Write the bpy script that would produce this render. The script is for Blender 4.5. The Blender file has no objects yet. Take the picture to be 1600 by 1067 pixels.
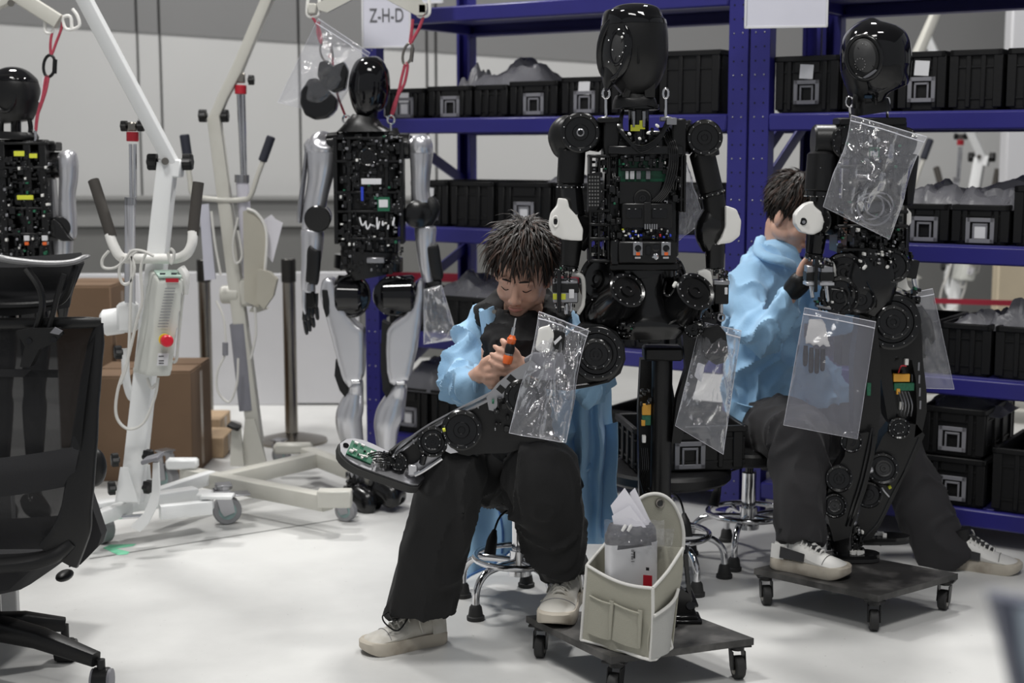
import bpy, bmesh, math, random
from mathutils import Vector, Matrix, Euler, noise
V = Vector
random.seed(7)
PI = math.pi
sc = bpy.context.scene
COL = sc.collection
# ------------------------------------------------------------ camera
FPX, HCAM, HOR = 2300.0, 1.35, 235.0
PITCH = math.atan((533.5-HOR)/FPX)
CP, SP = math.cos(PITCH), math.sin(PITCH)
cd = bpy.data.cameras.new('camera'); cam = bpy.data.objects.new('camera', cd); COL.objects.link(cam)
cam.location = (0, 0, HCAM); cam.rotation_euler = (PI/2-PITCH, 0, 0)
cd.sensor_width = 36; cd.lens = 36*FPX/1600; cd.clip_end = 100
cd.dof.use_dof = True; cd.dof.focus_distance = 3.95; cd.dof.aperture_fstop = 3.2
sc.camera = cam
# ------------------------------------------------------------ light
w = bpy.data.worlds.new('world'); sc.world = w; w.use_nodes = True
w.node_tree.nodes['Background'].inputs[0].default_value = (.93, .96, 1, 1)
w.node_tree.nodes['Background'].inputs[1].default_value = 0.3
def area(loc, tgt, sx, sy, e, col=(1, .985, .96)):
    l = bpy.data.lights.new('ceiling_light', 'AREA'); l.shape = 'RECTANGLE'; l.size = sx; l.size_y = sy; l.energy = e; l.color = col
    o = bpy.data.objects.new('ceiling_light', l); COL.objects.link(o); o.location = loc
    o.rotation_euler = (V(tgt)-V(loc)).to_track_quat('-Z', 'Y').to_euler()
area((-1.6, 3.4, 5.4), (-1.6, 3.9, 0), .9, .5, 135)
area((1.5, 6.6, 5.4), (1.3, 5.0, 0), .5, .4, 175)
area((1.6, 2.2, 5.4), (1.4, 3.0, 0), .9, .5, 60)
area((-2.4, 7.4, 5.4), (-2.2, 7.0, 0), .9, .5, 150)
area((-.2, .6, 5.3), (0, 4.0, .6), 1.6, .6, 60)
sc.view_settings.view_transform = 'Standard'; sc.view_settings.look = 'None'
sc.view_settings.exposure = 0.0; sc.view_settings.gamma = 1; sc.view_settings.use_curve_mapping = False
# ------------------------------------------------------------ pixel aids (a pixel of the photo at a chosen distance -> a point)
def W(px, py, Y):
    a = (px-800)/FPX; b = (533.5-py)/FPX
    d = V((a, CP+b*SP, -SP+b*CP)); return V((0, 0, HCAM))+d*(Y/d.y)
def FL(px, py, z=0.0):
    a = (px-800)/FPX; b = (533.5-py)/FPX
    d = V((a, CP+b*SP, -SP+b*CP)); return V((0, 0, HCAM))+d*((z-HCAM)/d.z)
# ------------------------------------------------------------ mesh builder
def frame(d, up=None):
    d = V(d).normalized(); up = V(up) if up is not None else (V((0, 0, 1)) if abs(d.z) < .95 else V((0, 1, 0)))
    x = up.cross(d)
    if x.length < 1e-6: x = V((1, 0, 0)).cross(d)
    x.normalize(); return x, d.cross(x).normalized()
class MB:
    def __init__(s): s.v = []; s.f = []
    def add(s, v, f):
        o = len(s.v); s.v += [V(p) for p in v]; s.f += [tuple(i+o for i in q) for q in f]; return s
    def box(s, c, size, rot=None, bv=0.0):
        hx, hy, hz = size[0]/2, size[1]/2, size[2]/2; c = V(c)
        R = rot if isinstance(rot, Matrix) else (Euler(rot).to_matrix() if rot else Matrix.Identity(3))
        bv = min(bv, hx*.49, hy*.49, hz*.49)
        if bv <= 0:
            vs = [V((x, y, z)) for x in (-hx, hx) for y in (-hy, hy) for z in (-hz, hz)]
            fs = [(0, 1, 3, 2), (4, 6, 7, 5), (0, 4, 5, 1), (2, 3, 7, 6), (0, 2, 6, 4), (1, 5, 7, 3)]
        else:
            vs = []; ix = {}
            for sx in (-1, 1):
                for sy in (-1, 1):
                    for sz in (-1, 1):
                        for k in range(3):
                            p = [sx*(hx-bv), sy*(hy-bv), sz*(hz-bv)]; p[k] = (sx*hx, sy*hy, sz*hz)[k]
                            ix[(sx, sy, sz, k)] = len(vs); vs.append(V(p))
            fs = []
            for sg in (-1, 1):
                q = [(-1, -1), (1, -1), (1, 1), (-1, 1)]
                fs.append([ix[(sg, a, b, 0)] for a, b in q][::sg])
                fs.append([ix[(b, sg, a, 1)] for a, b in q][::sg])
                fs.append([ix[(a, b, sg, 2)] for a, b in q][::sg])
            for a in (-1, 1):
                for b in (-1, 1):
                    fs.append([ix[(-1, a, b, 1)], ix[(1, a, b, 1)], ix[(1, a, b, 2)], ix[(-1, a, b, 2)]][::-a*b])
                    fs.append([ix[(b, -1, a, 2)], ix[(b, 1, a, 2)], ix[(b, 1, a, 0)], ix[(b, -1, a, 0)]][::-a*b])
                    fs.append([ix[(a, b, -1, 0)], ix[(a, b, 1, 0)], ix[(a, b, 1, 1)], ix[(a, b, -1, 1)]][::-a*b])
                    for c3 in (-1, 1):
                        fs.append([ix[(a, b, c3, k)] for k in range(3)][::a*b*c3])
        return s.add([c+R@p for p in vs], fs)
    def rings(s, rs, caps=True, closed=False):
        n = len(rs[0]); v = [p for r in rs for p in r]; f = []
        m = len(rs)
        for i in range(m if closed else m-1):
            for j in range(n):
                a, b = i*n+j, i*n+(j+1) % n; c, d = ((i+1) % m)*n+(j+1) % n, ((i+1) % m)*n+j
                f.append((a, b, c, d))
        if caps and not closed:
            f.append(tuple(range(n))[::-1]); f.append(tuple(range((m-1)*n, m*n)))
        return s.add(v, f)
    def lathe(s, p, q, prof, n=20, up=None):
        p, q = V(p), V(q); d = q-p; x, y = frame(d, up)
        return s.rings([[p+d*t+(x*math.cos(2*PI*j/n)+y*math.sin(2*PI*j/n))*max(r, 1e-5) for j in range(n)] for t, r in prof])
    def cyl(s, p, q, r, r2=None, n=16, bv=0):
        r2 = r if r2 is None else r2; L = (V(q)-V(p)).length
        if bv and L > 0:
            b = min(bv/L, .4); return s.lathe(p, q, [(0, r-bv), (b, r), (1-b, r2), (1, r2-bv)], n)
        return s.lathe(p, q, [(0, r), (1, r2)], n)
    def tube(s, pts, r, n=8, closed=False, sm=0, flat=None):
        pts = [V(p) for p in pts]
        if sm: pts = spline(pts, sm, closed)
        rs = []; up = None; N = len(pts)
        for i, p in enumerate(pts):
            if closed: d = pts[(i+1) % N]-pts[i-1]
            else: d = pts[min(i+1, N-1)]-pts[max(i-1, 0)]
            if d.length < 1e-9: d = V((0, 0, 1))
            d.normalize()
            if up is None: x, y = frame(d)
            else:
                x = up-d*up.dot(d); x.normalize(); y = d.cross(x)
            up = x; rr = r[min(i*len(r)//N, len(r)-1)] if isinstance(r, (list, tuple)) else r
            if isinstance(r, (list, tuple)):
                t = i/(N-1)*(len(r)-1); k = min(int(t), len(r)-2); rr = r[k]*(1-t+k)+r[k+1]*(t-k)
            rs.append([p+(x*math.cos(2*PI*j/n)+y*math.sin(2*PI*j/n)*(flat or 1))*rr for j in range(n)])
        return s.rings(rs, not closed, closed)
    def sph(s, c, r, rot=None, n=20, m=12):
        if not isinstance(r, (tuple, list)): r = (r, r, r)
        R = rot if isinstance(rot, Matrix) else (Euler(rot).to_matrix() if rot else Matrix.Identity(3)); c = V(c)
        return s.rings([[c+R@V((r[0]*math.sin(PI*i/m)*math.cos(2*PI*j/n), -r[1]*math.sin(PI*i/m)*math.sin(2*PI*j/n), r[2]*math.cos(PI*i/m)))
                         for j in range(n)] for i in [.05]+list(range(1, m))+[m-.05]])
    def loft(s, secs, n=24, up=None, sub=0, e=2.0):
        # secs: (center, a, b[, exponent]); a across 'x', b across 'y' of the path frame
        S = [(V(c[0]), c[1], c[2], c[3] if len(c) > 3 else e) for c in secs]
        if sub:
            pts = spline([c[0] for c in S], sub); T = []
            for i, p in enumerate(pts):
                t = i/(len(pts)-1)*(len(S)-1); k = min(int(t), len(S)-2); u = t-k; h = u*u*(3-2*u)
                T.append((p, S[k][1]*(1-h)+S[k+1][1]*h, S[k][2]*(1-h)+S[k+1][2]*h, S[k][3]*(1-h)+S[k+1][3]*h))
            S = T
        rs = []; N = len(S); px = None
        for i, (c, a, b, ex) in enumerate(S):
            d = S[min(i+1, N-1)][0]-S[max(i-1, 0)][0]; d.normalize()
            if up is not None: x, y = frame(d, up)
            elif px is None: x, y = frame(d)
            else: x = (px-d*px.dot(d)).normalized(); y = d.cross(x)
            px = x; ring = []
            for j in range(n):
                co, si = math.cos(2*PI*j/n), math.sin(2*PI*j/n)
                ring.append(c+x*a*math.copysign(abs(co)**(2/ex), co)+y*b*math.copysign(abs(si)**(2/ex), si))
            rs.append(ring)
        return s.rings(rs)
    def prism(s, poly, o, ux, uy, th):
        # poly in (u,v), extruded +-th/2 along ux x uy
        o, ux, uy = V(o), V(ux), V(uy); nn = ux.cross(uy).normalized()*(th/2); n = len(poly)
        v = [o+ux*a+uy*b-nn for a, b in poly]+[o+ux*a+uy*b+nn for a, b in poly]
        return s.add(v, [tuple(range(n))[::-1], tuple(range(n, 2*n))]+[(i, (i+1) % n, n+(i+1) % n, n+i) for i in range(n)])
    def slab(s, pts, th, nrm=None):
        # world polygon pts extruded along its normal
        pts = [V(p) for p in pts]; n = len(pts)
        nn = V(nrm).normalized() if nrm is not None else sum(((pts[i]-pts[0]).cross(pts[i+1]-pts[0]) for i in range(1, n-1)), V((0, 0, 0))).normalized()
        nn = nn*(th/2)
        return s.add([p-nn for p in pts]+[p+nn for p in pts], [tuple(range(n))[::-1], tuple(range(n, 2*n))]+[(i, (i+1) % n, n+(i+1) % n, n+i) for i in range(n)])
    def grid(s, fn, nu, nv, th=0.0):
        v = [fn(i/nu, j/nv) for j in range(nv+1) for i in range(nu+1)]
        f = [(j*(nu+1)+i, j*(nu+1)+i+1, (j+1)*(nu+1)+i+1, (j+1)*(nu+1)+i) for j in range(nv) for i in range(nu)]
        if th:
            nv_ = len(v); nor = []
            for j in range(nv+1):
                for i in range(nu+1):
                    a = v[j*(nu+1)+min(i+1, nu)]-v[j*(nu+1)+max(i-1, 0)]; b = v[min(j+1, nv)*(nu+1)+i]-v[max(j-1, 0)*(nu+1)+i]
                    c = a.cross(b); nor.append(c.normalized() if c.length > 1e-12 else V((0, 1, 0)))
            v2 = [p+q*th for p, q in zip(v, nor)]; f2 = [tuple(k+nv_ for k in q)[::-1] for q in f]
            bd = [i for i in range(nu+1)]+[j*(nu+1)+nu for j in range(1, nv+1)]+[nv*(nu+1)+i for i in range(nu-1, -1, -1)]+[j*(nu+1) for j in range(nv-1, 0, -1)]
            f3 = [(bd[k], bd[k-1], bd[k-1]+nv_, bd[k]+nv_) for k in range(len(bd))]
            return s.add(v+v2, f+f2+f3)
        return s.add(v, f)
    def xf(s, M4):
        s.v = [M4@p for p in s.v]; return s
    def join(s, o): return s.add(o.v, o.f)
def spline(P, k, closed=False):
    out = []; n = len(P)
    for i in range(n if closed else n-1):
        g = (lambda q: P[q % n]) if closed else (lambda q: P[max(0, min(n-1, q))])
        a, b, c, d = g(i-1), g(i), g(i+1), g(i+2)
        for j in range(k):
            t = j/k; out.append(.5*((2*b)+(c-a)*t+(2*a-5*b+4*c-d)*t*t+(3*b-a-3*c+d)*t**3))
    if not closed: out.append(V(P[-1]))
    return out
def to_mesh(name, mb, mats, angle=38, smooth=True):
    me = bpy.data.meshes.new(name)
    me.from_pydata([tuple(p) for p in mb.v], [], mb.f)
    for m in (mats if isinstance(mats, (list, tuple)) else [mats]): me.materials.append(m)
    bm = bmesh.new(); bm.from_mesh(me)
    bmesh.ops.recalc_face_normals(bm, faces=bm.faces); bm.to_mesh(me); bm.free()
    if smooth:
        me.polygons.foreach_set('use_smooth', [True]*len(me.polygons)); me.set_sharp_from_angle(angle=math.radians(angle))
    me.update(); return me
def rootloc(p):
    l = V((0, 0, 0))
    while p is not None: l += p.location; p = p.parent
    return l
def obj(name, mb, m, parent=None, angle=38, label=None, kind=None, smooth=True):
    if parent is not None: l = rootloc(parent); mb.v = [p-l for p in mb.v]
    else:
        xs = [p.x for p in mb.v]; ys = [p.y for p in mb.v]; zs = [p.z for p in mb.v]
        l = V(((min(xs)+max(xs))/2, (min(ys)+max(ys))/2, min(zs))); mb.v = [p-l for p in mb.v]
    o = bpy.data.objects.new(name, to_mesh(name, mb, m, angle, smooth)); COL.objects.link(o)
    if parent is not None: o.parent = parent
    else: o.location = l
    if label: o['label'] = label
    if kind: o['kind'] = kind
    return o
def tag(o, label, cat, group=None):
    o['label'] = label; o['category'] = cat
    if group: o['group'] = group
    return o
def thing(name, label, cat, loc=(0, 0, 0), group=None, rz=0):
    o = bpy.data.objects.new(name, None); COL.objects.link(o); o.location = loc; o.rotation_euler.z = rz
    o.empty_display_size = .05
    return tag(o, label, cat, group)
def struct(name, mb, m, **k):
    return obj(name, mb, m, kind='structure', **k)
def dup(o, loc=None, rz=None, label=None, group=None, parent=None):
    c = o.copy(); COL.objects.link(c)
    if parent is not None: c.parent = parent
    if loc is not None: c.location = loc
    if rz is not None: c.rotation_euler.z = rz
    if label: c['label'] = label
    if group: c['group'] = group
    for ch in list(o.children): dup(ch, parent=c)
    return c
# voxel union of overlapping solids into one continuous skin
def blob(mb, vox, it=4, fac=.5, disp=None):
    me = bpy.data.meshes.new('tmp'); me.from_pydata([tuple(p) for p in mb.v], [], mb.f)
    bm = bmesh.new(); bm.from_mesh(me); bmesh.ops.recalc_face_normals(bm, faces=bm.faces); bm.to_mesh(me); bm.free()
    o = bpy.data.objects.new('tmp', me); COL.objects.link(o)
    r = o.modifiers.new('r', 'REMESH'); r.mode = 'VOXEL'; r.voxel_size = vox
    if it: q = o.modifiers.new('s', 'SMOOTH'); q.factor = fac; q.iterations = it
    dg = bpy.context.evaluated_depsgraph_get(); dg.update()
    e = bpy.data.meshes.new_from_object(o.evaluated_get(dg))
    out = MB(); vs = [v.co.copy() for v in e.vertices]
    if disp:
        ns = [v.normal.copy() for v in e.vertices]; vs = [p+n*disp(p, n) for p, n in zip(vs, ns)]
    out.v = vs; out.f = [tuple(p.vertices) for p in e.polygons]
    bpy.data.objects.remove(o); bpy.data.meshes.remove(me); bpy.data.meshes.remove(e)
    return out
def fold(scale, amp, seed=0, st=(1, 1, 1)):
    def f(p, n):
        q = V((p.x*st[0], p.y*st[1], p.z*st[2]))*scale+V((seed, seed*2, 3*seed))
        w_ = V((noise.noise(q*.6), noise.noise(q*.6+V((9, 1, 4))), 0))*1.1
        a = noise.noise(q+w_); b = noise.noise(q*1.7+w_*1.4+V((7, 2, 5)))
        r = max(0, 1-abs(a)*3.2)**1.5; r2 = max(0, 1-abs(b)*3.6)**1.5
        return amp*(r*.8+r2*.45-.4+.5*noise.noise(q*.7))
    return f
# ------------------------------------------------------------ materials
MATS = {}
def mat(name, col, rough=.5, metal=0, var=.06, sc_=8.0, bump=0, bsc=60, coat=0, spec=.5, sheen=0, alpha=None, trans=0, sub=0, emit=0, dirt=None):
    m = bpy.data.materials.new(name); m.use_nodes = True; nt = m.node_tree; b = nt.nodes['Principled BSDF']
    tc = nt.nodes.new('ShaderNodeTexCoord')
    nz = nt.nodes.new('ShaderNodeTexNoise'); nz.inputs['Scale'].default_value = sc_; nz.inputs['Detail'].default_value = 5
    nt.links.new(tc.outputs['Object'], nz.inputs['Vector'])
    mx = nt.nodes.new('ShaderNodeMix'); mx.data_type = 'RGBA'
    mx.inputs[6].default_value = [max(0, c*(1-var)) for c in col]+[1]; d2 = dirt or [min(1, c*(1+var)) for c in col]
    mx.inputs[7].default_value = list(d2)+[1]
    if dirt:
        cr = nt.nodes.new('ShaderNodeValToRGB'); cr.color_ramp.elements[0].position = .48; cr.color_ramp.elements[1].position = .72
        nt.links.new(nz.outputs[0], cr.inputs[0]); nt.links.new(cr.outputs[0], mx.inputs[0])
    else: nt.links.new(nz.outputs[0], mx.inputs[0])
    nt.links.new(mx.outputs[2], b.inputs['Base Color'])
    b.inputs['Roughness'].default_value = rough; b.inputs['Metallic'].default_value = metal
    b.inputs['Specular IOR Level'].default_value = spec; b.inputs['Coat Weight'].default_value = coat; b.inputs['Coat Roughness'].default_value = .04
    if sheen: b.inputs['Sheen Weight'].default_value = sheen; b.inputs['Sheen Roughness'].default_value = .5
    if sub: b.inputs['Subsurface Weight'].default_value = sub; b.inputs['Subsurface Radius'].default_value = (.012, .005, .003); b.inputs['Subsurface Scale'].default_value = 1
    if alpha is not None: b.inputs['Alpha'].default_value = alpha
    if trans: b.inputs['Transmission Weight'].default_value = trans
    if emit: b.inputs['Emission Strength'].default_value = emit; b.inputs['Emission Color'].default_value = list(col)+[1]
    if bump:
        n2 = nt.nodes.new('ShaderNodeTexNoise'); n2.inputs['Scale'].default_value = bsc; n2.inputs['Detail'].default_value = 6
        nt.links.new(tc.outputs['Object'], n2.inputs['Vector'])
        bp = nt.nodes.new('ShaderNodeBump'); bp.inputs['Strength'].default_value = bump; bp.inputs['Distance'].default_value = .01
        nt.links.new(n2.outputs[0], bp.inputs['Height']); nt.links.new(bp.outputs[0], b.inputs['Normal'])
    MATS[name] = m; return m
black_m = mat('matte_black_metal', (.0075, .0075, .008), .36, .1, spec=.4, bump=.04, bsc=200)
black_g = mat('gloss_black', (.004, .004, .005), .06, 0, spec=.5)
black_s = mat('satin_black', (.005, .005, .0055), .2, 0, coat=.15, spec=.45)
black_p = mat('black_plastic', (.008, .008, .0085), .42, spec=.35, bump=.06, bsc=120)
crate_m = mat('crate_plastic', (.005, .005, .0055), .5, spec=.35, bump=.08, bsc=90)
silver = mat('silver_shell', (.6, .6, .63), .28, .72)
silver_d = mat('brushed_alloy', (.38, .38, .4), .32, .9)
chrome = mat('chrome', (.72, .72, .74), .1, 1)
steel = mat('worn_steel', (.3, .28, .25), .28, 1, var=.3)
white_p = mat('white_plastic', (.78, .77, .74), .35)
white_e = mat('cream_enamel', (.56, .55, .5), .38, var=.04, dirt=(.5, .49, .44))
white_h = mat('white_enamel', (.8, .81, .81), .35, var=.03)
blue_m = mat('blue_enamel', (.022, .02, .17), .38, var=.12, bump=.03)
grey_m = mat('grey_plastic', (.2, .2, .22), .5)
label_m = mat('label_paper', (.68, .68, .7), .8)
paper = mat('paper', (.72, .71, .76), .85)
yellow = mat('yellow_label', (.65, .68, .05), .6)
orange = mat('orange_plastic', (.75, .13, .02), .3, coat=.3)
red_m = mat('red_plastic', (.45, .015, .03), .4)
green_m = mat('circuit_green', (.012, .12, .06), .4, var=.6, sc_=150)
navy = mat('navy_grip', (.02, .022, .035), .7, bump=.1, bsc=250)
card = mat('cardboard', (.16, .10, .06), .9, var=.12, bump=.08, bsc=40)
wood = mat('wood', (.42, .3, .19), .8, var=.25, sc_=20)
rubber = mat('grey_rubber', (.25, .25, .26), .7)
rubber_b = mat('black_rubber', (.02, .02, .02), .65)
teal = mat('wheel_hub_teal', (.25, .36, .35), .5)
rope_r = mat('red_rope', (.38, .05, .08), .8, var=.5, sc_=120)
orange_t = mat('kapton_tape', (.7, .35, .04), .5)
pipe_m = mat('cable_white', (.62, .61, .58), .55)
# ------------------------------------------------------------ setting
def floor_mat():
    m = mat('floor_paint', (.66, .655, .64), .42, bump=.02, bsc=30, var=.0)
    nt = m.node_tree; b = nt.nodes['Principled BSDF']; tc = nt.nodes['Texture Coordinate']
    n1 = nt.nodes.new('ShaderNodeTexNoise'); n1.inputs['Scale'].default_value = 1.1; n1.inputs['Detail'].default_value = 8; n1.inputs['Roughness'].default_value = .62
    nt.links.new(tc.outputs['Object'], n1.inputs['Vector'])
    cr = nt.nodes.new('ShaderNodeValToRGB'); cr.color_ramp.elements[0].position = .33; cr.color_ramp.elements[0].color = (.53, .53, .52, 1)
    cr.color_ramp.elements[1].position = .62; cr.color_ramp.elements[1].color = (.67, .67, .655, 1)
    n2 = nt.nodes.new('ShaderNodeTexNoise'); n2.inputs['Scale'].default_value = 60; n2.inputs['Detail'].default_value = 3
    nt.links.new(tc.outputs['Object'], n2.inputs['Vector'])
    c2 = nt.nodes.new('ShaderNodeValToRGB'); c2.color_ramp.elements[0].position = .2; c2.color_ramp.elements[0].color = (.35, .34, .33, 1)
    c2.color_ramp.elements[1].position = .29; c2.color_ramp.elements[1].color = (1, 1, 1, 1)
    mx = nt.nodes.new('ShaderNodeMix'); mx.data_type = 'RGBA'; mx.blend_type = 'MULTIPLY'; mx.inputs[0].default_value = 1
    nt.links.new(n1.outputs[0], cr.inputs[0]); nt.links.new(n2.outputs[0], c2.inputs[0])
    nt.links.new(cr.outputs[0], mx.inputs[6]); nt.links.new(c2.outputs[0], mx.inputs[7]); nt.links.new(mx.outputs[2], b.inputs['Base Color'])
    return m
floor_m = floor_mat()
wall_m = mat('wall_white', (.47, .47, .465), .7, var=.04, sc_=2)
wall_shade = mat('wall_painted_shade', (.18, .18, .18), .75, var=.05, sc_=2)  # darker tone for the wall top, its shade put into the colour
wall_d = mat('wall_low_grey', (.24, .24, .235), .8, var=.05, sc_=2)
board_m = mat('partition_white', (.6, .6, .62), .6, var=.03)
groove = mat('joint_dark', (.12, .12, .12), .8)
YW = 9.6
struct('floor', MB().box((0, 4.5, -.05), (16, 15, .1)), floor_m)
zt = W(500, 311, YW).z
# wall: cladding sheets with recessed joints; slanting shade across their tops painted grey
edges = [-8.0, -5.6, W(220, 200, YW).x, W(255, 200, YW).x, W(470, 200, YW).x, W(668, 200, YW).x, W(682, 200, YW).x, W(960, 200, YW).x, 2.1, 3.4, 4.8, 8.0]
zb = W(240, 52, YW).z
wroot = struct('wall_back', MB().box((0, YW+.08, 2.6), (16, .1, 5.2)), groove)
for i in range(len(edges)-1):
    a, b_ = edges[i]+.008, edges[i+1]-.008
    xm = (a+b_)/2; sl = (W(950, 98, YW).z-W(0, 35, YW).z)/(W(950, 98, YW).x-W(0, 35, YW).x)
    z0, z1 = zb+sl*(a-W(240, 52, YW).x), zb+sl*(b_-W(240, 52, YW).x)
    m_ = MB().add([V((x, y, z)) for y in (YW-.02, YW+.03) for x, z in ((a, zt), (b_, zt), (b_, z1), (a, z0))],
                  [(0, 1, 2, 3), (7, 6, 5, 4), (0, 4, 5, 1), (1, 5, 6, 2), (2, 6, 7, 3), (3, 7, 4, 0)])
    obj('panel', m_, wall_m, wroot)
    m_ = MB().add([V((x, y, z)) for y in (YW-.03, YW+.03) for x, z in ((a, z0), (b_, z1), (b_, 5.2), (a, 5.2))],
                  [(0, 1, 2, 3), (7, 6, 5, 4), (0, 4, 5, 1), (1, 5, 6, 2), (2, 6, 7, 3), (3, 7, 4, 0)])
    obj('panel', m_, wall_shade, wroot)
struct('trim_1', MB().box((0, YW-.06, zt+.01), (16, .1, .03), bv=.005).box((0, YW-.02, zt-.09), (16, .08, .17)), wall_d)
struct('trim_2', MB().box((0, YW+.0, (zt-.18)/2), (16, .06, zt-.18)), mat('wall_base_grey', (.14, .14, .135), .8))
# low white partition boards in front of the wall
YB = 7.75
pz = W(300, 428, YB).z
proot = struct('wall_low', MB().box(((W(112, 500, YB).x+W(562, 500, YB).x)/2, YB+.05, pz/2), (W(562, 500, YB).x-W(112, 500, YB).x, .04, pz-.01)), groove)
xs = [W(x, 500, YB).x for x in (112, 222, 318, 447, 562)]
for i in range(4):
    obj('panel', MB().box(((xs[i]+xs[i+1])/2, YB+.02, pz/2+(.01 if i % 2 else 0)), (xs[i+1]-xs[i]-.012, .03, pz), bv=.004), board_m, proot)
struct('ceiling', MB().box((0, 4.5, 6.05), (16, 15, .1)), mat('ceiling_grey', (.3, .3, .3), .9))
# white partition column at the right edge
struct('wall_right', MB().box((W(1570, 300, 8.0).x+.6, 8.06, 1.6), (1.2, .12, 3.2), bv=.01), board_m)
struct('trim_3', MB().add([FL(140, 872, .0006), FL(560, 806, .0006), FL(560, 807.3, .0006), FL(140, 873.6, .0006)], [(0, 1, 2, 3)]), wall_d)
_b = W(1552, 500, 7.8)
tag(obj('timber_panel', MB().box((_b.x+.35, 7.8, .385), (.7, .1, .77), bv=.006), mat('pale_timber', (.55, .47, .34), .7, var=.1)), 'pale timber panel standing on the floor behind the right rack', 'panel')
# ------------------------------------------------------------ racks
TH = math.radians(33)
U = V((math.cos(TH), -math.sin(TH), 0)); Vd = V((math.sin(TH), math.cos(TH), 0))
LEV = [.12, .57, 1.02, 1.47, 1.92]
RD = .75
def rackpt(o, u, v, z): return V(o)+U*u+Vd*v+V((0, 0, z))
RZ = -TH
def Rm(rz): return Matrix.Rotation(rz, 3, 'Z')
def make_rack(o, Wd, label, brace_side):
    root = thing('storage_rack', label, 'rack', (o.x, o.y, 0), 'tall blue storage racks')
    R = Rm(RZ)
    for k, (u, v) in enumerate(((0, 0), (Wd, 0), (0, RD), (Wd, RD))):
        c = rackpt(o, u, v, 0); s_ = 1 if v == 0 else -1
        mb = MB()
        # angled channel post: face + returns
        mb.box(c+V((0, 0, 1.2)), (.075, .004, 2.4), R, .001)
        for q in (-1, 1): mb.box(c+U*(.0365*q)+Vd*(.026*s_)+V((0, 0, 1.2)), (.003, .052, 2.4), R)
        for q in (-1, 1): mb.box(c+U*(.03*q)+Vd*(.051*s_)+V((0, 0, 1.2)), (.014, .003, 2.4), R)
        p = obj('post', mb, blue_m, root)
        hb = MB(); rv = MB()
        for i in range(46):
            z = .07+i*.05
            for q in (-.017, .017):
                cc = c+U*q+V((0, 0, z))-Vd*(.0025*s_)
                if i % 3 == 1: rv.sph(cc, .0035, n=8, m=5)
                else: hb.cyl(cc-Vd*.0006, cc+Vd*.0006, .0034, n=8)
        obj('slot_holes', hb, black_p, p, kind='stuff'); obj('rivets', rv, silver_d, p, kind='stuff')
        obj('foot_plate', MB().box(c+Vd*(.02*s_)+V((0, 0, .004)), (.1, .08, .008), R, .002), blue_m, root)
    for z in LEV:
        for v in (0, RD):
            s_ = 1 if v == 0 else -1
            mb = MB().box(rackpt(o, Wd/2, v, z-.02)+Vd*.012*s_, (Wd-.08, .04, .062), R, .006)
            mb.box(rackpt(o, Wd/2, v, z-.043)+Vd*.03*s_, (Wd-.08, .05, .012), R)
            obj('beam', mb, blue_m, root)
        for u in (.03, Wd-.03):
            obj('side_beam', MB().box(rackpt(o, u, RD/2, z-.02), (.03, RD-.08, .045), R, .003), blue_m, root)
        obj('shelf_board', MB().box(rackpt(o, Wd/2, RD/2, z+.006), (Wd-.085, RD-.04, .014), R, .002), mat('shelf_blue', (.03, .03, .16), .5) if 'shelf_blue' not in MATS else MATS['shelf_blue'], root)
    for u, bz in brace_side:
        for z0, z1 in bz:
            a = rackpt(o, u, .03, z0); b_ = rackpt(o, u, RD-.03, z1)
            d = (b_-a); mb = MB(); x, y = frame(d)
            for q in (a, ):
                mb.loft([(a, .024, .006, 8), (b_, .024, .006, 8)], 16, up=U)
            obj('diagonal_brace', mb, blue_m, root)
    return root
PO = V((.82, 5.42, 0))           # right front post of left rack
RW = 1.70
OL = PO-U*RW
OR = PO+U*.085
make_rack(OL, RW, 'tall blue storage rack behind the worker with the screwdriver, on the left', ((0.0, ((1.5, 1.2), (.62, .9), (.3, .62))), (RW, ((1.2, 1.62), (1.2, .85), (.45, .85)))))
make_rack(OR, 2.0, 'tall blue storage rack running out of the picture on the right', ((0.0, ((1.2, 1.62), (1.2, .85), (.45, .85))),))
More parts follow.
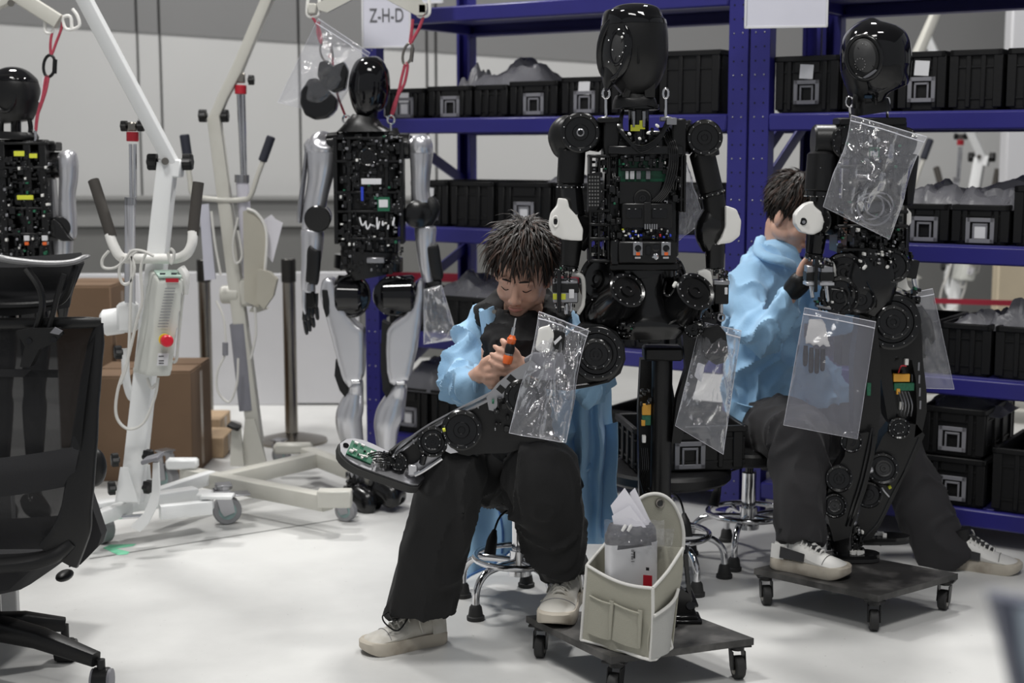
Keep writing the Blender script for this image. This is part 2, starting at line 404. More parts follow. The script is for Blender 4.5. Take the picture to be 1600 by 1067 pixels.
# ------------------------------------------------------------ crates
def crate_at(c, rz, Wc, Dc, Hc, label, group, lab=0, note=False, name='storage_crate', side=False, bag=None):
    # c: centre of base; front face -v
    root = thing(name, label, 'crate', c, group)
    R = Rm(rz); ux = R@V((1, 0, 0)); uy = R@V((0, 1, 0)); c = V(c); t = .006
    def q(u, v, z): return c+ux*u+uy*v+V((0, 0, z))
    mb = MB()
    mb.box(q(0, 0, .006), (Wc-.03, Dc-.03, .01), R)
    for s_ in (-1, 1):
        mb.box(q(0, s_*(Dc/2-.014), Hc/2), (Wc-.022, t, Hc-.01), R); mb.box(q(s_*(Wc/2-.014), 0, Hc/2), (t, Dc-.022, Hc-.01), R)
    obj('body', mb, crate_m, root)
    rim = MB()
    for s_ in (-1, 1):
        rim.box(q(0, s_*(Dc/2-.008), Hc-.01), (Wc, .016, .02), R, .003); rim.box(q(s_*(Wc/2-.008), 0, Hc-.01), (.016, Dc, .02), R, .003)
        rim.box(q(0, s_*(Dc/2-.012), Hc*.72), (Wc-.012, .01, .006), R); rim.box(q(s_*(Wc/2-.012), 0, Hc*.72), (.01, Dc-.012, .006), R)
        rim.box(q(0, s_*(Dc/2-.012), Hc*.2), (Wc-.012, .01, .006), R); rim.box(q(s_*(Wc/2-.012), 0, Hc*.2), (.01, Dc-.012, .006), R)
    obj('rim', rim, crate_m, root)
    for s_ in (-1, 1):
        for k in range(4):
            u = (-.42+.28*k)*Wc
            if lab and s_ == -1 and k in (1, 2) : u = (-.27 if k == 1 else .27)*Wc
            obj('rib', MB().box(q(u, s_*(Dc/2-.009), Hc/2), (.016 if k in (1, 2) else .03, .012, Hc-.02), R, .002), crate_m, root)
            obj('rib', MB().box(q(s_*(Wc/2-.009), (-.4+.267*k)*Dc, Hc/2), (.012, .022, Hc-.02), R, .002), crate_m, root)
    if lab:
        y = -(Dc/2-.004); fw, fh = .095, .085; zc = Hc*.36
        fr = MB()
        for a, b_, w_, h_ in ((0, fh/2-.007, fw, .014), (0, -fh/2+.007, fw, .014), (fw/2-.007, 0, .014, fh), (-fw/2+.007, 0, .014, fh)):
            fr.box(q(a, y, zc+b_), (w_, .006, h_), R, .001)
        for a in (-.022, .022): fr.box(q(a, y, zc-.004), (.006, .006, fh*.62), R, .001)
        fr.box(q(0, y, zc+.02), (.05, .006, .007), R, .001)
        h = obj('label_holder', fr, grey_m, root)
        if lab == 2: obj('card', MB().box(q(0, y+.002, zc-.004), (.042, .003, .045), R), label_m, h)
        obj('grip_recess', MB().box(q(0, -(Dc/2-.009), Hc*.8), (Wc*.38, .008, Hc*.2), R, .003), black_p, root)
    if note: obj('sticker', MB().box(q(.0, -(Dc/2-.002), Hc*.72), (.05, .002, .05), Rm(rz)@Matrix.Rotation(.07, 3, 'Y')), label_m, root)
    return root
def sheet_bag_mat(name, a, col=(.85, .86, .92), rough=.12, diff=.18, bmp=.4):
    m = bpy.data.materials.new(name); m.use_nodes = True; nt = m.node_tree; nt.nodes.remove(nt.nodes['Principled BSDF'])
    out = nt.nodes['Material Output']; tr = nt.nodes.new('ShaderNodeBsdfTransparent'); gl = nt.nodes.new('ShaderNodeBsdfGlossy'); df = nt.nodes.new('ShaderNodeBsdfDiffuse')
    tl = nt.nodes.new('ShaderNodeBsdfTranslucent'); tl.inputs[0].default_value = (*col, 1)
    tr.inputs[0].default_value = (.97, .97, .985, 1); gl.inputs[0].default_value = (1, 1, 1, 1); gl.inputs['Roughness'].default_value = rough; df.inputs[0].default_value = (*col, 1)
    lw = nt.nodes.new('ShaderNodeLayerWeight'); lw.inputs[0].default_value = .32
    tc = nt.nodes.new('ShaderNodeTexCoord'); nz = nt.nodes.new('ShaderNodeTexNoise'); nz.inputs['Scale'].default_value = 14; nz.inputs['Detail'].default_value = 4
    nz.inputs['Distortion'].default_value = 1.5
    bp = nt.nodes.new('ShaderNodeBump'); bp.inputs['Strength'].default_value = bmp; bp.inputs['Distance'].default_value = .012
    nt.links.new(tc.outputs['Object'], nz.inputs['Vector']); nt.links.new(nz.outputs[0], bp.inputs['Height'])
    nt.links.new(bp.outputs[0], gl.inputs['Normal']); nt.links.new(bp.outputs[0], lw.inputs['Normal'])
    m0 = nt.nodes.new('ShaderNodeMixShader'); m0.inputs[0].default_value = .5; nt.links.new(df.outputs[0], m0.inputs[1]); nt.links.new(tl.outputs[0], m0.inputs[2])
    m1 = nt.nodes.new('ShaderNodeMixShader'); m1.inputs[0].default_value = diff; nt.links.new(tr.outputs[0], m1.inputs[1]); nt.links.new(m0.outputs[0], m1.inputs[2])
    mt = nt.nodes.new('ShaderNodeMath'); mt.operation = 'MULTIPLY_ADD'; mt.inputs[1].default_value = .55; mt.inputs[2].default_value = a
    nt.links.new(lw.outputs['Fresnel'], mt.inputs[0])
    m2 = nt.nodes.new('ShaderNodeMixShader'); nt.links.new(mt.outputs[0], m2.inputs[0]); nt.links.new(m1.outputs[0], m2.inputs[1]); nt.links.new(gl.outputs[0], m2.inputs[2])
    nt.links.new(m2.outputs[0], out.inputs[0]); return m
poly_m = sheet_bag_mat('clear_film', .03, rough=.07, diff=.1)
poly_w = sheet_bag_mat('milky_film', .01, diff=.7, col=(.33, .33, .36), rough=.35)
def film_heap(c, rz, w_, d_, h_, label, seed, group='crumpled plastic bags in the crates'):
    R = Rm(rz); c = V(c)
    def fn(u, v):
        x, y = (u-.5), (v-.5); e = max(0, 1-(2*x)**4)*max(0, 1-(2*y)**4)
        q = V((u*3+seed, v*3, seed*1.7)); a = noise.noise(q)*.5+noise.noise(q*2.1)*.35
        r = 1-abs(noise.noise(q*.9+V((5, 5, 5))))*2
        return c+R@V((x*w_, y*d_, h_*e*(.45+.3*max(0, r)**2+.6*a)))
    o = obj('plastic_bag', MB().grid(fn, 22, 18, .0012), poly_w, angle=20)
    return tag(o, label, 'bag', group)
def proj(p):
    p = V(p)-V((0, 0, HCAM)); c = p.y*CP-p.z*SP; u = p.y*SP+p.z*CP; return 800+FPX*p.x/c, 533.5-FPX*u/c
def urack(o, px, v=0.0, z=1.0):
    lo, hi = -3.0, 4.0
    for _ in range(50):
        m_ = (lo+hi)/2
        if proj(rackpt(o, m_, v, z))[0] < px: lo = m_
        else: hi = m_
    return (lo+hi)/2
CR = []
def rackcrate(o, lev, px0, px1, Hc, label, group, lab=1, note=False, Dc=.4, dz=0, v0=.03):
    z = LEV[lev]+.0135+dz
    a, b_ = urack(o, px0, v0, z+.05), urack(o, px1, v0, z+.05)
    c = rackpt(o, (a+b_)/2, v0+Dc/2, z); CR.append((c, b_-a))
    return crate_at(c, RZ, b_-a-.008, Dc, Hc, label, group, lab, note), c, b_-a
G1 = 'black crates on the upper shelf of the left rack'
for a, b_, l, n, hh, s in ((598, 664, 2, True, .125, 'black crate with white card and note, leftmost on the upper shelf of the left rack'),
                    (667, 738, 1, False, .13, 'black crate with empty grey holder, second from left on the left rack upper shelf'),
                    (741, 792, 0, False, .13, 'plain narrow black crate without a holder on the upper shelf of the left rack'),
                    (794, 872, 1, False, .14, 'black crate with grey card holder right below the right tip of the grey film heap'),
                    (875, 950, 1, True, .15, 'black crate with a note above its holder, just left of the front robot head'),
                    (953, 1024, 1, False, .16, 'black crate behind the neck of the front robot'),
                    (1026, 1126, 0, False, .235, 'tallest black crate, right end of the upper shelf of the left rack')):
    rackcrate(OL, 3, a, b_, hh, s, G1, l, n)
film_heap(rackpt(OL, urack(OL, 772), .2, LEV[3]+.14), RZ, .34, .3, .13, 'grey plastic film heaped over two crates on the upper shelf of the left rack', 3)
film_heap(rackpt(OL, urack(OL, 716), .15, LEV[3]+.13), RZ, .1, .18, .12, 'small white crumpled bag by the rear post on the upper shelf of the left rack', 8)
G2 = 'black crates on the middle shelf of the left rack'
for a, b_, l, n, s in ((640, 700, 2, True, 'black crate with white labels behind the silver robot forearm'),
                    (702, 772, 0, False, 'plain ribbed black crate between the silver robot and the hair of the worker, middle shelf'),
                    (774, 862, 2, False, 'black crate with a white card right above the hair of the worker with the screwdriver'),
                    (864, 950, 0, False, 'black crate behind the upper arm of the front robot, middle shelf'),
                    (953, 1040, 0, False, 'black crate behind the chest of the front robot, middle shelf'),
                    (1042, 1120, 0, False, 'black crate behind the hanging film at the front robot side, middle shelf')):
    rackcrate(OL, 2, a, b_, .19, s, G2, l, n)
film_heap(rackpt(OL, urack(OL, 880), .2, LEV[2]+.19), RZ, .3, .28, .08, 'grey film on the crate behind the front robot upper arm', 5)
G3 = 'black crates on the second lowest shelf of the left rack'
for a, b_, s in ((605, 680, 'black crate behind the thigh of the silver robot'), (683, 765, 'black crate left of the seated worker shoulder, second lowest shelf'),
                 (960, 1040, 'black crate behind the hip of the front robot'), (1043, 1120, 'black crate behind the hand bag of the front robot')):
    rackcrate(OL, 1, a, b_, .16, s, G3, 0)
film_heap(rackpt(OL, urack(OL, 715), .2, LEV[1]+.16), RZ, .36, .3, .14, 'grey film heaped over the crates left of the worker shoulder', 11)
G4 = 'black crates on the bottom shelf of the left rack'
for a, b_, l, s in ((606, 668, 2, 'black crate with a grey card holder behind the shin of the silver robot'), (671, 745, 0, 'black crate behind the sleeve of the seated worker, bottom shelf'),
                 (935, 1018, 0, 'black crate left of the black stand post, bottom shelf'), (1021, 1110, 0, 'black crate right of the black stand post, bottom shelf')):
    rackcrate(OL, 0, a, b_, .2, s, G4, l)
film_heap(rackpt(OL, urack(OL, 672), .2, LEV[0]+.2), RZ, .44, .34, .2, 'large grey film heap on the crates of the bottom shelf behind the sleeve', 14)
# right rack
G5 = 'black crates on the upper shelf of the right rack'
for a, b_, l, n, s in ((1207, 1312, 1, True, 'black crate with a square white sticker, left of the glossy robot head'),
                    (1314, 1398, 0, False, 'black crate right behind the glossy robot head'),
                    (1401, 1477, 1, True, 'black crate with a square white sticker, right of the glossy robot head'),
                    (1480, 1566, 0, False, 'plain ribbed black crate on the upper shelf below the white wall'),
                    (1570, 1660, 0, False, 'black crate cut by the right picture edge on the upper shelf')):
    rackcrate(OR, 3, a, b_, .2, s, G5, l, n)
G6 = 'black crates on the middle shelf of the right rack'
for a, b_, l, s in ((1235, 1320, 0, 'black crate above the collar of the second worker, middle shelf of the right rack'), (1322, 1402, 0, 'black crate behind the film bag of the right robot, middle shelf'),
                 (1405, 1482, 1, 'black crate beside the white elbow cover of the right robot, middle shelf'),
                 (1484, 1578, 2, 'black crate with a white card in its grey holder, middle shelf of the right rack'),
                 (1580, 1680, 0, 'black crate cut by the right picture edge on the middle shelf')):
    rackcrate(OR, 2, a, b_, .135 if a < 1570 else .2, s, G6, l)
film_heap(rackpt(OR, urack(OR, 1443), .2, LEV[2]+.13), RZ, .25, .26, .12, 'crumpled plastic bag in the crate beside the white elbow cover', 21)
film_heap(rackpt(OR, urack(OR, 1535), .2, LEV[2]+.13), RZ, .28, .28, .12, 'crumpled plastic bag in the crate with the white card, middle shelf right', 24)
G7 = 'black crates on the second lowest shelf of the right rack'
for a, b_, s in ((1300, 1380, 'black crate behind the hips of the right robot'), (1383, 1462, 'black crate behind the right hand bag'), (1465, 1548, 'black crate beside the hanging film bag, second lowest shelf of the right rack'),
                 (1551, 1650, 'black crate cut by the right picture edge on the second lowest shelf')):
    rackcrate(OR, 1, a, b_, .18, s, G7, 0)
film_heap(rackpt(OR, urack(OR, 1520), .18, LEV[1]+.17), RZ, .2, .2, .09, 'small plastic bag in the crate below the red belt', 27)
film_heap(rackpt(OR, urack(OR, 1585), .18, LEV[1]+.17), RZ, .22, .22, .14, 'pointed plastic bag in the crate at the right picture edge', 30)
G8 = 'black crates stacked on the bottom shelf of the right rack'
for a, b_, dz, l, h_, s in ((1250, 1340, 0, 0, .2, 'black crate behind the trousers of the second worker'), (1343, 1432, 0, 0, .2, 'black crate behind the knees of the right robot'),
                        (1435, 1540, 0, 1, .17, 'lower black crate of the pair right of the bent leg'),
                        (1435, 1540, .172, 1, .17, 'upper black crate with grey holder and a bag inside, right of the bent leg'),
                        (1545, 1660, 0, 0, .22, 'black crate at the right picture edge on the bottom shelf')):
    rackcrate(OR, 0, a, b_, h_, s, G8, l, dz=dz, v0=.0)
film_heap(rackpt(OR, urack(OR, 1500), .2, LEV[0]+.172+.15), RZ, .28, .26, .09, 'plastic bag sticking out of the stacked crate on the bottom right', 33)
# ------------------------------------------------------------ robots
screw_m = mat('screw_steel', (.55, .55, .56), .2, 1)
def compact(m):
    us = sorted({i for f in m.f for i in f}); ix = {i: n for n, i in enumerate(us)}; o = MB(); o.v = [m.v[i].copy() for i in us]; o.f = [tuple(ix[i] for i in f) for f in m.f]; return o
class Rb:
    def __init__(s, name, label, cat, Y0, loc, group=None):
        s.Y = Y0; s.k = Y0/FPX; s.root = thing(name, label, cat, loc, group); s.scr = MB()
    def P(s, x, y, d=0.0): return W(x, y, s.Y+d)
    def B(s, mb, x0, y0, x1, y1, d0, d1, bv=.004, rot=None):
        a, b = s.P(x0, y1, (d0+d1)/2), s.P(x1, y0, (d0+d1)/2); a.y = b.y = 0
        c = (a+b)/2; c.y = s.Y+(d0+d1)/2
        return mb.box(c, (abs(b.x-a.x), abs(d1-d0), abs(b.z-a.z)), rot, bv)
    def new(s, name, mb, m, parent=None, **k): return obj(name, mb, m, parent or s.root, **k)
    def box(s, name, m, *a, parent=None, **k): return s.new(name, s.B(MB(), *a, **k), m, parent)
    def screws(s, c, nrm, r, n=8, sz=.0022):
        x, y = frame(nrm); c = V(c)
        for i in range(n):
            a = 2*PI*i/n+.3; s.scr.sph(c+(x*math.cos(a)+y*math.sin(a))*r, sz, n=6, m=4)
    def motor(s, p, q, r, r2=None, name='motor', m=None, n=28, scr=8, face=True, parent=None):
        # p (back) -> q (visible face); r in pixels
        p, q = s.P(*p), s.P(*q); r *= s.k; r2 = (r2*s.k if r2 else r); L = (q-p).length; e = .003/max(L, .004)
        e = min(e, .12)
        pr = [(0, r*.9), (e, r), (.3, r), (.32, r*.965), (.36, r*.965), (.38, r*(.6)+r2*.4), (1-3*e, r2), (1-2*e, r2*1.03), (1-e, r2*1.03), (1, r2*.95)]
        if face: pr += [(1-.6*e, r2*.8), (1-2.2*e, r2*.76), (1-2.2*e, r2*.42), (1-.2*e, r2*.38), (1-.2*e, r2*.2), (1-1.6*e, r2*.17), (1-1.6*e, .0005)]
        o = s.new(name, MB().lathe(p, q, pr, n), m or black_s, parent)
        if scr: s.screws(q+(q-p).normalized()*.0005, q-p, r2*.88, scr)
        return o
    def cyl(s, name, m, p, q, r, r2=None, bv=.003, n=24, parent=None):
        r2 = r if r2 is None else r2
        return s.new(name, MB().cyl(s.P(*p), s.P(*q), r*s.k, r2*s.k, n, bv), m, parent)
    def slab(s, name, m, pts, d, th, parent=None, bev=0, tilt=0):
        mb = MB().slab([s.P(x, y, d+tilt*(x-pts[0][0])*s.k) for x, y in pts], th)
        if bev: mb = blob(mb, bev, 3)
        return s.new(name, mb, m, parent)
    def tube(s, name, m, pts, r, parent=None, sm=6, n=8, closed=False, **k):
        return s.new(name, MB().tube([s.P(*p) for p in pts], r, n, closed, sm), m, parent, **k)
    def loft(s, name, m, secs, n=28, sub=5, e=2.3, parent=None, up=(0, -1, 0)):
        # secs: (x, y, halfwidth px, halfdepth px[, d])
        S = [(s.P(q[0], q[1], q[4] if len(q) > 4 else 0), q[2]*s.k, q[3]*s.k, e) for q in secs]
        mb = MB(); T = []
        if sub:
            pts = spline([c[0] for c in S], sub)
            A = spline([V((c[1], c[2], 0)) for c in S], sub)
            T = [(p, max(a.x, .0005), max(a.y, .0005), e) for p, a in zip(pts, A)]
        else: T = S
        # horizontal-ish sections: x axis stays in the picture plane
        rs = []; N = len(T)
        for i, (c, a, b, ex) in enumerate(T):
            d = T[min(i+1, N-1)][0]-T[max(i-1, 0)][0]; d.normalize()
            x = d.cross(V((0, 1, 0)));
            if x.length < .05: x = V((1, 0, 0))
            x.normalize(); y = d.cross(x)
            rs.append([c+x*a*math.copysign(abs(math.cos(2*PI*j/n))**(2/ex), math.cos(2*PI*j/n))+y*b*math.copysign(abs(math.sin(2*PI*j/n))**(2/ex), math.sin(2*PI*j/n)) for j in range(n)])
        mb.rings(rs); return s.new(name, mb, m, parent)
    def greeble(s, x0, y0, x1, y1, d, n, seed, name='circuit_parts', cols=None, mx=9):
        rn = random.Random(seed); cols = cols or [(black_s, 6), (black_p, 4), (white_p, .45), (silver_d, .8), (green_m, .4)]
        bs = {}
        for i in range(n):
            m = rn.choices([c[0] for c in cols], [c[1] for c in cols])[0]
            big = m in (black_s, black_p); w_ = rn.uniform(2, mx if big else 4.5); h_ = rn.uniform(2, mx*1.3 if big else 5)
            x, y = rn.uniform(x0, x1), rn.uniform(y0, y1); t = rn.uniform(.004, .022) if big else .026
            s.B(bs.setdefault(m.name, (MB(), m))[0], x-w_/2, y-h_/2, x+w_/2, y+h_/2, d-t, d+.004, .001)
            if big and rn.random() < .3: s.scr.sph(s.P(x, y, d-t), .0016, n=6, m=4)
        for k, (mb, m) in bs.items(): s.new(name, mb, m, kind='stuff')
    def done(s):
        if s.scr.v: s.new('screws', s.scr, screw_m, kind='stuff')
def cables(rb, paths, r, m=black_s, name='cable'):
    for p in paths: rb.tube(name, m, p, r, n=6, sm=5)

# ======== front robot (back of its body to the camera), Y 3.95
def front_robot():
    R = Rb('humanoid_robot', 'matt black humanoid robot on a post between the workers, its head highest in the picture', 'robot', 3.95, W(1035, 960, 3.98), 'humanoid robots being put together')
    P = R.P
    def surf(x, y, out=0.0):
        q = max(.02, 1-((x-989)/56)**2-((y-76)/78)**2); return P(x, y, -(.108*math.sqrt(q)+out))
    head = R.loft('head', black_m, [(991, 8, 16, 22), (991, 12, 30, 42), (991, 20, 40.5, 54), (990, 30, 47.5, 60), (990, 41, 50.5, 63), (990, 62, 52.5, 65), (989, 86, 53, 64), (987, 106, 50, 58), (983, 122, 44, 48), (976, 134, 32, 36), (968, 142, 22, 22)], n=40, sub=6)
    R.loft('head_cap', black_g, [(991, 5.5, 2, 3), (991, 7, 16, 22), (991, 11, 30.5, 43), (991, 19, 41.5, 55), (990, 29, 48.4, 61), (990, 40, 50.7, 63.4)], n=40, sub=6)
    def ell(cx, cy, a, b, t, out, k=36): return [surf(cx+a*math.cos(2*PI*i/k)*math.cos(t)-b*math.sin(2*PI*i/k)*math.sin(t), cy+a*math.cos(2*PI*i/k)*math.sin(t)+b*math.sin(2*PI*i/k)*math.cos(t), out) for i in range(k)]
    ring = R.new('ear_ring', MB().tube(ell(960, 77, 22, 47, .12, .001), .0105, 12, True), black_g, head)
    def disc(cx, cy, a, b, t, out):
        rs = [ell(cx, cy, a*f, b*f, t, out) for f in (1, .7, .35, .02)]; return MB().rings(rs)
    R.new('ear_recess', disc(960, 77, 20, 44, .12, .0015), black_s, head)
    R.new('ear_ring', MB().tube(ell(965, 74, 12, 27, .1, .005), .0045, 8, True), black_g, head)
    R.new('ear_plate', disc(965, 74, 11, 26, .1, .005), mat('recess_grey', (.03, .03, .031), .45), head)
    R.new('sensor_strip', MB().tube([surf(961, 95, .006), surf(973, 60, .006)], .0014, 6), black_g, head)
    for x, y in ((956, 40), (971, 36), (951, 63), (978, 55), (951, 97), (970, 100), (978, 72), (973, 82), (968, 88), (957, 78)): R.scr.sph(surf(x, y, .007), .0022, n=6, m=4)
    R.new('status_light', MB().sph(surf(972, 58, .007), .0035, n=8, m=6), white_p, head)
    # rear plate running down into the neck
    pl = [(1003, 68), (1032, 68), (1034, 84), (1031, 108), (1024, 126), (1023, 152), (1008, 152), (1006, 128), (990, 126), (983, 152), (972, 152), (976, 140), (990, 118), (999, 98)]
    mb = MB(); pts = [surf(x, min(y, 118), .004) if y < 118 else P(x, y, -.055) for x, y in pl]
    n_ = len(pts); back = [p+V((0, .02, 0)) for p in pts]
    mb.add(pts+back, [tuple(range(n_)), tuple(range(n_, 2*n_))[::-1]]+[(i, (i+1) % n_, n_+(i+1) % n_, n_+i) for i in range(n_)])
    R.new('neck_plate', mb, black_m)
    R.new('plate_groove', MB().tube([surf(x, y, .003) for x, y in ((997, 100), (1001, 66), (1034, 66), (1036, 86), (1032, 110))], .0022, 6, sm=4), black_s, head)
    R.loft('jaw', black_m, [(962, 96, 22, 30, -.02), (956, 114, 16, 26, -.03), (951, 128, 9, 18, -.04), (948, 140, 3, 8, -.045)], e=2.4, sub=4, parent=head)
    R.cyl('neck_core', black_s, (997, 112, 0), (997, 160, 0), 19)
    R.loft('neck_collar', black_m, [(996, 148, 25, 30), (995, 156, 31, 34), (993, 163, 35, 36), (993, 167, 36, 36)], e=3, sub=3)
    R.cyl('collar_ring', black_s, (1000, 164, 0), (1000, 172, 0), 30)
    R.cyl('neck', black_s, (998, 170, 0), (998, 232, 0), 16)
    R.cyl('neck_rod', silver_d, (990, 172, -.03), (990, 200, -.03), 3); R.cyl('neck_rod', silver_d, (1006, 172, -.03), (1006, 200, -.03), 3)
    R.box('yellow_label', yellow, 985, 195, 1000, 205, -.034, -.030, bv=.0005); R.box('yellow_label', yellow, 999, 188, 1008, 202, -.033, -.029, bv=.0005)
    for x, y in ((947, 147), (1040, 147)):
        eb = R.new('eye_bolt', MB().tube([P(x, y-1, -.03)+V((math.cos(a)*.009*(.75 if x > 1000 else 1), 0, math.sin(a)*.013)) for a in [2*PI*i/16 for i in range(16)]], .0036, 8, True).cyl(P(x, y+8, -.03), P(x, 186, -.03), .0042, n=10), chrome)
        R.new('bolt_base', MB().box(P(x, 186, -.03), (.03, .03, .012), bv=.002), silver_d)
    # torso
    R.box('torso_core', black_s, 942, 205, 1060, 402, -.01, .1, bv=.01)
    for x0, x1 in ((941, 965), (1046, 1068)): R.box('shoulder_block', black_m, x0, 186, x1, 246, -.07, .06, bv=.004)
    R.box('cross_bar', black_s, 950, 228, 1066, 241, -.085, -.05, bv=.002)
    R.box('cross_bar', black_m, 934, 184, 966, 192, -.075, .02, bv=.002)
    R.box('top_bracket', silver_d, 1041, 184, 1057, 195, -.082, -.06, bv=.001)
    fr = MB()
    for x in (921, 934, 949, 1061, 1066): R.B(fr, x-2.5, 242, x+2.5, 408 if x < 1000 else 330, -.075, .05, .002)
    for y in (244, 328, 349, 371, 405): R.B(fr, 919, y-2.5, 951, y+2.5, -.078, .05, .002)
    for n_ in (0, 1):
        f2 = MB(); f2.v = fr.v; f2.f = [f for f in fr.f if (fr.v[f[0]].x < P(1005, 300).x) == (n_ == 0)]; f2 = compact(f2); R.new('side_frame', f2, black_m)
    gr = R.new('speaker_grille', MB().slab([P(x, y, -.085) for x, y in ((918, 272), (937, 268), (940, 312), (932, 328), (921, 328))], .02), black_m)
    hl = MB()
    for j in range(9):
        for i in range(4): R.B(hl, 920+i*4.4, 275+j*5.5, 922.6+i*4.4, 278+j*5.5, -.0962, -.0955, 0)
    R.new('grille_slots', hl, groove, gr, kind='stuff')
    R.box('circuit_board', green_m, 966, 248, 1040, 284, -.052, -.046, bv=.0005)
    R.box('heat_sink', black_s, 970, 262, 1036, 267, -.07, -.05, bv=.001)
    for x0, x1 in ((977, 982), (984, 991), (994, 1001), (1009, 1016)): R.box('chip_label', label_m if x0 < 990 else grey_m, x0, 267, x1, 280, -.064, -.05, bv=.0005)
    R.new('back_plate', MB().slab([P(x, y, -.07) for x, y in ((968, 284), (1034, 284), (1030, 300), (1018, 316), (968, 318))], .02), black_m)
    R.motor((1004, 310, -.05), (1004, 310, -.085), 14, name='fan', scr=0)
    R.box('battery_door', black_m, 970, 317, 1050, 356, -.088, -.04, bv=.003)
    R.box('door_recess', black_g, 978, 326, 1003, 341, -.0895, -.08, bv=.001); R.box('door_recess', black_g, 1018, 326, 1042, 341, -.0895, -.08, bv=.001)
    R.box('door_strap', grey_m if 0 else black_p, 1006, 316, 1017, 357, -.095, -.085, bv=.001)
    pins = MB()
    for i in range(6): R.B(pins, 1007+i*3.6, 350, 1009+i*3.6, 358, -.098, -.092, 0)
    R.new('connector_pins', pins, silver_d, kind='stuff')
    R.box('port_panel', black_m, 964, 375, 1054, 409, -.1, .02, bv=.004)
    for x0 in (989, 1033):
        h = R.box('camera_port', silver_d, x0, 378, x0+15, 399, -.108, -.098, bv=.001)
        R.cyl('lens', black_g, (x0+8, 388, -.106), (x0+8, 388, -.113), 5, parent=h); R.box('orange_tab', orange, x0+5, 394, x0+11, 399, -.111, -.107, bv=.0004, parent=h)
        R.box('usb_port', label_m, x0+3, 401, x0+12, 404, -.1015, -.099, bv=.0004)
    R.cyl('power_button', chrome, (1024, 401, -.1), (1024, 401, -.108), 5)
    R.box('switch', black_g, 1009, 384, 1017, 398, -.104, -.099, bv=.0008); R.cyl('round_port', black_g, (1025, 387, -.1), (1025, 387, -.103), 6)
    R.box('lower_bracket', black_s, 951, 372, 965, 412, -.09, .03)
    R.greeble(955, 244, 1042, 262, -.055, 40, 1); R.greeble(926, 246, 948, 268, -.04, 14, 2); R.greeble(924, 330, 948, 400, -.03, 40, 3)
    R.greeble(968, 357, 1048, 374, -.06, 46, 4, cols=[(black_s, 4), (white_p, 2), (silver_d, 2), (mat('wire_blue', (.02, .05, .5), .5), 1), (mat('wire_red', (.5, .03, .03), .5), .6), (yellow, .3)], mx=6)
    R.greeble(938, 268, 968, 372, -.07, 40, 5); R.greeble(1032, 244, 1066, 318, -.06, 34, 6); R.greeble(950, 200, 1045, 230, -.02, 36, 7)
    cables(R, [[(1030+i*4, 200, -.03), (1046+i*3, 235, -.09), (1043+i*3.5, 270, -.09), (1034+i*3, 298, -.09), (1015+i*4, 316, -.08)] for i in range(5)], .0028)
    cables(R, [[(974, 172, -.03), (972-i*2, 200, -.08), (985+i*2, 222+i*3, -.09), (1005, 228+i*3, -.09), (1028, 214+i*3, -.09), (1042+i*2, 188, -.07)] for i in range(4)], .0028)
    for a, b_ in (((981, 207), (986, 211)), ((997, 215), (1002, 218)), ((1010, 209), (1016, 206)), ((1024, 194), (1030, 199))):
        R.cyl('white_connector', white_p, (a[0], a[1], -.098), (b_[0], b_[1], -.098), 2.2)
    for y0, y1 in ((246, 262), (268, 300)): cables(R, [[(x, y0, -.06), (x+1, (y0+y1)/2, -.075), (x-1, y1, -.06)] for x in (957, 960, 1052, 1056)], .002)
    # arms
    R.motor((940, 214, .03), (917, 210, .02), 24, name='shoulder_motor', face=False, scr=0)
    R.motor((907, 208, .035), (907, 207, -.06), 30, name='shoulder_joint', scr=10)
    R.loft('shoulder_cover', black_m, [(900, 195, 12, 20), (888, 200, 22, 28), (880, 214, 24, 30), (880, 232, 18, 26), (884, 240, 12, 20)], e=2.6)
    R.cyl('bearing', silver_d, (907, 207, -.06), (907, 207, -.066), 6); R.cyl('bearing_hole', black_g, (907, 207, -.066), (907, 207, -.067), 4)
    R.cyl('upper_arm', black_m, (894, 232, -.02), (891, 288, -.02), 21, bv=.006); R.box('arm_rail', black_m, 872, 226, 882, 290, -.045, .0, bv=.003)
    R.cyl('arm_ring', black_s, (891, 287, -.02), (891, 293, -.02), 20.5); R.screws(P(891, 292, -.02), (0, 0, 1), 20.5*R.k, 14)
    R.cyl('lower_arm', black_s, (893, 292, -.02), (897, 338, -.025), 17)
    R.motor((918, 362, .0), (886, 352, -.03), 26, name='elbow_motor', m=black_m, face=False)
    R.loft('elbow_housing', black_m, [(898, 335, 18, 20), (903, 350, 24, 26), (905, 365, 24, 26), (897, 385, 18, 20)], e=2.6)
    def cover(pts, d, hole, th=.05):
        c = R.slab('elbow_cover', white_p, pts, d, th, bev=.0045, tilt=0)
        if hole: R.new('cover_hole', MB().lathe(P(hole[0], hole[1], d-th/2-.0015), P(hole[0], hole[1], d-th/2+.004), [(0, .006), (.5, .009), (1, .008)], 18), black_g, c)
        return c
    cover([(872, 309), (887, 311), (889, 324), (902, 338), (911, 358), (909, 376), (880, 374), (862, 366), (857, 350), (860, 333), (870, 321)], -.06, (868, 346))
    R.new('cover_hole_rim', MB().tube([P(868, 346, -.087)+V((math.cos(a)*.0075, 0, math.sin(a)*.014)) for a in [2*PI*i/18 for i in range(18)]], .0025, 8, True), white_p)
    R.cyl('forearm', black_m, (894, 374, -.03), (890, 416, -.03), 17, 14); R.cyl('wrist_ring', black_s, (890, 414, -.03), (889, 423, -.03), 14); R.screws(P(889, 420, -.03), (0, 0, 1), 14*R.k, 10)
    hm = R.box('hand_motor', silver_d, 864, 436, 903, 472, -.065, -.01, bv=.003)
    R.box('hand_band', black_p, 863, 441, 904, 456, -.067, -.008, bv=.002, parent=hm)
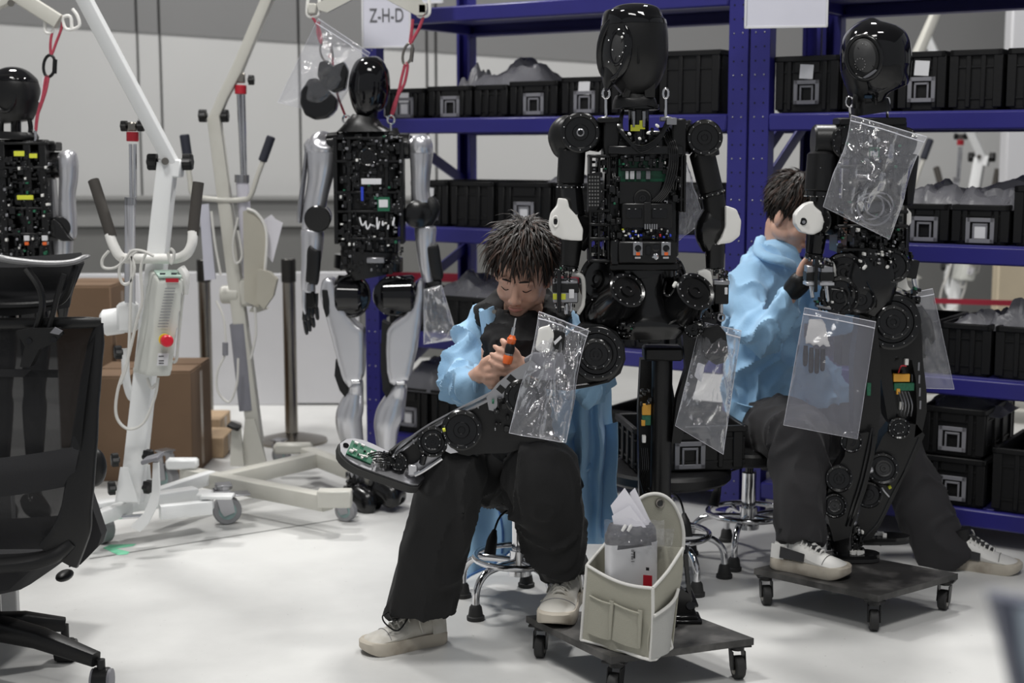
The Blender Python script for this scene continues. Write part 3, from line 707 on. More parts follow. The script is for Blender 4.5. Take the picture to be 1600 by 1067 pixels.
    for x in (864, 876): R.box('yellow_label', yellow, x, 459, x+8, 468, -.068, -.064, bv=.0005, parent=hm)
    R.box('chip_label', label_m, 889, 452, 897, 466, -.069, -.066, bv=.0005, parent=hm)
    R.box('hand_spine', black_s, 870, 420, 877, 488, -.085, -.066, bv=.002)
    R.cyl('piston', chrome, (885, 470, -.05), (885, 492, -.05), 3.5); R.cyl('piston', chrome, (893, 468, -.04), (892, 488, -.04), 2.5)
    R.tube('hand_bracket', white_p, [(892, 427, -.03), (908, 431, -.03), (912, 445, -.03), (911, 475, -.03), (903, 490, -.03)], .006, n=8)
    R.greeble(866, 420, 900, 438, -.05, 26, 8, mx=6); R.greeble(866, 470, 900, 488, -.04, 14, 9, mx=6)
    R.motor((1060, 214, .03), (1080, 214, .02), 26, name='shoulder_motor', face=False, scr=0)
    R.motor((1100, 214, .03), (1101, 215, -.055), 27, name='shoulder_joint', scr=12)
    R.loft('shoulder_cover', black_m, [(1085, 232, 20, 24), (1100, 236, 22, 26), (1104, 246, 20, 22)], e=2.6, sub=3)
    R.cyl('upper_arm', black_m, (1096, 236, -.01), (1112, 302, -.01), 20, 19, bv=.006); R.cyl('arm_ring', black_s, (1111, 299, -.01), (1113, 306, -.01), 20); R.screws(P(1112, 303, -.01), (P(1113, 306)-P(1111, 299)), 20.5*R.k, 14)
    R.cyl('lower_arm', black_m, (1113, 304, -.01), (1120, 345, -.01), 18)
    R.loft('elbow_housing', black_s, [(1116, 330, 18, 20), (1112, 350, 24, 26), (1108, 366, 22, 24), (1114, 388, 17, 19)], e=2.6)
    cover([(1131, 320), (1148, 326), (1156, 345), (1153, 368), (1140, 378), (1116, 382), (1124, 372), (1131, 354)], -.02, None, .07)
    R.cyl('forearm', black_s, (1117, 380, -.01), (1117, 420, -.01), 16, 14); R.screws(P(1117, 420, -.01), (0, 0, 1), 14*R.k, 10)
    hm = R.box('hand_motor', black_p, 1114, 440, 1137, 474, -.05, 0, bv=.003); R.box('hand_band', silver_d, 1113, 437, 1138, 444, -.052, 0, bv=.002, parent=hm); R.box('chip_label', label_m, 1132, 449, 1137, 460, -.052, -.048, parent=hm)
    R.slab('hand_bracket', white_p, [(1090, 424), (1102, 420), (1110, 424), (1113, 440), (1112, 452), (1104, 452), (1100, 440), (1088, 436)], -.03, .03, bev=.003)
    R.greeble(1094, 450, 1116, 496, -.02, 30, 10, mx=7); R.greeble(1114, 422, 1137, 440, -.03, 18, 11, mx=6)
    R.cyl('piston', chrome, (1127, 472, -.03), (1127, 490, -.03), 3); R.new('rod_end', MB().tube([P(1127, 496, -.03)+V((math.cos(a)*.009, 0, math.sin(a)*.009)) for a in [2*PI*i/12 for i in range(12)]], .003, 6, True), silver_d)
    # waist and hips
    R.cyl('waist_motor', black_s, (1005, 403, .02), (1005, 432, .02), 52, n=40); R.box('waist_plate', black_m, 950, 408, 1056, 420, -.08, .06)
    R.motor((985, 446, .07), (930, 436, -.02), 37, name='hip_motor', scr=10, n=36)
    R.motor((1025, 440, .07), (1064, 432, .04), 30, name='hip_motor', scr=6)
    R.motor((947, 492, .0), (982, 452, -.11), 33, 29, name='hip_motor', scr=14, n=36)
    R.motor((1056, 490, .0), (1088, 454, -.1), 35, 31, name='hip_motor', scr=14, n=36)
    R.motor((965, 470, .06), (938, 497, -.04), 37, name='hip_joint', scr=8, n=36)
    R.loft('pelvis', black_s, [(1010, 425, 30, 40), (1010, 455, 26, 40), (1012, 485, 34, 44), (1012, 505, 60, 50), (1012, 526, 50, 40)], e=3)
    R.box('pelvis_bar', black_m, 930, 498, 1098, 514, -.03, .06); R.box('pelvis_box', black_m, 995, 517, 1030, 532, -.05, .05)
    for x in (978, 1084):
        R.motor((x, 514, .03), (x, 512, -.07), 15, name='hip_pin', scr=9); R.greeble(x-14, 500, x+14, 524, -.07, 12, x, mx=6)
    cables(R, [[(1040, 440, -.07), (1038, 458, -.1), (1046, 462, -.1), (1056, 448, -.1)], [(1036, 500, -.05), (1044, 506, -.08), (1056, 500, -.08)]], .003)
    R.cyl('white_connector', white_p, (1052, 449, -.1), (1057, 440, -.1), 3.2)
    # raised thigh, left in the picture
    R.slab('thigh', black_m, [(912, 503), (940, 505), (962, 516), (974, 536), (976, 558), (968, 580), (950, 594), (925, 600), (888, 607), (845, 604), (836, 570), (872, 540), (895, 518)], -.03, .075)
    R.motor((935, 552, -.05), (932, 553, -.085), 41, name='thigh_motor', scr=16, n=40); R.motor((932, 553, -.08), (931, 554, -.1), 24, name='motor_cap', scr=10)
    R.new('thigh_rib', MB().tube([P(x, y, -.07) for x, y in ((900, 520), (936, 512), (962, 526), (972, 556), (958, 586), (930, 598), (880, 605))], .004, 6, sm=5), black_s)
    R.greeble(862, 560, 900, 600, -.065, 18, 12)
    # hanging leg behind the post
    R.slab('thigh', black_m, [(1064, 512), (1104, 512), (1110, 540), (1106, 560), (1090, 585), (1076, 640), (1062, 690), (1048, 690), (1056, 620), (1070, 575)], .02, .05)
    for x, y in ((1084, 568), (1080, 588), (1075, 600)): R.cyl('hole_rim', silver_d, (x, y, -.004), (x, y, -.008), 3)
    R.slab('shin', black_m, [(1000, 560), (1042, 556), (1056, 640), (1050, 700), (1022, 790), (1014, 830), (1006, 830), (998, 770), (996, 640)], .14, .05)
    R.box('kapton_pad', orange_t, 1003, 631, 1017, 648, .02, .034, bv=.001); R.box('circuit_board', green_m, 1003, 648, 1017, 664, .022, .034, bv=.001); R.box('kapton_pad', orange_t, 1002, 656, 1008, 665, .02, .03, bv=.001)
    R.box('white_connector', white_p, 1003, 680, 1009, 691, .012, .03, bv=.001)
    cables(R, [[(1002+i*3, 700, .03), (1004+i*3, 730, .02), (1000+i*3, 745, .02), (1006+i*2, 770, .03)] for i in range(4)], .0026)
    R.greeble(1000, 605, 1016, 632, .03, 12, 13, mx=6); R.greeble(1002, 760, 1016, 800, .04, 10, 14, mx=6)
    R.loft('foot', black_p, [(1010, 826, 9, 12), (1012, 846, 14, 24), (1014, 860, 16, 44)], e=3, sub=3)
    # leg resting on the worker's lap
    d = -.15
    sh = R.slab('shin', black_m, [(600, 712), (622, 694), (668, 668), (716, 644), (762, 622), (800, 606), (846, 600), (862, 640), (850, 690), (790, 705), (742, 706), (716, 716), (694, 724), (662, 732), (640, 742), (606, 736)], d, .05)
    for off, r_ in ((0, .004), (9, .004)):
        R.tube('shin_rail', silver_d, [(612, 722+off*.3, d-.03), (620, 704+off*.6, d-.03), (634, 690+off, d-.03), (666, 667+off, d-.03), (700, 648+off, d-.03), (735, 630+off, d-.03), (775, 610+off, d-.03), (795, 600+off, d-.03)], r_, n=6)
    for x, y in ((645, 686), (690, 658), (716, 645), (745, 630)): R.cyl('rail_pin', silver_d, (x, y, d-.03), (x+3, y+9, d-.03), 1.6)
    br = R.slab('knee_bracket', silver_d, [(760, 620), (778, 598), (800, 580), (830, 562), (845, 575), (820, 590), (800, 606), (782, 626), (772, 642), (764, 640)], d-.03, .008)
    for c_ in ((800, 592), (784, 608)): R.box('slot', black_g, c_[0]-7, c_[1]-5, c_[0]+5, c_[1]+5, d-.0355, d-.034, bv=0, parent=br, rot=(0, .7, 0))
    R.motor((677, 690, d-.02), (676, 690, d-.055), 23, name='ankle_motor', scr=12, n=30); R.motor((676, 690, d-.05), (676, 690, d-.066), 13, name='motor_cap', scr=8)
    R.motor((722, 672, d-.02), (721, 672, d-.05), 30, name='knee_motor', scr=12, n=30)
    R.motor((815, 620, d-.02), (815, 620, d-.045), 26, name='knee_motor', scr=12); R.greeble(770, 620, 795, 670, d-.03, 10, 15)
    R.motor((624, 722, d-.02), (623, 722, d-.05), 13, name='ankle_joint', scr=8)
    R.tube('connector_lead', yellow, [(692, 672, d-.06), (696, 671, d-.06)], .005, sm=2)
    R.slab('ankle_link', silver_d, [(640, 728), (652, 722), (666, 706), (676, 700), (690, 706), (690, 716), (670, 730), (655, 742), (640, 744)], d-.035, .014)
    R.box('link_clamp', silver, 638, 726, 652, 742, d-.055, d-.04, bv=.002)
    R.tube('link_rod', chrome, [(648, 742, d-.06), (662, 735, d-.06), (690, 716, d-.05)], .006, sm=3); R.cyl('link_pin', black_g, (663, 710, d-.06), (659, 726, d-.06), 5)
    R.slab('cable_clip', silver, [(700, 690), (708, 700), (716, 706), (704, 708), (696, 704)], d-.05, .01)
    # foot seen from above: sole plate with circuit board
    a, b_ = P(530, 696, d-.03), P(662, 752, d-.03); ux = (b_-a).normalized(); uy = V((.1, .82, .57)); uy = (uy-ux*uy.dot(ux)).normalized(); nn = ux.cross(uy)
    if nn.z < 0: nn = -nn
    L = (b_-a).length; wv = lambda t: .048*(min(1, math.sqrt(max(0, 1-(1-min(t/.28, 1))**2))))*(1-.3*max(0, (t-.35)/.65))*(1 if t < .85 else math.sqrt(max(.05, 1-((t-.85)/.16)**2)))
    ts = [i/24 for i in range(25)]
    outl = [(t*L, wv(t)) for t in ts]+[(t*L, -wv(t)) for t in reversed(ts[1:-1])]
    R.new('foot_plate', MB().prism([(u, v*.93) for u, v in outl], a+nn*.004, ux, uy, .008), silver_d)
    R.new('sole', MB().prism([(u*1.03-.004, v*1.05) for u, v in outl], a-nn*.011, ux, uy, .024), rubber_b)
    q = lambda u, v, h=.012: a+ux*u+uy*v+nn*h
    Rf = Matrix((ux, uy, nn)).transposed()
    R.new('circuit_board', MB().box(q(.06, -.002, .0115), (.07, .05, .004), Rf), green_m)
    g = MB(); g2 = MB(); rn = random.Random(4)
    for i in range(26): (g if rn.random() < .5 else g2).box(q(rn.uniform(.03, .12), rn.uniform(-.025, .02), .016), (rn.uniform(.002, .012), rn.uniform(.002, .007), .006), Rf)
    R.new('board_parts', g, white_p, kind='stuff'); R.new('board_parts', g2, black_p, kind='stuff')
    R.new('oval_slot', MB().cyl(q(.016, .002, .008), q(.016, .002, .0095), .008, n=16), black_g)
    cables(R, [[(575+i*3, 710+i*3, d-.07), (592, 706+i*4, d-.075), (606+i, 712+i*3, d-.06), (618, 722, d-.05)] for i in range(5)], .0022)
    R.greeble(596, 706, 626, 730, d-.04, 22, 16, mx=7)
    R.done(); return R
R1 = front_robot()
# ======== right robot, Y 4.62, standing on its dolly
def right_robot():
    R = Rb('humanoid_robot', 'black humanoid robot with glossy round head standing on the right dolly, bag over its chest', 'robot', 4.44, W(1350, 870, 4.42), 'humanoid robots being put together')
    P = R.P; k = R.k
    def surf(x, y, out=0.0):
        q = max(.02, 1-((x-1368)/57)**2-((y-88)/62)**2); return P(x, y, -(.118*math.sqrt(q)+out))
    head = R.loft('head', black_g, [(1372, 33, 5, 6), (1371, 35, 20, 24), (1370, 41, 33, 40), (1369, 52, 44, 52), (1368, 68, 50.5, 58), (1368, 88, 52.5, 60), (1369, 108, 52, 59), (1373, 127, 47.5, 54), (1376, 140, 42, 48), (1378, 147, 35, 40), (1380, 149, 24, 28)], n=44, sub=6)
    R.loft('jaw', black_m, [(1345, 108, 28, 34, -.03), (1346, 124, 24, 32, -.03), (1348, 138, 22, 28, -.02), (1356, 150, 22, 26, -.01)], e=2.6)
    def ell(cx, cy, a, b, t, out, n=36): return [surf(cx+a*math.cos(2*PI*i/n)*math.cos(t)-b*math.sin(2*PI*i/n)*math.sin(t), cy+a*math.cos(2*PI*i/n)*math.sin(t)+b*math.sin(2*PI*i/n)*math.cos(t), out) for i in range(n)]
    def disc(cx, cy, a, b, t, out): return MB().rings([ell(cx, cy, a*f, b*f, t, out) for f in (1, .6, .02)])
    R.new('ear_ring', MB().tube(ell(1350, 90, 27, 34, -.1, .002), .0075, 10, True), black_s, head)
    R.new('ear_recess', disc(1350, 90, 25, 32, -.1, .002), black_p, head)
    R.new('ear_plate', disc(1351, 88, 17, 25, -.15, .005), mat('ear_plate_grey', (.03, .03, .031), .4), head)
    R.new('ear_seam', MB().tube([surf(1340, 74, .007), surf(1366, 106, .007)], .001, 5), black_g, head)
    R.new('ear_flap', MB().add([surf(1348, 121, .007), surf(1358, 126, .007), surf(1373, 112, .007), surf(1368, 108, .007)], [(0, 1, 2, 3)]), grey_m, head)
    for i in range(12): R.scr.sph(surf(1344+8*math.cos(i*.52), 100+9*math.sin(i*.52), .008), .0013, n=6, m=4)
    for x, y in ((1329, 62), (1348, 68), (1353, 70), (1370, 66), (1377, 98), (1376, 108), (1369, 60), (1338, 115)): R.scr.sph(surf(x, y, .006), .002, n=6, m=4)
    R.cyl('neck_core', black_s, (1362, 135, 0), (1362, 175, 0), 18); R.box('sensor_glass', mat('sensor_blue', (.01, .03, .06), .1), 1350, 149, 1362, 154, -.075, -.06, bv=.001)
    R.loft('neck_collar', black_m, [(1362, 152, 26, 28), (1360, 166, 29, 32), (1361, 178, 29, 32)], e=3.2, sub=3)
    R.new('chin_strut', MB().tube([P(1339, 136, -.05), P(1336, 156, -.06), P(1336, 168, -.05)], .008, 6, flat=.6, sm=3), black_m)
    R.new('chin_strut', MB().tube([P(1366, 144, -.06), P(1368, 158, -.06), P(1366, 170, -.05)], .006, 6, sm=3), black_m)
    for x, y in ((1328, 159), (1386, 160)):
        R.new('eye_bolt', MB().tube([P(x, y, -.04)+V((math.cos(a)*.011*(1 if x < 1350 else .6), 0, math.sin(a)*.015)) for a in [2*PI*i/16 for i in range(16)]], .0038, 8, True).cyl(P(x, y+8, -.04), P(x+1, y+26, -.03), .0045, n=10), chrome)
    # torso
    R.box('torso_core', black_s, 1318, 190, 1402, 388, -.0, .1, bv=.01)
    R.box('cross_bar', black_m, 1306, 184, 1410, 196, -.06, .04); R.box('shoulder_block', black_m, 1306, 188, 1330, 245, -.05, .06); R.box('shoulder_block', black_m, 1386, 190, 1410, 245, -.05, .06)
    fr = MB()
    for x in (1304, 1330, 1388, 1410): R.B(fr, x-2.5, 245, x+2.5, 392, -.06, .05, .002)
    for y in (260, 330, 352, 388): R.B(fr, 1302, y-2.5, 1412, y+2.5, -.062, .05, .002)
    for n_ in (0, 1):
        f2 = MB(); f2.v = fr.v; f2.f = [f for f in fr.f if (fr.v[f[0]].x < P(1358, 300).x) == (n_ == 0)]; R.new('side_frame', compact(f2), black_m)
    R.box('back_plate', black_m, 1334, 280, 1384, 330, -.07, -.02); R.motor((1352, 300, -.03), (1352, 300, -.08), 16, name='fan', scr=6); R.motor((1375, 345, -.0), (1375, 345, -.07), 18, name='fan', scr=6)
    R.box('circuit_board', green_m, 1358, 230, 1374, 246, -.05, -.04, bv=.001); R.box('chip_label', label_m, 1360, 236, 1372, 244, -.055, -.05, bv=.0005)
    R.greeble(1310, 200, 1408, 385, -.045, 150, 31); R.greeble(1302, 355, 1412, 392, -.06, 44, 32)
    # left arm
    R.cyl('shoulder_motor', black_m, (1270, 221, .0), (1322, 221, .0), 26, bv=.006, n=32); R.motor((1315, 221, .0), (1325, 221, -.05), 26, 26, name='shoulder_joint', scr=16, n=32)
    R.cyl('upper_arm', black_m, (1285, 238, -.01), (1280, 302, -.02), 23, bv=.008, n=32)
    for x, y in ((1282, 262), (1280, 275), (1290, 285)): R.scr.sph(P(x, y, -.056), .0018, n=6, m=4)
    R.cyl('arm_ring', black_s, (1281, 298, -.02), (1280, 308, -.02), 22.5); R.screws(P(1280, 306, -.02), (0, 0, 1), 22.5*k, 14)
    R.cyl('lower_arm', black_s, (1283, 306, -.02), (1280, 335, -.02), 17); R.motor((1300, 345, .03), (1278, 345, -.03), 22, name='elbow_motor', face=False)
    c = R.slab('elbow_cover', white_p, [(1256, 318), (1268, 314), (1271, 322), (1281, 330), (1286, 345), (1282, 360), (1268, 367), (1250, 363), (1240, 350), (1240, 335), (1248, 325)], -.05, .05, bev=.005)
    R.new('cover_hole', MB().cyl(P(1255, 346, -.0765), P(1255, 346, -.07), .011, n=18), black_g, c); R.new('hole_bolt', MB().cyl(P(1256, 347, -.079), P(1256, 347, -.07), .005, n=12), silver_d, c)
    R.cyl('forearm', black_g, (1276, 364, -.03), (1272, 398, -.03), 16, 14, bv=.006); R.cyl('wrist_ring', black_s, (1272, 396, -.03), (1271, 405, -.03), 14); R.screws(P(1271, 402, -.03), (0, 0, 1), 14*k, 10)
    for x0, x1 in ((1258, 1270), (1279, 1300)):
        h = R.box('hand_motor', silver_d, x0, 414, x1, 446, -.06, -.01, bv=.003); R.box('hand_band', black_p, x0-1, 424, x1+1, 438, -.062, -.008, bv=.002, parent=h); R.box('silver_band', silver, x0-1, 440, x1+1, 445, -.063, -.01, bv=.001, parent=h)
    R.box('hand_spine', black_s, 1271, 400, 1278, 456, -.075, -.055, bv=.002)
    R.cyl('piston', chrome, (1267, 444, -.04), (1270, 466, -.04), 3); R.cyl('piston', chrome, (1291, 444, -.05), (1294, 472, -.05), 3.2)
    R.tube('hand_bracket', white_p, [(1288, 406, -.03), (1300, 412, -.03), (1305, 430, -.03), (1307, 450, -.03), (1300, 462, -.03)], .007)
    R.greeble(1262, 404, 1300, 416, -.045, 24, 33, mx=6); R.greeble(1272, 466, 1304, 484, -.03, 22, 34, mx=7); R.tube('rod_end', silver_d, [(1276, 478, -.06), (1290, 481, -.06), (1298, 482, -.06)], .004, sm=3)
    # right arm
    R.motor((1400, 222, .02), (1418, 222, -.02), 22, name='shoulder_motor'); R.cyl('upper_arm', black_m, (1418, 240, .03), (1408, 320, .03), 18, bv=.006)
    R.slab('elbow_cover', white_p, [(1400, 321), (1412, 320), (1421, 332), (1421, 348), (1412, 359), (1400, 360)], .0, .05, bev=.005)
    R.cyl('forearm', black_s, (1404, 356, .02), (1409, 402, .02), 15, 12, bv=.005)
    R.cyl('forearm_rod', black_g, (1411, 285, .01), (1402, 350, .01), 7)
    c = R.slab('hand_bracket', white_p, [(1396, 402), (1404, 398), (1411, 402), (1411, 412), (1418, 446), (1423, 452), (1416, 455), (1398, 447), (1389, 436), (1398, 418)], -.02, .02, bev=.003)
    hm = R.box('hand_motor', black_p, 1413, 405, 1432, 434, -.03, .02, bv=.003, rot=(0, .15, 0)); R.cyl('piston', chrome, (1427, 434, -.01), (1431, 452, -.01), 3.2)
    R.greeble(1408, 396, 1426, 412, -.02, 16, 35, mx=5); R.greeble(1410, 450, 1436, 472, -.01, 26, 36, mx=7)
    # hips
    R.cyl('waist_motor', black_s, (1358, 385, .02), (1356, 415, .02), 44, n=36)
    R.motor((1380, 425, .05), (1396, 415, -.06), 26, name='hip_motor', scr=10); R.motor((1330, 420, .05), (1318, 425, -.05), 30, name='hip_motor', scr=10)
    R.loft('pelvis', black_s, [(1355, 400, 36, 34), (1355, 430, 46, 40), (1352, 460, 42, 40), (1350, 490, 36, 34)], e=3)
    R.cyl('white_connector', white_p, (1348, 421, -.09), (1354, 414, -.09), 2.6); R.cyl('white_connector', white_p, (1384, 419, -.075), (1389, 415, -.075), 2.6)
    R.motor((1320, 460, .04), (1312, 462, -.06), 30, name='hip_joint', scr=10); R.motor((1352, 470, .0), (1345, 468, -.08), 22, name='hip_joint', scr=6)
    R.greeble(1340, 392, 1400, 412, -.06, 40, 37, cols=[(black_s, 5), (white_p, 1), (silver_d, 2)], mx=6)
    cables(R, [[(1300, 452, -.06), (1318, 456, -.08), (1322, 472, -.08), (1310, 486, -.07)], [(1355, 440, -.08), (1370, 470, -.09), (1368, 480, -.08)]], .003)
    # thigh, right in the picture
    R.motor((1392, 505, .03), (1394, 503, -.06), 42, name='thigh_motor', scr=14, n=40); R.motor((1394, 503, -.055), (1396, 503, -.08), 26, name='motor_cap', scr=10)
    R.slab('thigh', black_m, [(1372, 460), (1400, 455), (1424, 468), (1434, 495), (1436, 550), (1443, 610), (1443, 640), (1436, 672), (1424, 680), (1428, 640), (1426, 590), (1420, 560), (1395, 555), (1388, 575), (1396, 640), (1393, 668), (1382, 650), (1372, 590), (1362, 560), (1350, 520)], .0, .07)
    R.slab('thigh_plate', black_s, [(1376, 560), (1430, 555), (1438, 610), (1438, 665), (1420, 690), (1390, 680), (1388, 620)], .03, .02)
    sl = MB()
    for i, y in enumerate((566, 586, 606, 626)): R.B(sl, 1434+i*.8, y, 1437+i*.8, y+13, -.0375, -.034, 0)
    R.new('edge_slots', sl, grey_m, kind='stuff')
    R.box('kapton_pad', orange_t, 1395, 584, 1421, 596, -.03, -.015, bv=.001); R.box('circuit_board', green_m, 1396, 598, 1428, 610, -.028, -.015, bv=.001); R.box('kapton_pad', orange_t, 1400, 607, 1406, 616, -.032, -.02, bv=.001)
    R.box('white_connector', white_p, 1413, 560, 1419, 570, -.045, -.03, bv=.001); R.box('white_connector', white_p, 1405, 628, 1411, 640, -.04, -.03, bv=.001)
    cables(R, [[(1404+i*5, 612, -.03), (1410+i*5, 632, -.05), (1405+i*6, 650, -.03)] for i in range(4)], .0022, silver_d, 'bare_wire'); cables(R, [[(1404, 582, -.03), (1408, 572, -.05), (1416, 572, -.04)]], .0022, red_m)
    R.motor((1406, 669, .02), (1405, 669, -.06), 17, name='knee_joint', scr=10); R.motor((1405, 669, -.055), (1405, 669, -.065), 9, name='motor_cap', scr=6)
    R.slab('shin', black_m, [(1394, 655), (1428, 660), (1440, 676), (1426, 710), (1406, 745), (1392, 775), (1372, 815), (1358, 838), (1340, 840), (1334, 815), (1345, 770), (1356, 720), (1374, 680)], .0, .07)
    R.motor((1378, 733, -.03), (1379, 732, -.06), 25, name='shin_motor', scr=12, n=30); R.motor((1379, 732, -.055), (1381, 732, -.075), 13, name='motor_cap', m=MATS['recess_grey'], scr=0)
    R.cyl('actuator_rod', silver, (1354, 736, -.07), (1364, 733, -.07), 5); R.motor((1358, 772, -.03), (1357, 773, -.05), 21, name='shin_motor', scr=8)
    R.tube('connector_lead', yellow, [(1388, 762, -.045), (1392, 760, -.045)], .006, sm=2); cables(R, [[(1378, 762, -.05), (1382, 768, -.055), (1389, 776, -.04)]], .0025, label_m)
    R.new('shin_edge', MB().tube([P(x, y, -.036) for x, y in ((1436, 684), (1414, 734), (1392, 776), (1372, 816), (1352, 838))], .0028, 6, sm=4), black_g)
    # thigh and shin, left in the picture
    R.slab('thigh', black_m, [(1340, 490), (1366, 500), (1372, 560), (1372, 640), (1366, 690), (1340, 700), (1330, 660), (1330, 560)], -.06, .06)
    R.box('circuit_board', green_m, 1354, 598, 1361, 618, -.095, -.09, bv=.001)
    R.motor((1332, 690, -.05), (1330, 690, -.11), 17, name='knee_joint', scr=10)
    R.slab('shin', black_m, [(1322, 678), (1352, 672), (1366, 680), (1362, 710), (1350, 760), (1336, 800), (1324, 836), (1300, 842), (1292, 812), (1288, 790), (1290, 765), (1300, 735), (1316, 710)], -.08, .06)
    R.motor((1312, 748, -.1), (1311, 748, -.13), 21, name='shin_motor', scr=10, n=30); R.motor((1306, 790, -.1), (1304, 790, -.135), 19, name='shin_motor', scr=12, n=30); R.motor((1304, 790, -.13), (1304, 790, -.15), 10, name='motor_cap', m=MATS['recess_grey'], scr=6)
    for o_ in (0, 6): R.tube('shin_rail', black_g, [(1362+o_*.4, 668, -.11), (1356+o_, 700, -.115), (1346+o_, 745, -.115), (1334+o_, 785, -.115), (1322+o_, 822, -.11)], .0035)
    R.greeble(1290, 825, 1348, 862, -.06, 70, 38, mx=9); R.loft('ankle', black_s, [(1310, 825, 22, 24, -.05), (1312, 845, 18, 22, -.05), (1318, 862, 14, 22, -.05)], e=3, sub=3)
    R.motor((1340, 835, -.02), (1331, 836, -.06), 12, name='ankle_joint', scr=8); R.cyl('white_connector', silver_d, (1332, 820, -.08), (1337, 814, -.08), 4)
    # feet
    for (x0, x1, y, d, nm) in ((1312, 1421, 858, .03, 0), (1300, 1374, 878, -.07, 1)):
        a = P(x0, y, d); b_ = P(x1, y, d); a.z = b_.z = (.15 if nm == 0 else .122); L = (b_-a).length*1.0
        L = (b_-a).length; ts = [i/20 for i in range(21)]; wv = lambda t: .042*math.sqrt(max(.0, 1-abs(2*t-1)**3.2))+.001
        ol = [(t*L, wv(t)) for t in ts]+[(t*L, -wv(t)) for t in reversed(ts[1:-1])]
        R.new('foot_plate', MB().prism(ol, a+V((0, 0, .006)), (1, 0, 0), (0, 1, 0), .012), black_s); R.new('sole', MB().prism([(u, v*1.04) for u, v in ol], a-V((0, 0, .004)), (1, 0, 0), (0, 1, 0), .01), rubber_b)
        g = MB(); rn = random.Random(nm+2)
        for i in range(12): g.box(a+V((L*rn.uniform(.3, .62), rn.uniform(-.03, .0), .018)), (rn.uniform(.005, .014), .006, rn.uniform(.006, .014)))
        R.new('board_parts', g, white_p, kind='stuff')
    cables(R, [[(1345, 850, .0), (1350, 838, -.02), (1366, 838, -.02), (1376, 852, .02)]], .003)
    R.done(); return R
R2 = right_robot()

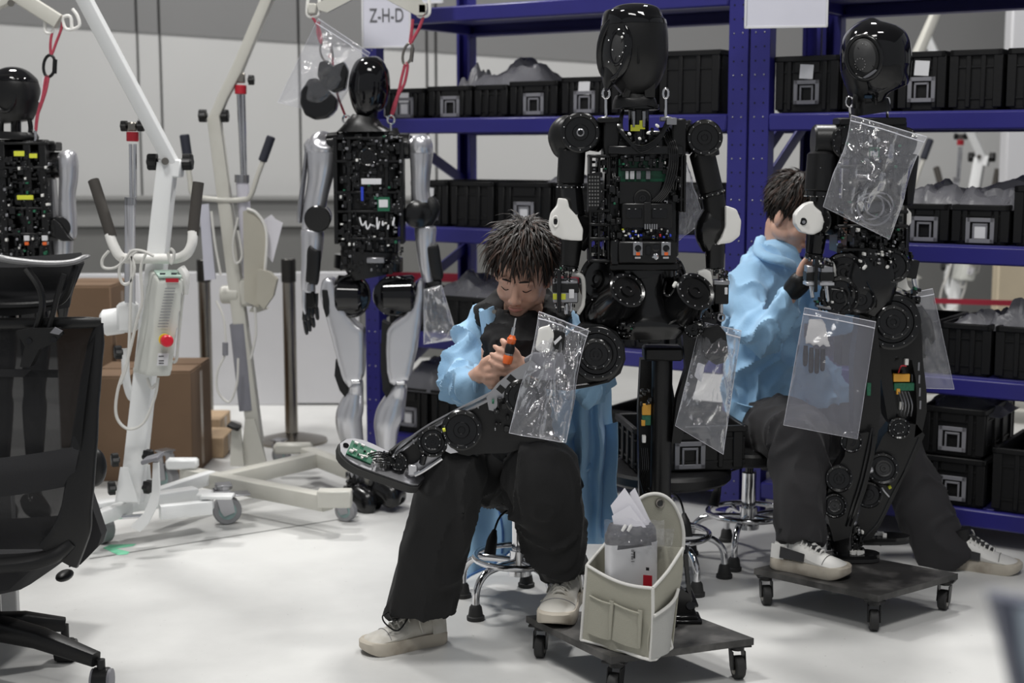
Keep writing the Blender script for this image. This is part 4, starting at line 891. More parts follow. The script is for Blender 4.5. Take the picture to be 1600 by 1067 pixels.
# ======== middle robot in its silver shells, hanging from the hoist, Y 5.5
def shell_arm(R, pts):
    pass
def middle_robot():
    R = Rb('humanoid_robot', 'humanoid robot in silver limb shells and glossy black head, hanging from the cream hoist', 'robot', 5.5, W(575, 795, 5.45), 'humanoid robots being put together')
    P = R.P; k = R.k
    R.loft('head', black_g, [(583, 88, 3, 4), (583, 90, 12, 16), (582, 96, 20, 27), (580, 106, 27, 33), (578, 122, 31, 37), (577, 140, 32, 37), (577, 156, 29, 34), (578, 168, 25, 29), (580, 177, 19, 22), (582, 180, 10, 12)], n=36, sub=5)
    R.new('visor_edge', MB().tube([P(549, 128, -.03), P(556, 150, -.06), P(560, 166, -.06), P(572, 176, -.06)], .003, 6, sm=4), black_p)
    R.cyl('neck', black_s, (574, 172, 0), (572, 205, 0), 17); R.loft('neck_collar', black_m, [(572, 182, 20, 22), (570, 194, 30, 30), (570, 206, 44, 34)], e=2.6, sub=3)
    R.box('torso_core', black_s, 538, 205, 622, 396, -.03, .1, bv=.01)
    R.loft('chest_frame', black_p, [(575, 204, 46, 30, .03), (578, 240, 54, 38, .03), (578, 300, 50, 38, .03), (578, 350, 46, 36, .03), (578, 398, 44, 34, .03)], e=4, n=24)
    fr = MB()
    for x in (527, 548, 606, 629): R.B(fr, x-2, 214, x+2, 380, -.075, .03, .002)
    for y in (216, 252, 300, 330, 372): R.B(fr, 526, y-2, 630, y+2, -.077, .0, .002)
    R.new('side_frame', fr, black_m)
    R.greeble(532, 212, 626, 300, -.062, 170, 51, cols=[(black_s, 7), (black_p, 4), (white_p, .15), (silver_d, .6), (green_m, .3), (grey_m, .6)], mx=10); R.greeble(532, 300, 626, 385, -.062, 150, 52, cols=[(black_s, 7), (black_p, 4), (white_p, .4), (silver_d, .7), (green_m, .2)], mx=10)
    R.box('circuit_board', green_m, 590, 308, 609, 330, -.085, -.078, bv=.001); R.box('chip_label', label_m, 592, 312, 606, 324, -.088, -.084, bv=.001); R.box('usb_port', label_m, 565, 279, 596, 288, -.09, -.07, bv=.001)
    R.box('blue_strip', MATS['wire_blue'], 564, 292, 568, 314, -.086, -.08, bv=.001)
    cables(R, [[(562+i*9, 340+(i % 3)*6, -.08), (566+i*8, 352+(i % 2)*6, -.1), (572+i*7, 346+(i % 3)*4, -.08)] for i in range(7)], .003, label_m)
    R.motor((575, 245, -.06), (575, 245, -.09), 14, name='fan', scr=6)
    for x in (541, 611): R.new('eye_bolt', MB().tube([P(x, 187, -.03)+V((math.cos(a)*.013, 0, math.sin(a)*.016)) for a in [2*PI*i/14 for i in range(14)]], .004, 8, True).cyl(P(x, 194, -.03), P(x, 214, -.03), .005, n=10), chrome)
    # arms
    for sd in (0, 1):
        m_ = (lambda x: x) if sd == 0 else (lambda x: x)
        if sd == 0:
            R.cyl('shoulder_motor', black_s, (532, 226, .0), (512, 228, .0), 20); R.cyl('shoulder_cap', silver, (490, 232, .0), (477, 234, -.01), 17, 15, bv=.012)
            R.loft('upper_arm', silver, [(506, 214, 8, 10, -.03), (505, 219, 19, 22, -.02), (504, 232, 24, 26), (503, 255, 22.5, 25), (500, 280, 19, 22), (496, 300, 17.5, 20), (491, 325, 17, 19, 0), (484, 350, 13, 16), (480, 366, 8, 12)], n=30, e=2.4)
            R.loft('arm_edge', silver_d, [(480, 232, 3, 14), (477, 262, 3, 14), (472, 300, 3.5, 14), (469, 330, 4, 14), (468, 348, 3, 10)], e=2.6)
            R.motor((499, 338, .03), (496, 342, -.05), 20, name='elbow_motor', scr=0, face=False, m=black_s)
            R.loft('forearm', silver, [(488, 358, 16, 17), (488, 363, 17.5, 19), (488, 380, 17, 19), (486, 410, 15, 17), (482, 440, 12, 14), (480, 456, 9, 11)], n=28, e=2.5)
            R.loft('forearm_pad', black_p, [(492, 388, 8, 7, -.035), (491, 392, 10.5, 9, -.035), (490, 415, 10.5, 9, -.035), (488, 438, 10, 9, -.03), (487, 443, 8, 7, -.03)], e=4)
            R.box('palm', black_s, 478, 452, 492, 482, -.02, .015, bv=.006); R.cyl('wrist_joint', silver_d, (486, 442, -.02), (486, 455, -.02), 7)
            for f, x, y0, y1 in ((0, 477, 478, 523), (1, 482, 478, 518), (2, 488, 478, 512), (3, 494, 458, 500)): R.loft('finger', black_s, [(x, y0, 3.8, 4), (x-1, (y0+y1)/2-3, 4.2, 4.4), (x-1, (y0+y1)/2, 3.2, 3.4), (x, (y0+y1)/2+3, 4, 4.2), (x+2, y1-4, 3.2, 3.4), (x+3, y1, 1.5, 1.8)], n=10, sub=3)
            R.loft('palm_shell', silver, [(477, 448, 3, 10), (476, 462, 4, 13), (476, 480, 3.5, 12), (478, 490, 2, 8)], e=2.6)
        else:
            R.cyl('shoulder_motor', black_s, (624, 228, .0), (640, 228, .0), 20)
            R.loft('upper_arm', silver, [(655, 218, 7, 9, -.02), (656, 222, 16, 20, -.02), (658, 234, 19, 24), (658, 255, 17, 23), (657, 280, 15, 20), (657, 300, 14.5, 19), (660, 318, 14, 18), (662, 328, 9, 12)], n=30, e=2.4)
            R.motor((652, 336, .03), (654, 334, -.05), 21, name='elbow_motor', scr=0, face=False, m=black_s); R.loft('elbow_housing', black_p, [(668, 310, 10, 14), (674, 326, 14, 18), (666, 345, 12, 16), (660, 354, 9, 12)], e=2.6)
            R.loft('forearm', silver, [(665, 352, 12, 16), (665, 357, 17, 18), (665, 375, 16, 18), (666, 400, 14, 16), (668, 425, 11, 14), (670, 440, 8, 10)], n=28, e=2.5)
            R.loft('forearm_pad', black_p, [(676, 383, 6, 7, -.035), (677, 387, 9, 9, -.035), (680, 410, 9.5, 9, -.035), (684, 430, 9, 9, -.03), (685, 437, 6, 6, -.03)], e=4)
            R.box('palm', black_s, 666, 436, 690, 450, -.02, .02, bv=.006)
            for f in range(4): R.loft('finger', black_s, [(667+f*6, 446, 3.4, 4, -.02), (665+f*7, 470, 3.6, 4, -.03), (668+f*7, 490, 3, 3.4, -.03), (670+f*6, 502, 1.5, 2, -.02)], n=10, sub=3)
    # waist, hips
    R.cyl('waist_motor', black_s, (552, 398, .03), (551, 420, .03), 30); R.cyl('waist_motor', black_s, (604, 402, .03), (604, 424, .03), 26)
    R.box('waist_bar', silver_d, 573, 402, 601, 411, -.09, -.07, bv=.003); R.loft('waist_frame', black_p, [(576, 392, 44, 32), (576, 410, 40, 32), (580, 432, 30, 30)], e=3, sub=3)
    R.greeble(530, 388, 630, 424, -.06, 60, 53, cols=[(black_s, 6), (black_p, 3), (silver_d, .6)], mx=9)
    R.motor((552, 462, .06), (550, 462, -.05), 27, name='hip_motor', scr=0, m=black_g, n=32, face=False); R.motor((612, 462, .06), (614, 462, -.05), 30, name='hip_motor', scr=0, m=black_g, n=32, face=False)
    R.cyl('hip_motor_ring', black_g, (526, 462, .0), (566, 462, .0), 33, 30, bv=.01, n=32); R.cyl('hip_motor_ring', black_g, (597, 462, .0), (648, 462, .0), 30, 33, bv=.01, n=32)
    R.new('hip_band', MB().tube([P(550+28*math.cos(a), 462+33*math.sin(a), -.052) for a in [2*PI*i/24 for i in range(24)]], .004, 8, True), black_s)
    # thighs: open shells wrapped round the hip motors
    def thigh(pts, dep, lab=None):
        c = R.new('thigh_shell', blob(MB().slab([P(x, y, dep) for x, y in pts], .12), .009, 8), silver); return c
    thigh([(505, 436), (513, 431), (522, 434), (528, 450), (534, 470), (545, 490), (560, 506), (570, 512), (571, 540), (570, 575), (568, 592), (558, 594), (548, 604), (538, 592), (530, 565), (520, 525), (509, 485), (502, 460)], .0)
    thigh([(655, 432), (662, 440), (662, 465), (658, 505), (652, 545), (644, 580), (640, 592), (628, 592), (617, 600), (610, 596), (606, 580), (604, 545), (606, 512), (616, 502), (634, 490), (648, 470), (652, 450)], .0)
    R.slab('thigh_pad', black_p, [(503, 452), (512, 452), (515, 470), (515, 490), (510, 497), (505, 480)], -.055, .02, bev=.004)
    R.slab('inner_thigh', black_p, [(598, 500), (610, 506), (608, 560), (610, 600), (600, 610), (596, 570)], .0, .08)
    R.slab('knee_cover', black_p, [(526, 560), (534, 590), (545, 605), (540, 618), (532, 608), (524, 585)], .0, .06); R.slab('knee_cover', black_p, [(602, 588), (612, 600), (622, 600), (618, 616), (606, 622), (598, 606)], .0, .06)
    R.loft('shin_shell', silver, [(553, 592, 7, 9, -.03), (556, 597, 11, 14, -.02), (555, 612, 13, 18), (549, 635, 20, 22), (545, 652, 21, 24), (547, 672, 20, 22), (552, 695, 17, 19), (556, 715, 14, 15), (558, 740, 12, 12), (560, 758, 10, 11)], n=30, e=2.3)
    R.loft('shin_shell', silver, [(625, 594, 6, 9, -.03), (626, 600, 10, 14, -.02), (620, 618, 16, 18), (611, 642, 22, 22), (605, 660, 21, 24), (604, 680, 18, 22), (604, 700, 15, 18), (604, 720, 13, 15), (606, 740, 11, 12), (606, 750, 9, 10)], n=30, e=2.3)
    for x, y in ((556, 596), (626, 598)): R.cyl('knee_pin', chrome, (x-7, y, -.055), (x+7, y, -.055), 3.5)
    for x, y, L in ((562, 762, 0), (600, 752, 1)):
        R.loft('foot', black_s, [(x-8, y-12, 12, 14, .02), (x-4, y, 17, 20, .0), (x+4, y+12, 21, 30, -.03), (x+12, y+22, 22, 26, -.06), (x+16, y+31, 16, 20, -.08), (x+18, y+34, 6, 8, -.08)], e=2.5, n=26)
        R.greeble(x-22, y-22, x+6, y+4, -.04, 26, 54+L, mx=8)
    R.done(); return R
R3 = middle_robot()
def left_robot():
    R = Rb('humanoid_robot', 'robot cut by the left picture edge, yellow labels on its back and one silver arm', 'robot', 5.3, W(30, 800, 5.3), 'humanoid robots being put together')
    P = R.P
    R.loft('head', black_m, [(22, 106, 8, 8), (22, 110, 20, 24), (22, 122, 32, 38), (22, 140, 38, 42), (22, 160, 37, 40), (24, 178, 31, 34), (26, 190, 24, 26)], n=36, sub=5)
    R.loft('head_cap', black_g, [(22, 104.5, 4, 4), (22, 106, 12, 14), (22, 111, 22, 26), (22, 121, 32.5, 38.5), (22, 127, 35, 41)], n=36, sub=5)
    R.new('ear_ring', MB().tube([P(8+16*math.cos(a), 148+26*math.sin(a), -.085+.0*math.cos(a)) for a in [2*PI*i/24 for i in range(24)]], .007, 8, True), black_s)
    for x in (3, 24, 46): R.tube('neck_strut', black_m, [(x, 186, -.03), (x-1 if x < 40 else x+2, 200, -.02), (x, 214, -.02)], .009)
    R.cyl('neck', black_s, (25, 190, .02), (25, 216, .02), 8)
    R.loft('neck_collar', black_m, [(26, 206, 28, 26), (26, 213, 32, 28), (26, 218, 30, 27)], e=3, sub=2)
    R.box('torso_core', black_s, -20, 218, 72, 405, -.03, .1, bv=.01)
    fr = MB()
    for x in (12, 52, 76): R.B(fr, x-2, 220, x+2, 400, -.075, .03, .002)
    for y in (224, 262, 325, 365): R.B(fr, -20, y-2, 80, y+2, -.077, .0, .002)
    R.new('side_frame', fr, black_m); R.box('cross_bar', black_m, -20, 222, 92, 236, -.03, .05)
    for a in ((22, 236, 38, 244), (46, 240, 58, 247), (27, 305, 52, 312)): R.box('yellow_label', yellow, *a, -.088, -.082, bv=.0008)
    R.greeble(-10, 240, 78, 320, -.06, 150, 61); R.greeble(-10, 320, 78, 400, -.06, 150, 62)
    for x0 in (38, 66): R.box('camera_port', label_m, x0, 368, x0+8, 376, -.09, -.08, bv=.001); R.box('orange_tab', orange, x0+1, 378, x0+7, 383, -.09, -.08, bv=.001)
    R.cyl('eye_bolt', chrome, (55, 204, -.02), (55, 224, -.02), 2.6)
    R.cyl('shoulder_motor', black_s, (78, 258, .0), (96, 258, .0), 20)
    R.loft('upper_arm', silver, [(104, 235, 6, 8), (105, 240, 13, 16), (107, 255, 14.5, 20), (107, 280, 13.5, 18), (105, 305, 12, 17), (106, 340, 13, 17), (110, 365, 10, 14), (114, 374, 5, 8)], n=26, e=2.3)
    R.slab('arm_inner', silver, [(78, 278), (86, 280), (88, 310), (90, 340), (84, 345), (80, 320)], .0, .04)
    R.cyl('shoulder_motor', black_s, (-24, 258, .0), (-44, 258, .0), 20)
    R.loft('upper_arm', silver, [(-52, 235, 6, 8), (-53, 240, 13, 16), (-55, 255, 14.5, 20), (-55, 280, 13.5, 18), (-53, 305, 12, 17), (-54, 340, 13, 17), (-57, 365, 10, 14)], n=26, e=2.3)
    R.motor((-46, 352, .03), (-46, 356, -.05), 17, name='elbow_motor', face=False, scr=0); R.loft('forearm', silver, [(-50, 376, 16, 17), (-50, 392, 15, 16), (-50, 420, 13, 14), (-50, 460, 11, 12)], n=24, e=2.4)
    R.loft('hand', black_s, [(-50, 458, 8, 10), (-50, 475, 10, 7), (-50, 495, 7, 5), (-50, 510, 3, 3)], e=2.6); R.loft('hand', black_s, [(98, 458, 8, 10), (98, 475, 10, 7), (98, 495, 7, 5), (98, 510, 3, 3)], e=2.6)
    R.motor((98, 352, .03), (92, 356, -.05), 17, name='elbow_motor', face=False, scr=0); R.slab('elbow_edge', black_p, [(84, 340), (96, 350), (106, 366), (116, 376), (100, 377), (88, 372)], -.05, .03, bev=.004)
    R.loft('forearm', silver, [(98, 376, 16, 17), (98, 392, 15, 16), (98, 420, 13, 14), (98, 460, 11, 12)], n=24, e=2.4)
    R.loft('waist', black_s, [(28, 400, 40, 34), (28, 420, 36, 32), (28, 450, 44, 34), (28, 480, 36, 30)], e=3); R.greeble(-5, 395, 80, 412, -.07, 40, 63)
    for x in (2, 54): R.loft('leg', black_s, [(x, 470, 24, 26), (x+2, 540, 22, 24), (x, 610, 16, 18), (x, 640, 18, 20), (x, 730, 12, 14), (x, 780, 11, 14)], e=2.4)
    for x in (2, 54): R.loft('foot', black_s, [(x, 776, 12, 16), (x+2, 790, 16, 34, -.03), (x+4, 802, 14, 30, -.05)], e=2.6, sub=3)
    R.done(); return R
R4 = left_robot()
# ------------------------------------------------------------ dollies
dolly_top = mat('dolly_board', (.06, .058, .056), .5, var=.5, sc_=9, bump=.05, dirt=(.13, .125, .12))
def caster(parent, c, zt, wr=.028, rz=0, brake=False, m_w=rubber, hub=steel, fork=black_m):
    # c: floor contact point; zt: height of the mount
    c = V(c); R = Rm(rz); ux, uy = R@V((1, 0, 0)), R@V((0, 1, 0)); wc = c+V((0, 0, wr))
    mb = MB().box(c+V((0, 0, zt-.003))+uy*.01, (.06, .055, .006), R, .001).cyl(c+V((0, 0, zt-.018))+uy*.01, c+V((0, 0, zt-.006))+uy*.01, wr*.62, n=16)
    for s_ in (-1, 1): mb.prism([(-.5*wr, -.1*wr), (.25*wr, -.35*wr), (.5*wr, 0), (.9*wr, zt-wr-.02), (-.2*wr, zt-wr-.02)], wc+ux*(s_*wr*.55), uy, V((0, 0, 1)), .003)
    f = obj('caster_fork', mb, fork, parent)
    wq = obj('wheel', MB().lathe(wc-ux*wr*.42, wc+ux*wr*.42, [(0, wr*.6), (0, wr*.9), (.12, wr), (.88, wr), (1, wr*.9), (1, wr*.6)], 24), m_w, f)
    obj('hub', MB().lathe(wc-ux*wr*.46, wc+ux*wr*.46, [(0, wr*.3), (.03, wr*.62), (.97, wr*.62), (1, wr*.3)], 20), hub, f)
    if brake: obj('brake_pedal', MB().box(wc+V((0, 0, wr*1.1))-uy*wr*.9, (wr*1.3, wr*1.4, .006), R, .002), fork, f)
    return f
def dolly(label, corners, z, name='equipment_dolly'):
    cs = [FL(x, y, z) for x, y in corners]; c = sum(cs, V((0, 0, 0)))/4
    root = thing(name, label, 'dolly', (c.x, c.y, 0))
    obj('board', MB().slab([p-V((0, 0, .009)) for p in cs], .018), dolly_top, root)
    for p in cs:
        q = p+(c-p)*.13; q.z = 0; caster(root, q, z-.018, .03, rz=random.uniform(-.6, .6), brake=False, m_w=rubber_b)
    return root, c
D1, c1 = dolly('scuffed black board dolly on casters carrying the post stand and the canvas organizer', [(822, 962), (955, 1027), (1178, 997), (1040, 945)], .11)
D2, c2 = dolly('scuffed black board dolly on casters under the feet of the right robot', [(1178, 888), (1372, 931), (1497, 896), (1300, 860)], .11)
# post stand
pb = FL(1035, 962, .11); PY = 3.98
def pp(x, y): return W(x, y, PY)
S1 = thing('robot_stand', 'thick black post stand holding the front robot at its hips', 'stand', (pp(1035, 900).x, PY, .11), None)
ptop = pp(1035, 545); pbx = V((ptop.x, PY, .11))
obj('post', MB().cyl(pbx, ptop, .0285, n=32), black_m, S1)
obj('top_clamp', MB().box(ptop+V((0, 0, -.01)), (.105, .09, .036), bv=.006), black_p, S1)
obj('base_plate', MB().box(pbx+V((0, 0, .004)), (.2, .16, .008), bv=.002), black_s, S1)
obj('base_collar', MB().cyl(pbx+V((0, 0, .008)), pbx+V((0, 0, .05)), .042, .034, n=28), black_s, S1)
# toggle clamp beside the post
def clamp():
    Y = 3.84; P = lambda x, y, d=0: W(x, y, Y+d)
    b = FL(1068, 968, .11); r = thing('toggle_clamp', 'black lever clamp with an upright arm, standing on the front dolly beside the organizer', 'clamp', (b.x, b.y, .11)); Yb = b.y
    P = lambda x, y, d=0: W(x, y, Yb+d)
    z = V((0, 0, .11))
    obj('base', MB().box(V((b.x, b.y, .115)), (.09, .08, .01), bv=.003).box(V((b.x, b.y, .124)), (.07, .06, .01), bv=.003), black_s, r)
    obj('foot_disc', MB().cyl(V((b.x-.05, b.y-.05, .11)), V((b.x-.05, b.y-.05, .122)), .028, n=20), black_s, r)
    obj('bracket', MB().slab([P(1054, 962), P(1048, 930), P(1060, 915), P(1075, 925), P(1084, 945), P(1086, 964)], .03), black_s, r)
    obj('arm', MB().loft([(P(1070, 858), .008, .008, 4), (P(1074, 900), .006, .007, 4), (P(1078, 945), .008, .008, 4)], 12, sub=4), black_g, r)
    for x, y, r_ in ((1070, 858, .012), (1079, 946, .014), (1056, 920, .012)): obj('pivot', MB().cyl(P(x, y, -.02), P(x, y, .02), r_, n=18, bv=.003), black_g, r)
    obj('handle', MB().tube([P(1072, 856, -.01), P(1062, 864, -.01), P(1056, 880, -.01), P(1052, 915, -.01)], .009, 8, sm=5), black_s, r)
    obj('link', MB().slab([P(1042, 925, .02), P(1050, 890, .02), P(1056, 895, .02), P(1058, 930, .02)], .02), black_s, r)
clamp()
# ------------------------------------------------------------ stools
def stool(label, fx, fy, seat_px, seat_py, R_=.19, rz=.3, ring=.135, lever=True, seat_z=None, seat_r=.19):
    f = FL(fx, fy, 0); c = V((f.x, f.y, 0))
    zs = seat_z
    root = thing('work_stool', label, 'stool', c, 'round black seated chrome stools')
    q = lambda r, a, z: c+V((r*math.cos(a), r*math.sin(a), z))
    obj('seat', MB().lathe(c+V((0, 0, zs-.05)), c+V((0, 0, zs)), [(0, seat_r*.86), (.1, seat_r*.95), (.3, seat_r), (.75, seat_r), (.93, seat_r*.96), (1, seat_r*.85)], 40), black_p, root)
    obj('seat_plate', MB().cyl(c+V((0, 0, zs-.062)), c+V((0, 0, zs-.05)), seat_r*.5, n=24), black_m, root)
    obj('gas_column', MB().cyl(c+V((0, 0, .1)), c+V((0, 0, zs-.1)), .024, n=24), chrome, root)
    obj('piston', MB().cyl(c+V((0, 0, zs-.1)), c+V((0, 0, zs-.06)), .014, n=16), black_g, root)
    obj('hub', MB().lathe(c+V((0, 0, .095)), c+V((0, 0, .17)), [(0, .036), (.2, .036), (.3, .03), (1, .03)], 24), chrome, root)
    obj('foot_ring', MB().tube([q(ring, 2*PI*i/40, .15) for i in range(40)], .0095, 10, True), chrome, root)
    for i in range(5):
        a = rz+2*PI*i/5
        l = obj('leg', MB().tube([q(.02, a, .135), q(.1, a, .135), q(R_*.8, a, .125), q(R_*.97, a, .09), q(R_, a, .03)], .011, 10, sm=5), chrome, root)
        obj('rubber_foot', MB().lathe(q(R_, a, 0), q(R_, a, .045), [(0, .026), (.25, .026), (.3, .022), (.85, .018), (1, .013)], 18), rubber_b, l)
    if lever:
        a = 2.9 if lever is True else lever
        h = obj('lever', MB().tube([q(.03, a, zs-.075), q(.14, a, zs-.08), q(.19, a, zs-.12)], .0035, 6, sm=4), black_m, root)
        obj('lever_paddle', MB().loft([(q(.18, a, zs-.112), .006, .006, 3), (q(.2, a, zs-.14), .016, .008, 3), (q(.215, a, zs-.175), .018, .008, 3)], 12, sub=3), black_p, h)
    return root, c, zs
ST1 = stool('chrome stool with black seat that the worker with the screwdriver sits on', 812, 945, 0, 0, rz=.2, seat_z=.385, lever=4.3)
ST2 = stool('chrome stool with black seat that the second worker sits on', 1168, 868, 0, 0, rz=.55, seat_z=.385, lever=4.0)
ST3 = stool('chrome stool carrying a black crate, behind the black post', 1040, 905, 0, 0, rz=.1, seat_z=.37, lever=4.9, seat_r=.2)
def crate_on_stool():
    c = ST3[1]+V((.04, .02, ST3[2]+.003))
    crate_at(c, math.radians(8), .36, .27, .14, 'black crate with grey card holder sitting on the stool behind the black post', 'crates on stools', 1)
crate_on_stool()
# ------------------------------------------------------------ hoists
def star_knob(c, d, r=.024):
    mb = MB(); c = V(c); d = V(d).normalized(); x, y = frame(d); n = 24
    rs = []
    for t, f in ((0, .45), (.15, .45), (.16, 1), (.85, 1), (1, .8)):
        rs.append([c+d*(t*r*1.3)+(x*math.cos(2*PI*j/n)+y*math.sin(2*PI*j/n))*r*f*(1+.13*math.cos(6*2*PI*j/n) if f > .5 else 1) for j in range(n)])
    return mb.rings(rs)
def sq(mb, a, b_, w0, w1, d0=None, up=(0, -1, 0)): return mb.loft([(a, w0, d0 or w0, 9), (b_, w1, d0 or w1, 9)], 16, up=up)
def hoist_left():
    Y = 4.95; k = Y/FPX; P = lambda x, y, d=0: W(x, y, Y+d)
    b = FL(210, 795, 0); root = thing('lifting_hoist', 'white lifting hoist with control box and red stop button, in front of the cartons', 'hoist', (P(205, 780).x, Y, 0), 'wheeled lifting hoists')
    N = lambda n, mb, m, p=None, **kk: obj(n, mb, m, p or root, **kk)
    N('mast', sq(MB(), P(206, 782), P(262, 255), .037, .030, .037), white_h)
    N('mast_cap', MB().box(P(268, 262, -.0), (.075, .07, .06), (0, .1, 0), .005), white_h)
    N('boom', sq(MB(), P(272, 262, -.0), P(90, -80, -.25), .022, .022, .03), white_h)
    N('boom_pivot', MB().cyl(P(258, 252, -.05), P(258, 252, .05), .012, n=12), steel)
    for x in (242, 290): N('star_knob', star_knob(P(x+ (6 if x < 260 else -6), 253), (-1 if x < 260 else 1, 0, 0), .028), black_p)
    N('actuator_rod', MB().cyl(P(204, 225), P(205, 312), .006, n=10).cyl(P(211, 225), P(211, 312), .006, n=10), chrome)
    N('actuator_tube', MB().cyl(P(203, 312), P(203, 480), .018, n=18, bv=.003), silver); N('actuator_collar', MB().cyl(P(204, 308), P(204, 320), .02, n=18), silver_d)
    N('red_collar', MB().cyl(P(207, 206), P(207, 221), .02, n=18, bv=.002), red_m); N('rod_clevis', MB().box(P(207, 198), (.03, .03, .03), bv=.004), steel)
    for s_, x in ((-1, 200), (1, 214)): N('star_knob', star_knob(P(x, 197), (s_, 0, 0), .018), black_p)
    N('actuator_motor', MB().cyl(P(160, 505, .02), P(195, 500, .02), .045, n=20, bv=.01).box(P(200, 495), (.06, .08, .1), bv=.01), white_h)
    # steering handle
    N('handle_bar', MB().tube([P(171, 366, -.08), P(178, 385, -.09), P(190, 402, -.09), P(214, 404, -.07), P(245, 404, -.06), P(275, 404, -.07), P(292, 396, -.09), P(300, 380, -.09), P(301, 362, -.08)], .017, 12, sm=5), white_p)
    N('hand_grip', MB().tube([P(146, 282, -.04), P(152, 300, -.05), P(174, 370, -.08)], .019, 12, sm=3), mat('grip_brown', (.045, .04, .035), .8, bump=.15, bsc=300)); N('hand_grip', MB().tube([P(310, 285, -.04), P(307, 310, -.05), P(301, 368, -.08)], .019, 12, sm=3), MATS['grip_brown'])
    # control box
    pts = [P(238, 420, -.09), P(290, 428, -.13), P(270, 586, -.13), P(214, 583, -.09)]
    bx = MB(); f = [P(247, 436, -.15), P(289, 436, -.15), P(268, 588, -.14), P(230, 588, -.14)]; bk = [P(232, 420, -.03), P(277, 420, -.03), P(256, 583, -.03), P(205, 583, -.03)]
    bx.add(f+bk, [(0, 1, 2, 3), (7, 6, 5, 4), (0, 4, 5, 1), (1, 5, 6, 2), (2, 6, 7, 3), (3, 7, 4, 0)])
    cb = N('control_box', blob(bx, .009, 3), mat('box_cream', (.6, .61, .57), .4))
    N('control_lid', MB().slab([P(248, 433, -.151), P(284, 433, -.151), P(276, 423, -.05), P(240, 423, -.05)], .006), mat('lid_green', (.42, .55, .48), .5), cb)
    N('button_strip', MB().box(P(254, 428, -.12), (.016, .012, .006)).box(P(272, 428, -.12), (.016, .012, .006)), navy, cb)
    N('red_label', MB().slab([P(259, 435, -.155), P(279, 435, -.155), P(279, 441, -.155), P(259, 441, -.155)], .002), red_m, cb)
    for i in range(14): N('print_line', MB().slab([P(258-i*.9, 450+i*4.6, -.155), P(274-i*.9, 450+i*4.6, -.155), P(274-i*.9, 451.2+i*4.6, -.155), P(258-i*.9, 451.2+i*4.6, -.155)], .0015), grey_m, cb)
    N('stop_base', MB().cyl(P(257, 530, -.15), P(257, 531, -.17), .019, n=20), mat('stop_yellow', (.8, .6, .02), .4), cb); N('stop_button', MB().cyl(P(259, 532, -.165), P(262, 533, -.195), .02, n=22, bv=.005), mat('stop_red', (.65, .01, .03), .35), cb)
    N('rating_label', MB().slab([P(247, 552, -.155), P(264, 552, -.155), P(262, 571, -.155), P(245, 571, -.155)], .002), label_m, cb)
    for y in (556, 563, 567): N('print_line', MB().slab([P(248, y, -.157), P(256, y, -.157), P(256, y+1.2, -.157), P(248, y+1.2, -.157)], .001), black_p, cb)
    N('handset', MB().loft([(P(282, 418, -.1), .03, .012, 3), (P(290, 432, -.1), .028, .012, 3), (P(290, 460, -.1), .01, .008, 3)], 16, sub=3), white_p)
    # cables
    for pts in ([(170, 392), (160, 405), (162, 418), (180, 418), (196, 405), (206, 392), (222, 392), (240, 400)], [(192, 400), (186, 425), (192, 443), (204, 440), (210, 420), (206, 400), (214, 392)], [(228, 396), (220, 420), (222, 470), (214, 500), (200, 560), (184, 610), (182, 650), (200, 670), (225, 660), (242, 620), (247, 590)],
                [(206, 400), (204, 470), (200, 560), (188, 600)], [(230, 590), (236, 606), (244, 600)], [(262, 394), (268, 412), (272, 395), (266, 388)], [(286, 460), (280, 520), (276, 560), (270, 566)]):
        N('cable', MB().tube([P(x, y, -.11) for x, y in pts], .0052, 6, sm=6), pipe_m)
    N('strut', MB().tube([P(196, 545), P(197, 590), P(205, 620), P(222, 628)], .014, 8, sm=4), white_h)
    for x, y, s_ in ((192, 550, -1), (187, 718, -1), (226, 712, 1), (182, 762, -1), (226, 760, 1)): N('star_knob', star_knob(P(x, y, -.05), (s_, -.4, 0), .022), black_p)
    # base
    N('mast_socket', MB().slab([P(180, 784, -.05), P(188, 730, -.05), P(200, 730, -.05), P(216, 784, -.05)], .006), white_h)
    N('mast_socket', MB().slab([P(222, 784, .04), P(226, 726, .04), P(234, 726, .04), P(238, 784, .04)], .006), white_h)
    N('pedal_arm', MB().slab([P(212, 814, -.2), P(226, 800, -.2), P(238, 770, -.2), P(240, 722, -.2), P(248, 722, -.2), P(250, 765, -.2), P(246, 790, -.2), P(232, 818, -.2), P(220, 830, -.2), P(205, 822, -.2)], .02), white_h)
    N('pedal_pad', MB().box(P(238, 716, -.2), (.06, .08, .014), (0, -.3, 0), .004), grey_m)
    za = .12
    def g(x, y, z=za): return FL(x, y, z)
    N('cross_beam', sq(MB(), g(150, 795), g(305, 772), .032, .032, .026, up=(0, 0, 1)), white_h)
    N('base_leg', sq(MB(), g(250, 800), g(330, 792), .02, .02, .024, up=(0, 0, 1)), white_h)
    N('base_leg', sq(MB(), g(240, 775), g(330, 745), .02, .02, .024, up=(0, 0, 1)), white_h)
    N('base_leg', sq(MB(), g(200, 792), g(140, 815), .02, .02, .024, up=(0, 0, 1)), white_h)
    N('leg_bracket', MB().box(g(320, 784, .125), (.05, .08, .07), bv=.005).box(g(340, 775, .155), (.11, .06, .012), bv=.004), white_h)
    N('leg_bracket', MB().box(g(285, 724, .16), (.12, .05, .04), bv=.008), white_h)
    N('brake_rod', MB().cyl(g(155, 810, .1), g(235, 805, .1), .008, n=8), chrome)
    for x, y, zt_, br in ((355, 818, .15, True), (262, 764, .16, True), (160, 848, .13, False)):
        c = FL(x, y, 0); caster(root, c, zt_, .052, rz=.9 if x != 355 else 1.9, brake=br, m_w=rubber, hub=teal, fork=silver_d)
    return root
H1 = hoist_left()
